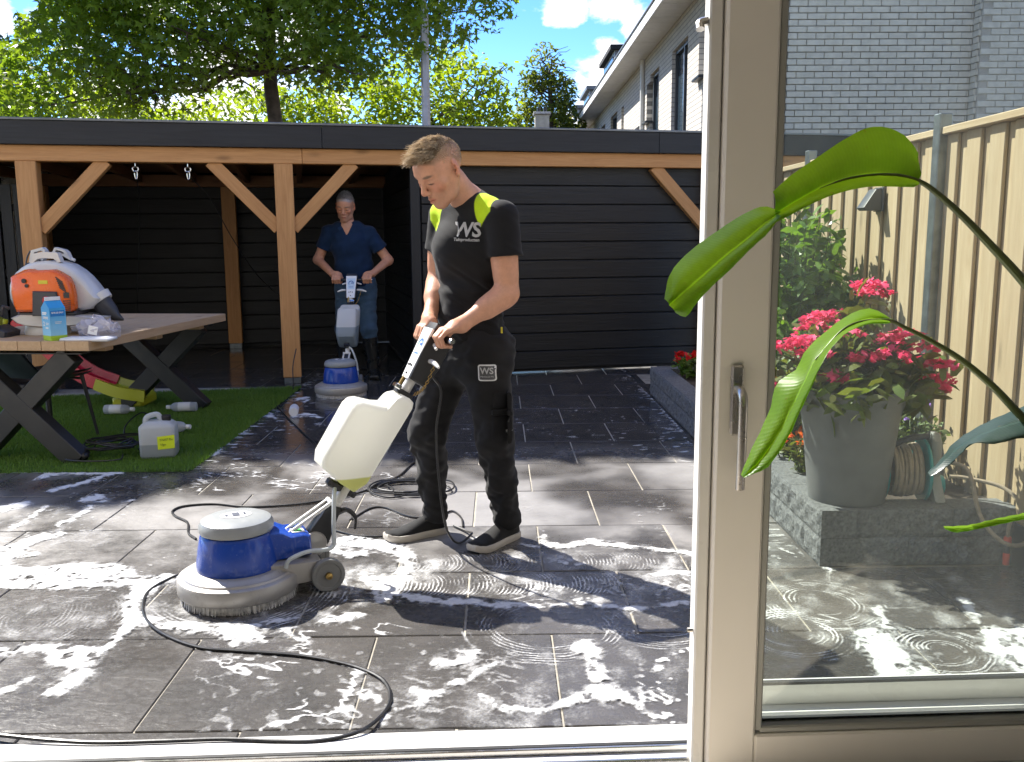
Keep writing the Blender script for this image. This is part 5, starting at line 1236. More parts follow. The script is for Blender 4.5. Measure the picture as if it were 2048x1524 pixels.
cable('cable_tangle', 'tangled heap of black cable behind the white tank', [(-0.315, 4.790, 0.008), (-0.362, 4.903, 0.016), (-0.492, 4.923, 0.018), (-0.664, 4.930, 0.012), (-0.714, 4.780, 0.012), (-0.645, 4.697, 0.018), (-0.525, 4.672, 0.016), (-0.455, 4.702, 0.008), (-0.390, 4.785, 0.016), (-0.361, 4.827, 0.018), (-0.461, 4.898, 0.012), (-0.575, 4.894, 0.013), (-0.665, 4.858, 0.018), (-0.695, 4.701, 0.016), (-0.578, 4.601, 0.008), (-0.461, 4.642, 0.016), (-0.352, 4.664, 0.018), (-0.381, 4.816, 0.012), (-0.382, 4.874, 0.013), (-0.520, 4.892, 0.018), (-0.639, 4.864, 0.016), (-0.713, 4.774, 0.009), (-0.656, 4.681, 0.016), (-0.513, 4.628, 0.018), (-0.346, 4.664, 0.012), (-0.264, 4.727, 0.013), (-0.348, 4.866, 0.018), (-0.489, 4.898, 0.015), (-0.602, 4.873, 0.009), (-0.613, 4.808, 0.016), (-0.573, 4.736, 0.018), (-0.551, 4.646, 0.012), (-0.408, 4.624, 0.013), (-0.260, 4.703, 0.018), (-0.271, 4.884, 0.015), (-0.375, 4.939, 0.009), (-0.533, 4.924, 0.016), (-0.633, 4.844, 0.018), (-0.657, 4.765, 0.011), (-0.553, 4.695, 0.013), (-0.502, 4.673, 0.018), (-0.426, 4.697, 0.015), (-0.334, 4.832, 0.009), (-0.364, 4.869, 0.016), (-0.486, 4.953, 0.017), (-0.664, 4.911, 0.011)], 0.0048, 5)
cable('power_cable', 'black cable running past the feet of the man in black', [(-0.724, 4.230), (-0.654, 4.416), (-0.580, 4.430), (-0.467, 4.300), (-0.390, 4.257), (-0.296, 4.294), (-0.238, 4.358), (-0.191, 4.250), (-0.176, 4.110)], 0.0048)
cable('power_cable', 'thin black cable lying between scrubber and shoe', [(-0.854, 4.158), (-0.742, 4.057), (-0.640, 3.989), (-0.526, 3.985), (-0.462, 4.025)], 0.0045)
cable('power_cable', 'black cable trailing from the middle post over the shaded tiles', [(-1.86, 8.32, 0.35), (-1.87, 8.2, 0.2), (-1.826, 7.949), (-1.792, 7.338), (-1.969, 7.086), (-1.831, 7.296), (-1.905, 7.674), (-1.787, 7.249), (-1.490, 6.519), (-1.284, 6.042), (-1.167, 5.784), (-0.927, 5.312)], 0.005)
# coil of cable with plug beside the jerrycan
rs = np.random.RandomState(8)
ct_ = thing('cable_coil', 'coil of black cable with plug heaped beside the jerrycan', 'cable', (-2.42, 5.62, 0.03)); pts = []
for i in range(150):
    a = i * 0.36; rr_ = 0.14 + 0.05 * math.sin(i * 0.21) + rs.normal() * 0.004
    pts.append((rr_ * math.cos(a) * 1.05 + 0.02 * math.sin(i * 0.05), rr_ * math.sin(a) * 0.9, 0.015 + 0.05 * abs(math.sin(i * 0.037)) + 0.02 * math.sin(a * 1.0 + i * .03) ** 2))
MB().tube(pts, 0.0052, 6).build('flex', M_CABLE, ct_)
MB().tube(smoothpath([(-0.02, 0.20, 0.02), (-0.06, 0.34, 0.10), (0.02, 0.42, 0.17), (0.10, 0.36, 0.12), (0.12, 0.25, 0.02)], 6), 0.0052, 6).build('loop', M_CABLE, ct_)
MB().tube(smoothpath([(-0.14, -0.05, 0.01), (-0.24, -0.16, 0.005), (-0.16, -0.24, 0.005), (0.0, -0.26, 0.004), (0.12, -0.22, 0.004), (0.10, -0.12, 0.01)], 6), 0.0045, 6).build('tail', M_CABLE, ct_)
MB().lathe([(0.0, 0.0), (0.022, 0.0), (0.023, 0.022), (0.015, 0.036), (0.0, 0.04)], 18, axis='y').build('plug', M_BLKP, ct_, loc=(-0.10, -0.18, 0.02))

# ------------------------------------------------------------------ hooks and cords under the canopy beam
for i, (lx, lab, clab, pth) in enumerate(((-1.27, 'steel swing hook under the beam nearer the outer post', 'black cord trailing from the hook nearer the outer post', [(-1.27, 0.06, 1.90), (-1.34, 0.5, 1.72), (-1.42, 0.9, 1.4), (-1.52, 1.2, 0.9), (-1.62, 1.5, 0.35)]),
                          (-0.83, 'steel swing hook under the beam nearer the middle post', 'black cord sweeping from the hook nearer the middle post', [(-0.82, 0.06, 1.90), (-0.68, 0.3, 1.72), (-0.52, 0.6, 1.35), (-0.30, 1.0, 0.95), (0.0, 1.5, 0.62)]))):
    hk = thing('swing_hook', lab, 'hook', cano_w(lx, 0.0, 2.02), CA, 'swing hooks under the canopy beam')
    MB().tube([(0, 0, 0.01), (0, 0, -0.035)], 0.005, 8).build('shank', M_CHROME, hk)
    MB().tube([(0.024 * math.sin(a), 0, -0.056 - 0.022 * math.cos(a)) for a in np.linspace(math.pi, 3 * math.pi, 17)], 0.0065, 8).build('eye', M_CHROME, hk)
    MB().tube(smoothpath([(0.0, 0, -0.07), (0.012, 0, -0.09), (0.008, 0, -0.135), (-0.006, 0, -0.135), (-0.010, 0, -0.09)], 5), 0.0055, 8).build('carabiner', M_CHROME, hk)
    cable('hanging_cord', clab, [tuple(cano_w(*p)) for p in pth], 0.0045)

# ------------------------------------------------------------------ lamp on the fence
fl_ = thing('fence_lamp', 'small anthracite wedge wall lamp on the board fence', 'lamp', (2.09, 5.06, 1.535))
MB().prism([(0.0, -0.06), (-0.085, -0.06), (-0.10, -0.045), (-0.035, 0.055), (0.0, 0.06)], -0.05, 0.05, 'xz', 0.004).build('shade', M_ANTH, fl_)
MB().box((0.004, 0, 0), (0.012, 0.12, 0.13), 0.003).build('back_plate', M_ANTH, fl_)

# ------------------------------------------------------------------ hose reel, hose, connector
M_TEAL = plain('teal_plastic', (0.01, 0.30, 0.33), 0.35, var=0.08); M_HGREY = plain('reel_grey', (0.27, 0.28, 0.27), 0.45, var=0.06)
M_HOSE = plain('hose_rubber', (0.33, 0.27, 0.20), 0.45, var=0.25, scale=30)
hr = thing('hose_reel', 'teal and grey garden hose reel standing behind the front wall of the bed', 'hose reel', (1.80, 3.76, 0.215), R_(-8))
cz = 0.135
m = MB()
pts = []
for i in range(9 * 22):
    a = i / 22 * 2 * math.pi; pts.append((-0.135 + 0.0135 * i / 22 + 0.004 * math.sin(a * 0.7), (0.105 + 0.006 * math.sin(i * 0.4)) * math.cos(a), cz + (0.105 + 0.006 * math.cos(i * 0.31)) * math.sin(a)))
m.tube(pts, 0.0085, 8); m.build('hose_coil', M_HOSE, hr)
MB().lathe([(0.0, -0.15), (0.07, -0.15), (0.07, 0.03), (0.0, 0.03)], 24, axis='x', c=(0, 0, cz)).build('drum', M_DGREY, hr)
MB().lathe([(0.06, 0.0), (0.135, 0.0), (0.14, 0.006), (0.135, 0.014), (0.06, 0.016)], 36, axis='x', c=(-0.005, 0, cz)).build('flange', M_TEAL, hr)
MB().lathe([(0.06, 0.0), (0.125, 0.0), (0.13, 0.006), (0.06, 0.012)], 36, axis='x', c=(-0.165, 0, cz)).build('flange', M_TEAL, hr)
MB().prism([(-0.13, 0.0), (0.13, 0.0), (0.14, 0.03), (0.05, 0.12), (0.045, 0.28), (0.02, 0.30), (-0.03, 0.30), (-0.055, 0.27), (-0.06, 0.12), (-0.14, 0.03)], 0.022, 0.062, 'yz', 0.008).build('side_frame', M_HGREY, hr)
MB().prism([(-0.12, 0.0), (0.12, 0.0), (0.05, 0.13), (0.03, 0.17), (-0.03, 0.17), (-0.05, 0.13)], -0.20, -0.175, 'yz', 0.006).build('side_frame', M_HGREY, hr)
MB().tube(smoothpath([(0.03, 0, 0.28), (-0.06, -0.02, 0.275), (-0.16, -0.02, 0.22), (-0.20, -0.02, 0.165)], 5), 0.013, 10).build('carry_handle', M_DGREY, hr)
MB().lathe([(0.0, 0.0), (0.045, 0.0), (0.04, 0.02), (0.0, 0.024)], 24, axis='x', c=(0.064, -0.02, 0.075)).build('crank_boss', M_TEAL, hr)
hs_ = thing('garden_hose', 'loose beige garden hose looping from the reel to the fence end', 'hose', (1.9, 3.7, 0.2))
MB().tube(smoothpath([(-0.02, 0.0, 0.20), (0.02, -0.10, 0.18), (0.03, -0.2, 0.02), (0.10, -0.25, -0.07), (0.20, -0.23, -0.08), (0.225, -0.19, 0.02), (0.19, -0.08, 0.10), (0.08, 0.02, 0.12), (0.02, 0.05, 0.12)], 8), 0.0085, 9).build('outer_loop', M_HOSE, hs_)
MB().tube(smoothpath([(0.24, -0.20, 0.02), (0.215, -0.24, -0.02), (0.22, -0.25, -0.08), (0.25, -0.24, -0.11), (0.27, -0.22, -0.05)], 7), 0.0085, 9).build('end_loop', M_HOSE, hs_)
hc = thing('hose_connector', 'orange and black hose connector hanging in front of the bed wall', 'hose connector', (2.055, 3.515, 0.012))
MB().lathe([(0.0, 0.0), (0.011, 0.0), (0.013, 0.004), (0.014, 0.045), (0.012, 0.05)], 18).build('lower_coupling', plain('signal_orange', (0.75, 0.06, 0.02), 0.35), hc)
MB().lathe([(0.012, 0.05), (0.0135, 0.053), (0.0135, 0.085), (0.012, 0.088)], 18).build('middle_sleeve', M_DGREY, hc)
MB().lathe([(0.012, 0.088), (0.0155, 0.091), (0.0155, 0.112), (0.013, 0.118), (0.0, 0.118)], 18).build('upper_coupling', bpy.data.materials['signal_orange'], hc)
MB().tube(smoothpath([(0, 0, 0.115), (0.0, 0.0, 0.16), (0.02, 0.01, 0.20)], 5), 0.008, 8).build('hose_end', M_HOSE, hc)

# ------------------------------------------------------------------ implicit surfaces for bodies and clothes
def V3(*a): return np.array(a, dtype=np.float64)
def nrm(v): v = np.asarray(v, float); return v / np.linalg.norm(v)
class SDF:
    def __init__(s): s.p = []; s.post = []
    def _a(s, f, c, r, k, op): s.p.append((f, np.asarray(c, float), r, k, op)); return s
    def cap(s, a, b, ra, rb=None, k=0.02, op='u'):
        a = np.asarray(a, float); b = np.asarray(b, float); rb = ra if rb is None else rb; ab = b - a; L2 = max(ab @ ab, 1e-9)
        def f(P):
            w = P - a; t = np.clip((w @ ab) / L2, 0, 1); return np.linalg.norm(w - t[:, None] * ab, axis=1) - (ra + (rb - ra) * t)
        return s._a(f, (a + b) / 2, np.sqrt(L2) / 2 + max(ra, rb), k, op)
    def ecap(s, a, b, ea, eb, ax, k=0.03, op='u'):
        """capsule with elliptic section: ea, eb = (across ax, other) radii at both ends"""
        a = np.asarray(a, float); b = np.asarray(b, float); ab = b - a; L2 = ab @ ab; ez = ab / np.sqrt(L2); ax = np.asarray(ax, float); ex = nrm(ax - ez * (ax @ ez)); ey = np.cross(ez, ex)
        def f(P):
            w = P - a; t = np.clip((w @ ab) / L2, 0, 1); d = w - t[:, None] * ab; rx = ea[0] + (eb[0] - ea[0]) * t; ry = ea[1] + (eb[1] - ea[1]) * t; rm = np.minimum(rx, ry)
            return (np.sqrt((d @ ex / rx) ** 2 + (d @ ey / ry) ** 2 + (d @ ez / rm) ** 2) - 1) * rm
        return s._a(f, (a + b) / 2, np.sqrt(L2) / 2 + max(*ea, *eb), k, op)
    def ell(s, c, r, A=None, k=0.02, op='u'):
        c = np.asarray(c, float); r = np.asarray(r, float); A = np.eye(3) if A is None else A        # rows of A: local axes
        def f(P):
            q = (P - c) @ A.T; k0 = np.linalg.norm(q / r, axis=1); k1 = np.linalg.norm(q / (r * r), axis=1) + 1e-9; return k0 * (k0 - 1) / k1
        return s._a(f, c, r.max(), k, op)
    def cutcap(s, a, b, ra, rb, e, ax, k=0.03):
        """capsule cut off by a plane at e (normal ax): a sleeve"""
        t = SDF().cap(a, b, ra, rb); g = t.p[0][0]; e = np.asarray(e, float); ax = np.asarray(ax, float)
        return s._a(lambda P: np.maximum(g(P), (P - e) @ ax), (np.asarray(a) + np.asarray(b)) / 2, t.p[0][2], k, 'u')
    def ev(s, P, cull=None):
        d = np.full(len(P), 0.15)
        for (f, c, r, k, op) in s.p:
            if cull is not None and np.linalg.norm(c - cull[0]) - r - cull[1] > 0.13: continue
            e = f(P)
            if op == 'u':
                h = np.maximum(k - np.abs(d - e), 0) / k; d = np.minimum(d, e) - h * h * k * 0.25
            elif op == 's':
                e = -e; h = np.maximum(k - np.abs(d - e), 0) / k; d = np.maximum(d, e) + h * h * k * 0.25
            elif op == 'i':
                d = np.maximum(d, e)
        for f in s.post: d = f(P, d)
        return d
    def mesh(s, lo, hi, h):
        lo = np.asarray(lo, float); n = (np.ceil((np.asarray(hi, float) - lo) / h / 8).astype(int)) * 8; B = 8
        nb = n // B; I = np.stack(np.meshgrid(*[np.arange(q) for q in nb], indexing='ij'), -1).reshape(-1, 3)
        cd = s.ev(lo + (I * B + B / 2 - 0.5) * h); G = np.empty(n, np.float32)
        G.reshape(nb[0], B, nb[1], B, nb[2], B)[:] = cd.reshape(nb)[:, None, :, None, :, None].astype(np.float32)
        cand = I[np.abs(cd) < B * h * 0.9 + 0.022]; o = np.stack(np.meshgrid(*[np.arange(B)] * 3, indexing='ij'), -1).reshape(-1, 3)
        cand = cand[np.lexsort((cand[:, 0] // 3, cand[:, 1] // 3, cand[:, 2] // 3))]
        for q in range(0, len(cand), 27):
            c = cand[q:q + 27]; P = lo + ((c[:, None, :] * B + o[None]) * h).reshape(-1, 3); mn, mx_ = P.min(0), P.max(0)
            v = s.ev(P, ((mn + mx_) / 2, np.linalg.norm(mx_ - mn) / 2)).astype(np.float32).reshape(len(c), B, B, B)
            for b, vv in zip(c * B, v): G[b[0]:b[0] + B, b[1]:b[1] + B, b[2]:b[2] + B] = vv
        S = (G < 0); m = [x - 1 for x in n]
        cnt = np.zeros(m, np.uint8)
        for dx in (0, 1):
            for dy in (0, 1):
                for dz in (0, 1): cnt += S[dx:dx + m[0], dy:dy + m[1], dz:dz + m[2]]
        ac = np.argwhere((cnt > 0) & (cnt < 8)); idx = np.full(m, -1, np.int32); idx[tuple(ac.T)] = np.arange(len(ac))
        cor = [(0, 0, 0), (1, 0, 0), (0, 1, 0), (1, 1, 0), (0, 0, 1), (1, 0, 1), (0, 1, 1), (1, 1, 1)]
        val = [G[ac[:, 0] + c[0], ac[:, 1] + c[1], ac[:, 2] + c[2]] for c in cor]; acc_ = np.zeros((len(ac), 3)); w = np.zeros(len(ac))
        for i in range(8):
            for j in range(i + 1, 8):
                ci, cj = np.array(cor[i]), np.array(cor[j])
                if np.abs(ci - cj).sum() != 1: continue
                x = (val[i] < 0) != (val[j] < 0); t = val[i] / (val[i] - val[j] + 1e-12); p = ci + t[:, None] * (cj - ci); acc_[x] += p[x]; w += x
        V = lo + (ac + acc_ / w[:, None]) * h; F = []
        for ax in range(3):
            a2, a3 = (ax + 1) % 3, (ax + 2) % 3
            s0 = [slice(1, None)] * 3; s0[ax] = slice(0, n[ax] - 1); s1 = list(s0); s1[ax] = slice(1, n[ax])
            for q in (s0, s1): q[a2] = slice(1, n[a2] - 1); q[a3] = slice(1, n[a3] - 1)
            A, Bq = S[tuple(s0)], S[tuple(s1)]; e = np.argwhere(A != Bq)
            if len(e) == 0: continue
            base = e.copy(); base[:, a2] += 1; base[:, a3] += 1
            def cell(d2, d3): b = base.copy(); b[:, a2] -= d2; b[:, a3] -= d3; return idx[tuple(b.T)]
            q = np.stack([cell(1, 1), cell(0, 1), cell(0, 0), cell(1, 0)], 1); fl = A[tuple(e.T)]; q[~fl] = q[~fl][:, ::-1]; F.append(q)
        F = np.concatenate(F); F = F[(F >= 0).all(1)]
        return V, F
def fbm3(P, sc, seed=0, oct_=2):
    """cheap smooth noise in [-1, 1] for folds"""
    o = np.zeros(len(P)); a = 1.0; r = np.random.RandomState(seed)
    for k in range(oct_):
        for j in range(3):
            d = r.normal(size=3); d /= np.linalg.norm(d); d2 = r.normal(size=3); d2 /= np.linalg.norm(d2); Q = P * np.asarray(sc)
            o += a * np.sin(Q @ d * 6.283 + 2.2 * np.sin(Q @ d2 * 4.1 + r.uniform(0, 6)) + r.uniform(0, 6)) / 3
        a *= 0.5; sc = np.asarray(sc) * 2.1
    return o
def skin_mesh(name, sdf, lo, hi, h, mat, parent, col=None, org=(0, 0, 0)):
    V, F = sdf.mesh(lo, hi, h)
    me = npmesh(name, V - np.array(org), F, mat, True)
    if col is not None:
        c = col(V); at = me.color_attributes.new('Col', 'FLOAT_COLOR', 'POINT'); at.data.foreach_set('color', np.concatenate([c, np.ones((len(c), 1))], 1).astype(np.float32).ravel())
    o = obj(name, me, parent)
    return o, V, F
def mat_vcol(name, rough=0.5, sub=0.0, spec=0.4, bscale=140, bstr=0.12, var=0.10, sheen=0.0):
    t = NT(name); a = t.n('ShaderNodeVertexColor', layer_name='Col'); v = t.coord('Object', rnd=False); n = t.noise(v, 30, 6, 0.7)
    c = t.mix(1.0, a.outputs[0], t.mix(t.mrange(n, 0.3, 0.7), (1 - var,) * 3, (1 + var,) * 3), 'MULTIPLY')
    return t.end(t.bsdf(c, rough, 0, spec, t.noise(v, bscale, 3), bstr, 0.002, sub=sub, sheen=sheen))
M_SKIN = mat_vcol('skin', 0.48, 0.10, 0.4, 260, 0.22, 0.13)
M_CLOTH = mat_vcol('cotton', 0.85, 0, 0.2, 420, 0.25, 0.08, sheen=0.08)
def mat_cloth(name, col, rough=0.85, bscale=420, var=0.12, sheen=0.08):
    t = NT(name); v = t.coord('Object', rnd=False); n = t.noise(v, 16, 4)
    c = t.mix(t.mrange(n, 0.3, 0.7), tuple(x * (1 - var) for x in col), tuple(x * (1 + var) for x in col))
    return t.end(t.bsdf(c, rough, 0, 0.2, t.noise(v, bscale, 2), 0.25, 0.002, sheen=sheen))

def head_sdf(s, C, fw, up, old=False):
    """head at C (between the ears, eye height); fw = gaze, up = crown"""
    fw = nrm(fw); up = nrm(np.asarray(up) - fw * (np.asarray(up) @ fw)); lf = np.cross(up, fw); A = np.stack([fw, lf, up])
    def L(a, b, c): return np.asarray(C) + fw * a + lf * b + up * c
    s.ell(L(-0.012, 0, 0.036), (0.097, 0.076, 0.086), A, 0.02)
    s.ell(L(0.030, 0, -0.030), (0.066, 0.058, 0.078), A, 0.035)
    s.ell(L(0.052, 0, 0.040), (0.044, 0.058, 0.048), A, 0.03)
    for q in (-1, 1):
        s.cap(L(-0.004, q * 0.056, -0.040), L(0.030, q * 0.042, -0.083), 0.018, 0.017, 0.025)
        s.cap(L(0.030, q * 0.042, -0.083), L(0.068, q * 0.012, -0.100), 0.017, 0.019, 0.022)
        s.ell(L(0.062, q * 0.043, -0.018), (0.024, 0.022, 0.020), A, 0.022)
    s.ell(L(0.078, 0, -0.098), (0.019, 0.020, 0.017), A, 0.02)
    s.ell(L(0.080, 0, -0.064), (0.022, 0.028, 0.026), A, 0.02)                                   # muzzle
    s.cap(L(0.088, 0.012, 0.026), L(0.076, 0.046, 0.028), 0.011, 0.009, 0.014); s.cap(L(0.088, -0.012, 0.026), L(0.076, -0.046, 0.028), 0.011, 0.009, 0.014)
    for q in (-1, 1): s.ell(L(0.103, q * 0.032, 0.004), (0.017, 0.019, 0.013), A, 0.012, 's')
    for q in (-1, 1): s.ell(L(0.0795, q * 0.0315, 0.003), (0.0135, 0.0165, 0.0125), A, 0.003)   # lids
    s.cap(L(0.093, 0, 0.018), L(0.114, 0, -0.022), 0.0075, 0.0105, 0.010); s.ell(L(0.115, 0, -0.029), (0.012, 0.012, 0.010), A, 0.008)
    for q in (-1, 1): s.ell(L(0.106, q * 0.012, -0.034), (0.011, 0.008, 0.008), A, 0.006)
    for q in (-1, 1): s.cap(L(0.1055, 0, -0.0585), L(0.091, q * 0.024, -0.066), 0.0065, 0.004, 0.004); s.cap(L(0.103, 0, -0.0735), L(0.090, q * 0.022, -0.069), 0.0080, 0.004, 0.004)
    for q in (-1, 1): s.cap(L(0.115, 0, -0.0655), L(0.096, q * 0.026, -0.068), 0.0030, 0.0022, 0.003, 's')
    for q in (-1, 1):
        T = nrm(lf * q * 0.9 - fw * 0.42); E = np.stack([nrm(fw + up * 0.15 + lf * q * 0.30), T, nrm(up - fw * 0.22)])
        s.ell(L(-0.014, q * 0.080, 0.000), (0.019, 0.0065, 0.033), E, 0.006); s.ell(L(-0.004, q * 0.0835, 0.001), (0.0085, 0.006, 0.017), E, 0.005, 's')
        s.ell(L(-0.008, q * 0.078, -0.026), (0.009, 0.006, 0.011), E, 0.006)
    return L, A
def hand_sdf(s, G, b, wr, thumb, r=0.0145, sc=1.0):
    """fist round a bar at G (bar direction b); wr = wrist; thumb = +1 if the thumb lies towards +b"""
    b = nrm(b); G = np.asarray(G, float); w = np.asarray(wr) - G; w = nrm(w - b * (w @ b)); n = np.cross(b, w)
    if n[2] < 0: n = -n                                              # back of the hand upwards
    def L(a, c, e): return G + (b * a + w * c + n * e) * sc
    s.ecap(L(0.0, 0.062, 0.018), L(0.0, 0.018, 0.030), (0.040, 0.0165), (0.044, 0.0155), b, 0.012)
    s.cap(wr, L(0.0, 0.06, 0.018), 0.029, 0.026, 0.02)
    for i in range(4):
        o = (-0.033 + 0.022 * i); rr_ = (0.0098, 0.0105, 0.0104, 0.0088)[i] if thumb < 0 else (0.0088, 0.0104, 0.0105, 0.0098)[i]; e = 0.004 * (i in (1, 2))
        j = [L(o, 0.016, 0.034 + e), L(o, -0.020 - e, 0.029 + e), L(o, -0.0295 - e, -0.002), L(o, -0.010, -0.024)]
        s.cap(j[0], j[1], rr_ * 1.12, rr_ * 1.05, 0.006); s.cap(j[1], j[2], rr_ * 1.05, rr_ * 0.96, 0.004); s.cap(j[2], j[3], rr_ * 0.96, rr_ * 0.85, 0.004)
    t_ = thumb
    s.cap(L(t_ * 0.028, 0.058, 0.006), L(t_ * 0.047, 0.030, -0.004), 0.0165, 0.0130, 0.014)
    s.cap(L(t_ * 0.047, 0.030, -0.004), L(t_ * 0.044, 0.002, -0.020), 0.0125, 0.011, 0.006); s.cap(L(t_ * 0.044, 0.002, -0.020), L(t_ * 0.034, -0.022, -0.022), 0.011, 0.009, 0.005)
def strands(roots, dirs, lens, rad, rs, curl=0.25, grav=0.0, bias=None, seg=4):
    """tapered three-sided hairs"""
    n = len(roots); d = dirs.copy(); p = roots.copy(); R = [p.copy()]; D = []
    for k in range(seg):
        d = d + rs.normal(size=d.shape) * curl * 0.35
        if bias is not None: d = d + bias * (k + 1) / seg
        d[:, 2] -= grav; d /= np.linalg.norm(d, axis=1)[:, None]; p = p + d * (lens / seg)[:, None]; R.append(p.copy()); D.append(d.copy())
    u = np.cross(D[0], rs.normal(size=d.shape)); u /= np.linalg.norm(u, axis=1)[:, None] + 1e-9
    V = np.zeros((n, (seg + 1) * 3, 3))
    for k in range(seg + 1):
        w = np.cross(D[min(k, seg - 1)], u); rr_ = rad * (1 - 0.85 * (k / seg) ** 1.5)
        for q in range(3): a = 2.094 * q; V[:, k * 3 + q] = R[k] + (u * math.cos(a) + w * math.sin(a)) * rr_
    f = [(k * 3 + q, k * 3 + (q + 1) % 3, (k + 1) * 3 + (q + 1) % 3, (k + 1) * 3 + q) for k in range(seg) for q in range(3)]
    F = (np.arange(n) * (seg + 1) * 3)[:, None, None] + np.array(f)[None]
    return V.reshape(-1, 3), F.reshape(-1, 4)
def mat_hair(name, c0, c1, c2):
    t = NT(name); rnd = t.n('ShaderNodeNewGeometry').outputs['Random Per Island']; c = t.mix(rnd, c0, c1); c = t.mix(t.mrange(t.noise(t.coord('Object', rnd=False), 45, 2), 0.4, 0.65, 0, 0.6), c, c2)
    b = t.bsdf(c, 0.32, 0, 0.6); tr = t.n('ShaderNodeBsdfTranslucent'); t.val(tr.inputs[0], c); ms = t.n('ShaderNodeMixShader'); ms.inputs[0].default_value = 0.42; t.l(b.outputs[0], ms.inputs[1]); t.l(tr.outputs[0], ms.inputs[2]); return t.end(ms)
def shoe(parent, heel, toe, mat, solem, org, w=0.048, hh=0.085, name='shoe', shaft=None):
    heel = np.array([*heel, 0.0]); toe = np.array([*toe, 0.0]); x = nrm(toe - heel); y = np.array([-x[1], x[0], 0]); L = np.linalg.norm(toe - heel); rows = []; org = np.asarray(org, float)
    prof = [(0.0, .62, .60), (0.04, .80, .86), (0.12, .92, 1.0), (0.26, .90, 1.0), (0.40, .90, .86), (0.55, 1.0, .66), (0.70, 1.08, .50), (0.85, 1.0, .40), (0.95, .78, .32), (1.0, .45, .22)]
    for (t, ww, h_) in prof:
        row = []
        for k in range(11):
            a = math.pi * k / 10; c = math.cos(a); s_ = math.sin(a) ** 0.75
            row.append(heel + x * (L * t) + y * (w * ww * c) + np.array([0, 0, 0.022 + (hh * h_ - 0.01) * s_ + (0.012 if t > 0.9 else 0)]) - org)
        rows.append(row)
    m = MB().strip(rows)
    for r_ in (rows[0], rows[-1]): m.add(r_, [tuple(range(11))])
    o = m.build(name, mat, parent, smooth=70)
    out_ = []
    for (t, ww, h_) in prof: out_.append((t, ww))
    pts = [(L * t, w * ww * 1.06 + 0.002) for t, ww in out_] + [(L * t, -w * ww * 1.06 - 0.002) for t, ww in out_[::-1]]
    vs = []
    for (z0, sc_) in ((0.001, 0.97), (0.008, 1.0), (0.026, 1.0), (0.031, 0.96)):
        for (a, c) in pts:
            tt = a / L; lift = 0.012 * max(0, (tt - 0.8) / 0.2) ** 2
            vs.append(heel + x * (L / 2 + (a - L / 2) * (1.0 + 0.02 * (sc_ - 0.97) / 0.03)) + y * c * sc_ + np.array([0, 0, z0 + lift]) - org)
    k = len(pts); fs = [(i * k + j, i * k + (j + 1) % k, (i + 1) * k + (j + 1) % k, (i + 1) * k + j) for i in range(3) for j in range(k)] + [tuple(range(k)), tuple(3 * k + j for j in range(k))]
    MB().add(vs, fs).build('sole', solem, o, smooth=40)
    return o
def wrapgrid(bvh, M, poly_w, poly_h, nx, ny, lift, r=0.0):
    """small sheet of cloth laid on a surface, looking along -z of M; rounded corners"""
    rows = []; d = -(M.to_3x3() @ Vector((0, 0, 1))).normalized()
    for j in range(ny + 1):
        row = []
        for i in range(nx + 1):
            u, v = (i / nx - 0.5) * poly_w, (j / ny - 0.5) * poly_h
            if r > 0:                                                   # round the corners
                du, dv = abs(u) - (poly_w / 2 - r), abs(v) - (poly_h / 2 - r)
                if du > 0 and dv > 0:
                    L = math.hypot(du, dv)
                    if L > r: u = math.copysign(poly_w / 2 - r + du * r / L, u); v = math.copysign(poly_h / 2 - r + dv * r / L, v)
            p = M @ Vector((u, v, 0)); h = bvh.ray_cast(p - d * 0.2, d, 0.5)
            e = min(i, nx - i, j, ny - j); row.append((h[0] if h[0] is not None else p) - d * (lift if e > 0 else lift * 0.25))
        rows.append(row)
    return rows

# ================================================================== the man in black
F1 = nrm(V3(-0.73, -0.68, 0)); L1_ = nrm(V3(0.68, -0.73, 0)); ORG1 = np.array([-0.13, 3.90, 0.0]); OV1 = Vector(ORG1)
man = thing('person', 'young man in black work clothes with lime shoulder panels guiding the near scrubber', 'person', ORG1)
def grip_of(t, H, BU, y): p = world_of(t, H(BU, 0.005, y)); return np.array(p)
gL, gR = grip_of(S1, H1, BU1, -0.115), grip_of(S1, H1, BU1, 0.115); bar = nrm(gR - gL)
HC = V3(-0.228, 3.765, 1.612); fw = V3(-0.62, -0.52, -0.58); fw = fw / np.linalg.norm(fw); up_ = V3(0.02, 0, 1) - fw * fw[2]; up_ = up_ / np.linalg.norm(up_)
J = dict(pel=V3(-0.125, 3.90, 0.90), wai=V3(-0.125, 3.90, 1.06), che=V3(-0.112, 3.875, 1.29), upc=V3(-0.105, 3.862, 1.41), nek=V3(-0.114, 3.852, 1.515), lsh=V3(0.020, 3.724, 1.422), rsh=V3(-0.232, 3.990, 1.435),
         lel=V3(0.036, 3.705, 1.118), rel=V3(-0.262, 4.03, 1.16), lhip=V3(-0.055, 3.825, 0.85), rhip=V3(-0.20, 3.965, 0.85), lkn=V3(-0.022, 3.83, 0.49), rkn=V3(-0.315, 3.93, 0.50), lan=V3(0.030, 3.945, 0.085), ran=V3(-0.300, 4.035, 0.085))
J['lwr'] = gL + nrm(J['lel'] - gL) * 0.082 + V3(0, 0, 0.012); J['rwr'] = gR + nrm(J['rel'] - gR) * 0.082 + V3(0, 0, 0.012)
b = SDF()
b.ecap(J['pel'], J['wai'], (0.145, 0.10), (0.135, 0.095), L1_); b.ecap(J['wai'], J['che'], (0.135, 0.095), (0.165, 0.11), L1_); b.ecap(J['che'], J['upc'], (0.165, 0.11), (0.13, 0.085), L1_)
b.cap(J['lsh'], J['rsh'], 0.05, 0.05, 0.05)
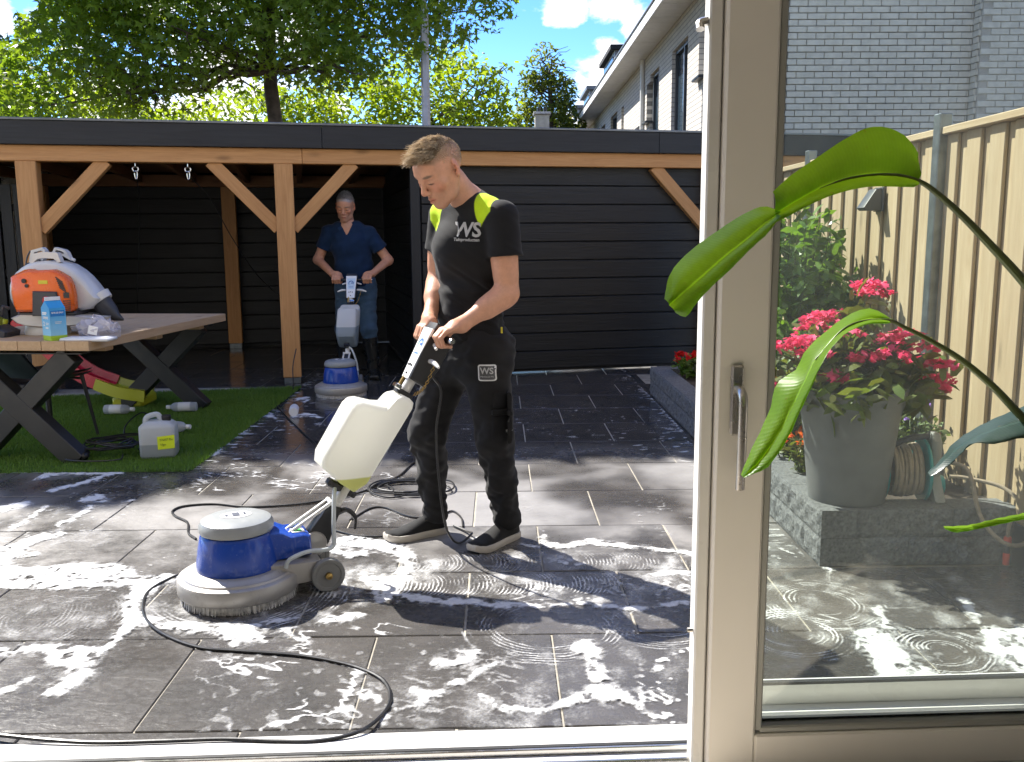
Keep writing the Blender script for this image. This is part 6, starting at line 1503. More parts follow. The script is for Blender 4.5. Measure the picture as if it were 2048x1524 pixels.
for q in 'lr':
    b.cap(J[q + 'sh'], J[q + 'el'], 0.056, 0.047, 0.03); b.cap(J[q + 'sh'] + (J[q + 'el'] - J[q + 'sh']) * 0.45 + F1 * 0.012, J[q + 'sh'] + (J[q + 'el'] - J[q + 'sh']) * 0.75 + F1 * 0.008, 0.044, 0.040, 0.03)
    fa = J[q + 'wr'] - J[q + 'el']; b.cap(J[q + 'el'], J[q + 'wr'], 0.044, 0.029, 0.02); b.cap(J[q + 'el'] + fa * 0.15, J[q + 'el'] + fa * 0.45, 0.047, 0.042, 0.03)
    b.cap(J[q + 'hip'], J[q + 'kn'], 0.075, 0.052, 0.03); b.cap(J[q + 'kn'], J[q + 'an'], 0.05, 0.036, 0.02)
b.cap(J['nek'] + V3(0.01, 0.01, -0.06), HC - fw * 0.030 - up_ * 0.065, 0.066, 0.053, 0.035); b.cap(J['nek'] + V3(0, 0, -0.02), (J['lsh'] + J['nek']) / 2 + V3(0, 0, -0.005), 0.045, 0.04, 0.04); b.cap(J['nek'] + V3(0, 0, -0.02), (J['rsh'] + J['nek']) / 2, 0.045, 0.04, 0.04)
hand_sdf(b, gL, bar, J['lwr'], +1); hand_sdf(b, gR, bar, J['rwr'], -1)
HS = 1.06; hS = SDF(); HL, HA = head_sdf(hS, HC, fw, up_); b._a(lambda P: HS * hS.ev((P - HC) / HS + HC), HC, 0.18, 0.012, 'u')
SK = np.array([0.56, 0.29, 0.185]); HAIRB = np.array([0.19, 0.13, 0.075])
def col_face(V, HC, A, skin, hair, old):
    q = (V - HC) @ A.T; x, y, z = q[:, 0], np.abs(q[:, 1]), q[:, 2]; c = np.tile(skin, (len(V), 1)); head = np.linalg.norm(q - np.array([0, 0, 0]), axis=1) < 0.19
    def mixc(m, col):
        nonlocal c; m = np.clip(m, 0, 1)[:, None] * head[:, None]; c = c * (1 - m) + np.array(col) * m
    def blob(cx, cy, cz, rx, ry, rz, p=1.0): return np.clip(1.6 - 1.6 * (((x - cx) / rx) ** 2 + ((y - cy) / ry) ** 2 + ((z - cz) / rz) ** 2), 0, 1)
    mixc(blob(0.075, 0.045, -0.025, 0.04, 0.03, 0.03) * 0.35, skin * np.array([1.05, 0.72, 0.70])); mixc(blob(0.12, 0, -0.03, 0.03, 0.02, 0.02) * 0.3, skin * np.array([1.05, 0.72, 0.70]))
    mixc(blob(-0.012, 0.084, 0.0, 0.03, 0.012, 0.035) * 0.4, skin * np.array([1.1, 0.68, 0.62]))
    mixc(blob(0.10, 0, -0.066, 0.025, 0.026, 0.012) * 0.9, skin * np.array([0.82, 0.50, 0.50])); mixc(blob(0.105, 0, -0.066, 0.02, 0.027, 0.003) * 0.8, skin * np.array([0.3, 0.16, 0.15]))
    mixc((blob(0.086, 0.034, 0.0275, 0.03, 0.026, 0.0075)) * 0.85, hair * 0.55 if not old else np.array([0.16, 0.13, 0.11]))          # brows
    mixc(blob(0.094, 0.0315, -0.0045, 0.02, 0.019, 0.0042) * 0.85, np.array([0.05, 0.03, 0.022]))                               # lash line
    st = np.clip((0.0 - z) / 0.05, 0, 1) * np.clip((-0.035 - z) / 0.03 + 0.2, 0, 1) * (x > 0.0) * (x < 0.13)
    mixc(st * (0.16 if old else 0.16), np.array([0.33, 0.29, 0.26]) if old else np.array([0.25, 0.16, 0.10]))
    sc = np.clip((z - (0.048 + 0.0 * x) + np.clip(-x - 0.005, 0, 1) * 1.1 - np.clip(x - 0.055, 0, 1) * 0.75 - np.clip(y - 0.05, 0, 1) * 0.0) / 0.012, 0, 1) * (y < 0.0785)
    side = np.clip((y - 0.045) / 0.02, 0, 1) * np.clip((0.085 - z) / 0.03, 0, 1)
    mixc(sc * (1 - 0.45 * side) * 0.85, hair)
    return c
body1, BV, BF = skin_mesh('body', b, (-0.62, 3.42, 0.03), (0.26, 4.22, 1.80), 0.0038, M_SKIN, man, lambda V: col_face(V, HC, HA / HS, SK, HAIRB, False), ORG1)
# T-shirt
s = SDF()
s.ecap(J['pel'] + V3(0, 0, -0.05), J['wai'], (0.170, 0.122), (0.152, 0.110), L1_, 0.04); s.ecap(J['wai'], J['che'], (0.152, 0.110), (0.182, 0.124), L1_, 0.04); s.ecap(J['che'], J['upc'], (0.182, 0.124), (0.155, 0.098), L1_, 0.04)
s.cap(J['lsh'] - L1_ * 0.01, J['rsh'] + L1_ * 0.01, 0.062, 0.062, 0.05); s.ell(J['che'] + F1 * 0.045 + V3(0, 0, 0.02), (0.115, 0.115, 0.10), None, 0.06)
s.cap(J['nek'] + V3(0.01, 0.01, -0.035), (J['lsh'] + J['nek']) / 2 + V3(0, 0, -0.012), 0.056, 0.052, 0.05); s.cap(J['nek'] + V3(0.01, 0.01, -0.035), (J['rsh'] + J['nek']) / 2 + V3(0, 0, -0.012), 0.056, 0.052, 0.05)
sleeve = {}
for q, t_ in (('l', 0.50), ('r', 0.52)):
    e = J[q + 'sh'] + (J[q + 'el'] - J[q + 'sh']) * t_; sleeve[q] = (e, nrm(J[q + 'el'] - J[q + 'sh'])); s.cutcap(J[q + 'sh'], e + sleeve[q][1] * 0.06, 0.066, 0.070, e, sleeve[q][1], 0.022)
def shirt_post(P, d):
    w = np.clip((1.38 - P[:, 2]) / 0.25, 0.15, 1)
    d = d + w * (0.013 * fbm3(P, (3.2, 3.2, 5.5), 3, 2) + 0.0060 * fbm3(P @ np.array([[0.8, 0, 0.6], [0, 1, 0], [-0.6, 0, 0.8]]), (7, 7, 16), 5, 1))
    low = np.clip((1.02 - P[:, 2]) / 0.1, 0, 1); d = d + low * 0.009 * fbm3(P, (5, 5, 10), 9, 2)
    d = np.maximum(d, 0.868 + 0.006 * np.sin(P[:, 0] * 30) - P[:, 2])
    n_ = J['nek'] + V3(-0.012, -0.010, 0.012); q_ = (P - n_); dn = nrm(V3(-0.30, -0.26, 1)); t = q_ @ dn
    return np.maximum(d, np.where(np.linalg.norm(q_ - t[:, None] * dn, axis=1) < 0.12, t - 0.004, -1))
s.post.append(shirt_post)
LIME = np.array([0.46, 0.66, 0.015]); BLK = np.array([0.009, 0.009, 0.010])
def inpoly(x, y, poly):
    """signed distance (negative inside) to a convex polygon"""
    d = np.full(len(x), -1e9); n = len(poly); ar = sum(poly[i][0] * poly[(i + 1) % n][1] - poly[(i + 1) % n][0] * poly[i][1] for i in range(n)); sg = 1 if ar > 0 else -1
    for i in range(n):
        a, c = poly[i], poly[(i + 1) % n]; ex, ey = c[0] - a[0], c[1] - a[1]; L = math.hypot(ex, ey); d = np.maximum(d, sg * ((x - a[0]) * ey - (y - a[1]) * ex) / L)
    return d
def shirt_col(V):
    q = V - J['upc']; sl_ = q @ L1_; fr = q @ F1; z = V[:, 2]; c = np.tile(BLK, (len(V), 1))
    for sg, poly in ((1, [(0.075, 1.53), (0.165, 1.50), (0.182, 1.445), (0.128, 1.385)]), (-1, [(0.075, 1.53), (0.20, 1.50), (0.19, 1.42), (0.14, 1.36)])):
        m = np.clip(0.5 - inpoly(sl_ * sg, z, poly) / 0.003, 0, 1) * (fr > -0.02); c = c * (1 - m[:, None]) + LIME * m[:, None]
    top = np.clip((z - 1.472) / 0.004, 0, 1) * (fr < -0.02) * (np.abs(sl_) > 0.07); c = c * (1 - 0.6 * top[:, None]) + np.array([0.06, 0.06, 0.065]) * 0.6 * top[:, None]  # shoulder tops greyed in the cloth colour to look sunlit
    return c
shirt, SV, SF_ = skin_mesh('shirt', s, (-0.47, 3.57, 0.84), (0.16, 4.16, 1.56), 0.0045, M_CLOTH, man, shirt_col, ORG1)
SBVH = BVHTree.FromPolygons([tuple(v) for v in (SV - ORG1)], [tuple(f) for f in SF_.tolist()])
M_PRINT = plain('white_print', (0.70, 0.70, 0.70), 0.6, var=0.06); M_PATCH = plain('grey_patch', (0.085, 0.085, 0.09), 0.7)
tx = nrm(V3(0.93, -0.36, 0.0)); tn = nrm(V3(-0.36, -0.93, 0.06))
def chest(px_, py_, pz_): return frame(Vector((px_, py_, pz_)) - OV1, tx, (0, 0, 1))
text_obj('logo', 'WS', 0.080, M_PRINT, chest(-0.136, 3.70, 1.372) @ Matrix.Rotation(R_(-2), 4, 'Z'), shirt, bold=0.0022, wrap=SBVH, spacing=0.92)
text_obj('logo_line', 'Tuinproducten', 0.0175, M_PRINT, chest(-0.135, 3.70, 1.334) @ Matrix.Rotation(R_(-2), 4, 'Z'), shirt, bold=0.0005, wrap=SBVH)
m = MB(); m.strip(wrapgrid(SBVH, frame(Vector((0.012, 3.74, 0.965)) - OV1, nrm(V3(0.98, -0.2, 0)), (0, 0, 1)), 0.008, 0.026, 1, 2, 0.002)); m.build('hem_tag', M_YEL, shirt)
# trousers
t_ = SDF()
t_.ecap(J['pel'] + V3(0, 0, 0.02), J['pel'] + V3(0, 0, -0.07), (0.155, 0.112), (0.168, 0.122), L1_, 0.05)
for q in 'lr':
    hip, kn, an = J[q + 'hip'], J[q + 'kn'], J[q + 'an']
    t_.cap(hip + V3(0, 0, 0.02), kn, 0.104, 0.079, 0.05); t_.cap(kn, an + V3(0, 0, 0.02), 0.078, 0.064, 0.035); t_.ell(hip - F1 * 0.05 + V3(0, 0, 0.02), (0.085, 0.085, 0.095), None, 0.05)
def tro_post(P, d):
    z = P[:, 2]; kn = np.exp(-((z - 0.47) / 0.13) ** 2); lo = np.exp(-((z - 0.16) / 0.11) ** 2); mid = np.exp(-((z - 0.33) / 0.12) ** 2); cr_ = np.exp(-((z - 0.78) / 0.07) ** 2)
    d = d + (0.005 + 0.005 * kn + 0.010 * lo + 0.006 * mid) * fbm3(P @ np.array([[0.87, 0, 0.5], [0, 1, 0], [-0.5, 0, 0.87]]), (5.0, 5.0, 7.0), 13, 2) + 0.005 * (kn + lo) * fbm3(P @ np.array([[0.8, 0, -0.6], [0, 1, 0], [0.6, 0, 0.8]]), (4, 4, 12.0), 14, 1) + 0.005 * cr_ * fbm3(P, (5, 5, 9), 17, 1) + 0.0025 * fbm3(P, (9, 9, 15), 19, 1)
    return np.maximum(d, 0.058 - z)
t_.post.append(tro_post)
tro, TV, TF = skin_mesh('trousers', t_, (-0.46, 3.66, 0.03), (0.20, 4.18, 0.99), 0.0045, mat_cloth('black_canvas', (0.014, 0.0137, 0.0145)), man, None, ORG1)
TBVH = BVHTree.FromPolygons([tuple(v) for v in (TV - ORG1)], [tuple(f) for f in TF.tolist()])
px_ = nrm(V3(0.98, -0.18, 0)); Mp = frame(Vector((-0.058, 3.68, 0.790)) - OV1, px_, (0.02, 0, 1))
m = MB(); m.strip(wrapgrid(TBVH, Mp, 0.076, 0.070, 10, 10, 0.003, 0.010)); pt = m.build('patch', M_PRINT, tro)
m = MB(); m.strip(wrapgrid(TBVH, Mp, 0.071, 0.065, 10, 10, 0.0042, 0.009)); m.build('patch_face', M_PATCH, pt)
text_obj('patch_logo', 'WS', 0.037, M_PRINT, Mp @ Matrix.Translation((0, 0.008, 0)), pt, bold=0.001, wrap=TBVH, lift=0.006)
text_obj('patch_line', 'PRODUCTS', 0.0085, M_PRINT, Mp @ Matrix.Translation((0, -0.016, 0)), pt, bold=0.0002, wrap=TBVH, lift=0.006, spacing=1.3)
M_CANV2 = mat_cloth('black_canvas_pocket', (0.011, 0.0107, 0.0115))
for (cx, cy, cz_, w, h_) in ((0.008, 3.72, 0.555, 0.090, 0.125), (0.010, 3.72, 0.672, 0.085, 0.075), (0.008, 3.72, 0.620, 0.094, 0.028)):
    Mq = frame(Vector((cx, cy, cz_)) - OV1, nrm(V3(0.97, -0.24, 0)), (0, 0, 1)); m = MB(); m.strip(wrapgrid(TBVH, Mq, w, h_, 10, 8, 0.009 if h_ > 0.05 else 0.014, 0.012)); m.build('cargo_pocket', M_CANV2, tro, smooth=60)
Mq = frame(Vector((0.022, 3.72, 0.535)) - OV1, nrm(V3(0.97, -0.24, 0)), (0, 0, 1)); m = MB(); m.strip(wrapgrid(TBVH, Mq, 0.020, 0.020, 4, 4, 0.0105, 0.003)); pk = m.build('pocket_badge', M_PRINT, tro)
m = MB(); m.strip(wrapgrid(TBVH, Mq, 0.014, 0.005, 2, 2, 0.0135)); m.build('badge_bar', M_YEL, pk)
# scattered reflective ticks above the pocket
rk = random.Random(3); m = MB()
for i in range(22):
    Mq = frame(Vector((0.012 + rk.uniform(-0.03, 0.03), 3.72, 0.672 + rk.uniform(-0.03, 0.03))) - OV1, nrm(V3(0.97, -0.24, 0)), (rk.uniform(-0.6, 0.6), 0, 1)); m.strip(wrapgrid(TBVH, Mq, 0.0018, 0.008, 1, 1, 0.0165))
tag(m.build('pocket_stitching', M_PRINT, tro), kind='stuff')
M_SHOE = mat_cloth('black_mesh_shoe', (0.014, 0.014, 0.014), 0.8, 260); M_SOLE = plain('pale_sole', (0.50, 0.46, 0.40), 0.6, var=0.1)
shoe(man, (-0.262, 4.068), (-0.512, 3.912), M_SHOE, M_SOLE, ORG1); shoe(man, (0.064, 3.988), (-0.124, 3.748), M_SHOE, M_SOLE, ORG1)
# hair: long on top and swept forward, clipped at the sides
def scalp(rs, n, C, A, cond):
    d = rs.normal(size=(n, 3)); d /= np.linalg.norm(d, axis=1)[:, None]; p = np.array([-0.012, 0, 0.036]) + d * np.array([0.097, 0.076, 0.086]); nr = d / np.array([0.097, 0.076, 0.086]); nr /= np.linalg.norm(nr, axis=1)[:, None]
    # forehead is fuller than the skull ellipsoid
    p[:, 0] += np.clip(p[:, 0] - 0.04, 0, 1) * 0.12; k = cond(p, nr); return p[k], nr[k]
rs = np.random.RandomState(77)
def condA(p, n): return (p[:, 2] > 0.070 - 0.25 * np.clip(-p[:, 0] - 0.03, 0, 1)) & (np.abs(p[:, 1]) < 0.064) & (p[:, 0] > -0.088) & ~((p[:, 0] > 0.062) & (p[:, 2] < 0.075))
p, n_ = scalp(rs, 20000, HC, HA, condA); p = p[:5200]; n_ = n_[:5200]
fr = np.clip((p[:, 0] + 0.075) / 0.15, 0, 1); ln = (0.014 + 0.060 * fr ** 1.1) * rs.uniform(0.65, 1.15, len(p)) * np.clip(1.3 - (np.abs(p[:, 1]) / 0.062) ** 3, 0.25, 1)
clump = np.sin(p[:, 1] * 120 + 3 * np.sin(p[:, 0] * 60)) * 0.28
d = n_ * 0.60 + np.array([0.50, 0.0, 0.75]) + np.stack([0 * clump, clump + 0.15, 0.3 * clump], 1) + rs.normal(size=p.shape) * 0.16; d /= np.linalg.norm(d, axis=1)[:, None]
W = lambda q: q @ HA * HS
cen = p[rs.choice(len(p), 150, replace=False)]; near = np.argmin(((p[:, None] - cen[None]) ** 2).sum(2), 1); lock = rs.normal(size=(150, 3)) * 0.11; ll = rs.uniform(0.8, 1.2, 150)
d = d + lock[near]; d /= np.linalg.norm(d, axis=1)[:, None]; ln = ln * ll[near]; conv = (cen[near] - p) * 9
Vh, Fh = strands(np.asarray(HC) + W(p - n_ * 0.004) - ORG1, W(d), ln, 0.0011, rs, 0.16, 0.04, W(np.tile(np.array([0.30, 0.04, -0.14]), (len(p), 1)) + conv))
def condB(p, n): return (p[:, 2] > 0.0 + np.clip(p[:, 0], 0, 1) * 0.9) & (p[:, 0] < 0.05) & ~((np.abs(p[:, 1]) < 0.055) & (p[:, 2] > 0.085)) & (p[:, 2] > 0.045 - np.clip(-p[:, 0], 0, 1) * 1.1)
p, n_ = scalp(rs, 9000, HC, HA, condB); p = p[:3000]; n_ = n_[:3000]
d = n_ * 0.5 + np.array([0.1, 0, -0.7]) + rs.normal(size=p.shape) * 0.15; d /= np.linalg.norm(d, axis=1)[:, None]
V2_, F2_ = strands(np.asarray(HC) + W(p - n_ * 0.001) - ORG1, W(d), rs.uniform(0.004, 0.009, len(p)) * np.clip((p[:, 2] + 0.02) / 0.06, 0.3, 1), 0.0006, rs, 0.1, 0.0, None, 2)
M_HAIR1 = mat_hair('brown_hair', (0.60, 0.47, 0.30), (0.86, 0.74, 0.55), (0.34, 0.24, 0.14))
ho1 = obj('hair', npmesh('hair', Vh, Fh, M_HAIR1), man); obj('clipped_sides', npmesh('clipped_sides', V2_, F2_, M_HAIR1), ho1)
# the lead hanging from the scrubber handle past his leg
cable('handle_lead', 'black lead hanging from the scrubber handle past the leg of the man in black', [tuple(world_of(S1, H1(0.80, -0.06, -0.03))), (-0.238, 3.66, 0.72), (-0.262, 3.68, 0.55), (-0.255, 3.70, 0.33), (-0.235, 3.76, 0.12), (-0.19, 3.86, 0.012), (-0.13, 3.93, 0.03), (-0.155, 4.02, 0.012), (-0.22, 4.12, 0.008)], 0.0052)

# ================================================================== the older man in the shade
F2 = nrm(V3(0.02, -1, 0)); L2_ = V3(1, 0.02, 0); ORG2 = np.array([-1.38, 8.88, 0.0])
man2 = thing('person', 'older grey-haired man in navy polo and jeans behind the far scrubber', 'person', ORG2)
gL2, gR2 = grip_of(S2, H2, BU2, -0.145), grip_of(S2, H2, BU2, 0.145); bar2 = nrm(gL2 - gR2)
K2 = dict(pel=V3(-1.385, 8.90, 0.93), wai=V3(-1.39, 8.90, 1.08), che=V3(-1.415, 8.87, 1.30), upc=V3(-1.425, 8.86, 1.40), nek=V3(-1.435, 8.848, 1.492), lsh=V3(-1.245, 8.875, 1.398), rsh=V3(-1.622, 8.875, 1.405), lel=V3(-1.06, 8.88, 1.135), rel=V3(-1.735, 8.87, 1.145),
          lhip=V3(-1.285, 8.90, 0.88), rhip=V3(-1.485, 8.90, 0.88), lkn=V3(-1.265, 8.84, 0.48), rkn=V3(-1.51, 8.87, 0.48), lan=V3(-1.235, 8.86, 0.09), ran=V3(-1.53, 8.92, 0.09))
K2['lwr'] = gL2 + nrm(K2['lel'] - gL2) * 0.082 + V3(0, 0, 0.015); K2['rwr'] = gR2 + nrm(K2['rel'] - gR2) * 0.082 + V3(0, 0, 0.015)
HC2 = V3(-1.445, 8.80, 1.645); fw2 = nrm(V3(-0.04, -0.93, -0.36)); up2 = nrm(V3(0.03, -0.36, 0.93))
b = SDF()
b.ecap(K2['pel'], K2['wai'], (0.15, 0.11), (0.145, 0.105), L2_); b.ecap(K2['wai'], K2['che'], (0.145, 0.105), (0.17, 0.115), L2_); b.ecap(K2['che'], K2['upc'], (0.17, 0.11), (0.15, 0.09), L2_); b.cap(K2['lsh'], K2['rsh'], 0.052, 0.052, 0.05)
for q in 'lr':
    b.cap(K2[q + 'sh'], K2[q + 'el'], 0.054, 0.045, 0.03); b.cap(K2[q + 'el'], K2[q + 'wr'], 0.044, 0.030, 0.025); b.cap(K2[q + 'hip'], K2[q + 'kn'], 0.075, 0.052, 0.03); b.cap(K2[q + 'kn'], K2[q + 'an'], 0.05, 0.036, 0.02)
b.cap(K2['nek'] + V3(0, 0.01, -0.05), HC2 - fw2 * 0.03 - up2 * 0.06, 0.066, 0.056, 0.03); b.cap(K2['nek'] + V3(0, 0, -0.02), (K2['lsh'] + K2['nek']) / 2, 0.045, 0.04, 0.04); b.cap(K2['nek'] + V3(0, 0, -0.02), (K2['rsh'] + K2['nek']) / 2, 0.045, 0.04, 0.04)
hand_sdf(b, gL2, bar2, K2['lwr'], -1); hand_sdf(b, gR2, bar2, K2['rwr'], +1)
hS2 = SDF(); HL2, HA2 = head_sdf(hS2, HC2, fw2, up2, True); b._a(lambda P: 1.05 * hS2.ev((P - HC2) / 1.05 + HC2), HC2, 0.18, 0.012, 'u')
SK2 = np.array([0.52, 0.25, 0.15]); GREY = np.array([0.30, 0.29, 0.28])
skin_mesh('body', b, (-1.90, 8.42, 0.03), (-0.90, 9.12, 1.82), 0.0055, M_SKIN, man2, lambda V: col_face(V, HC2, HA2 / 1.05, SK2, GREY, True), ORG2)
s = SDF()
s.ecap(K2['pel'] + V3(0, 0, -0.06), K2['wai'], (0.178, 0.135), (0.168, 0.128), L2_, 0.04); s.ecap(K2['wai'], K2['che'], (0.168, 0.128), (0.190, 0.130), L2_, 0.04); s.ecap(K2['che'], K2['upc'], (0.190, 0.13), (0.165, 0.10), L2_, 0.04); s.cap(K2['lsh'], K2['rsh'], 0.064, 0.064, 0.05)
s.cap(K2['nek'] + V3(0, 0, -0.03), (K2['lsh'] + K2['nek']) / 2, 0.055, 0.05, 0.04); s.cap(K2['nek'] + V3(0, 0, -0.03), (K2['rsh'] + K2['nek']) / 2, 0.055, 0.05, 0.04)
sl2 = {}
for q in 'lr':
    e = K2[q + 'sh'] + (K2[q + 'el'] - K2[q + 'sh']) * 0.60; sl2[q] = (e, nrm(K2[q + 'el'] - K2[q + 'sh'])); s.cutcap(K2[q + 'sh'], e + sl2[q][1] * 0.06, 0.068, 0.071, e, sl2[q][1], 0.022)
def polo_post(P, d):
    d = d + 0.010 * fbm3(P, (3, 3, 5), 23, 2); d = np.maximum(d, 0.895 - P[:, 2])
    n_ = K2['nek'] + V3(0, -0.01, 0.01); q_ = P - n_; dn = nrm(V3(0, -0.5, 1)); t = q_ @ dn
    v = (P[:, 1] < 8.86) & (np.abs(P[:, 0] - n_[0]) < (P[:, 2] - 1.375) * 0.52)                # open collar
    d = np.where(v & (P[:, 2] < 1.5), np.maximum(d, (8.80 - P[:, 1]) + 0.0), d)
    return np.maximum(d, np.where(np.linalg.norm(q_ - t[:, None] * dn, axis=1) < 0.12, t - 0.012, -1))
s.post.append(polo_post)
polo, _, _ = skin_mesh('polo_shirt', s, (-1.86, 8.66, 0.86), (-1.0, 9.08, 1.56), 0.006, mat_cloth('navy_pique', (0.007, 0.022, 0.058)), man2, None, ORG2)
for q in (-1, 1):
    m = MB(); m.strip([[(-0.055 + q * 0.018, -0.115, 1.395), (-0.055 + q * 0.022, -0.120, 1.39)], [(-0.055 + q * 0.050, -0.095, 1.46), (-0.055 + q * 0.085, -0.098, 1.435)], [(-0.055 + q * 0.074, -0.04, 1.505), (-0.055 + q * 0.098, -0.04, 1.482)], [(-0.055 + q * 0.05, 0.03, 1.52), (-0.055 + q * 0.07, 0.045, 1.495)]])
    m.build('collar', mat_cloth('navy_collar', (0.012, 0.036, 0.095)), polo)
t_ = SDF(); t_.ecap(K2['pel'] + V3(0, 0, 0.02), K2['pel'] + V3(0, 0, -0.06), (0.160, 0.12), (0.172, 0.128), L2_, 0.05)
for q in 'lr': t_.cap(K2[q + 'hip'] + V3(0, 0, 0.02), K2[q + 'kn'], 0.102, 0.078, 0.05); t_.cap(K2[q + 'kn'], K2[q + 'an'] + V3(0, 0, 0.10), 0.075, 0.058, 0.035)
t_.post.append(lambda P, d: np.maximum(d + 0.006 * fbm3(P, (4, 4, 9), 33, 2), 0.15 - P[:, 2]))
skin_mesh('jeans', t_, (-1.70, 8.66, 0.12), (-1.10, 9.10, 1.0), 0.006, mat_cloth('blue_denim', (0.05, 0.09, 0.14), var=0.14), man2, None, ORG2)
M_BOOT = plain('rubber_boot', (0.012, 0.013, 0.013), 0.3, var=0.2)
for q, (hx, tx_) in (('l', ((-1.225, 8.94), (-1.205, 8.66))), ('r', ((-1.525, 8.97), (-1.545, 8.70)))):
    o = shoe(man2, hx, tx_, M_BOOT, M_BOOT, ORG2, 0.052, 0.10, 'boot')
    an = K2[q + 'an']; kn = K2[q + 'kn']; MB().tube([Vector(an + V3(0, 0, -0.05) - ORG2), Vector(an + V3(0, 0, 0.05) - ORG2), Vector(an + (kn - an) * 0.55 - ORG2), Vector(an + (kn - an) * 0.78 - ORG2)], [0.055, 0.060, 0.072, 0.078], 20).build('boot_shaft', M_BOOT, o)
rs = np.random.RandomState(78)
def condC(p, n): return (p[:, 2] > 0.055 + np.clip(p[:, 0] - 0.02, 0, 1) * 0.75 - np.clip(-p[:, 0], 0, 1) * 1.1) | ((p[:, 2] > 0.0) & (p[:, 0] < 0.0) & (np.abs(p[:, 1]) > 0.05) & (p[:, 0] > -0.04))
p, n_ = scalp(rs, 8000, HC2, HA2, condC); p = p[:3200]; n_ = n_[:3200]; d = n_ * 0.8 + np.array([0.15, 0.0, 0.35]) + rs.normal(size=p.shape) * 0.2; d /= np.linalg.norm(d, axis=1)[:, None]
Vh, Fh = strands(np.asarray(HC2) + (p - n_ * 0.003) @ HA2 * 1.05 - ORG2, d @ HA2, rs.uniform(0.014, 0.030, len(p)) * np.clip(1.2 - np.abs(p[:, 1]) / 0.09, 0.3, 1), 0.0014, rs, 0.3)
obj('hair', npmesh('hair', Vh, Fh, mat_hair('grey_hair', (0.34, 0.33, 0.32), (0.50, 0.49, 0.47), (0.16, 0.15, 0.14))), man2)

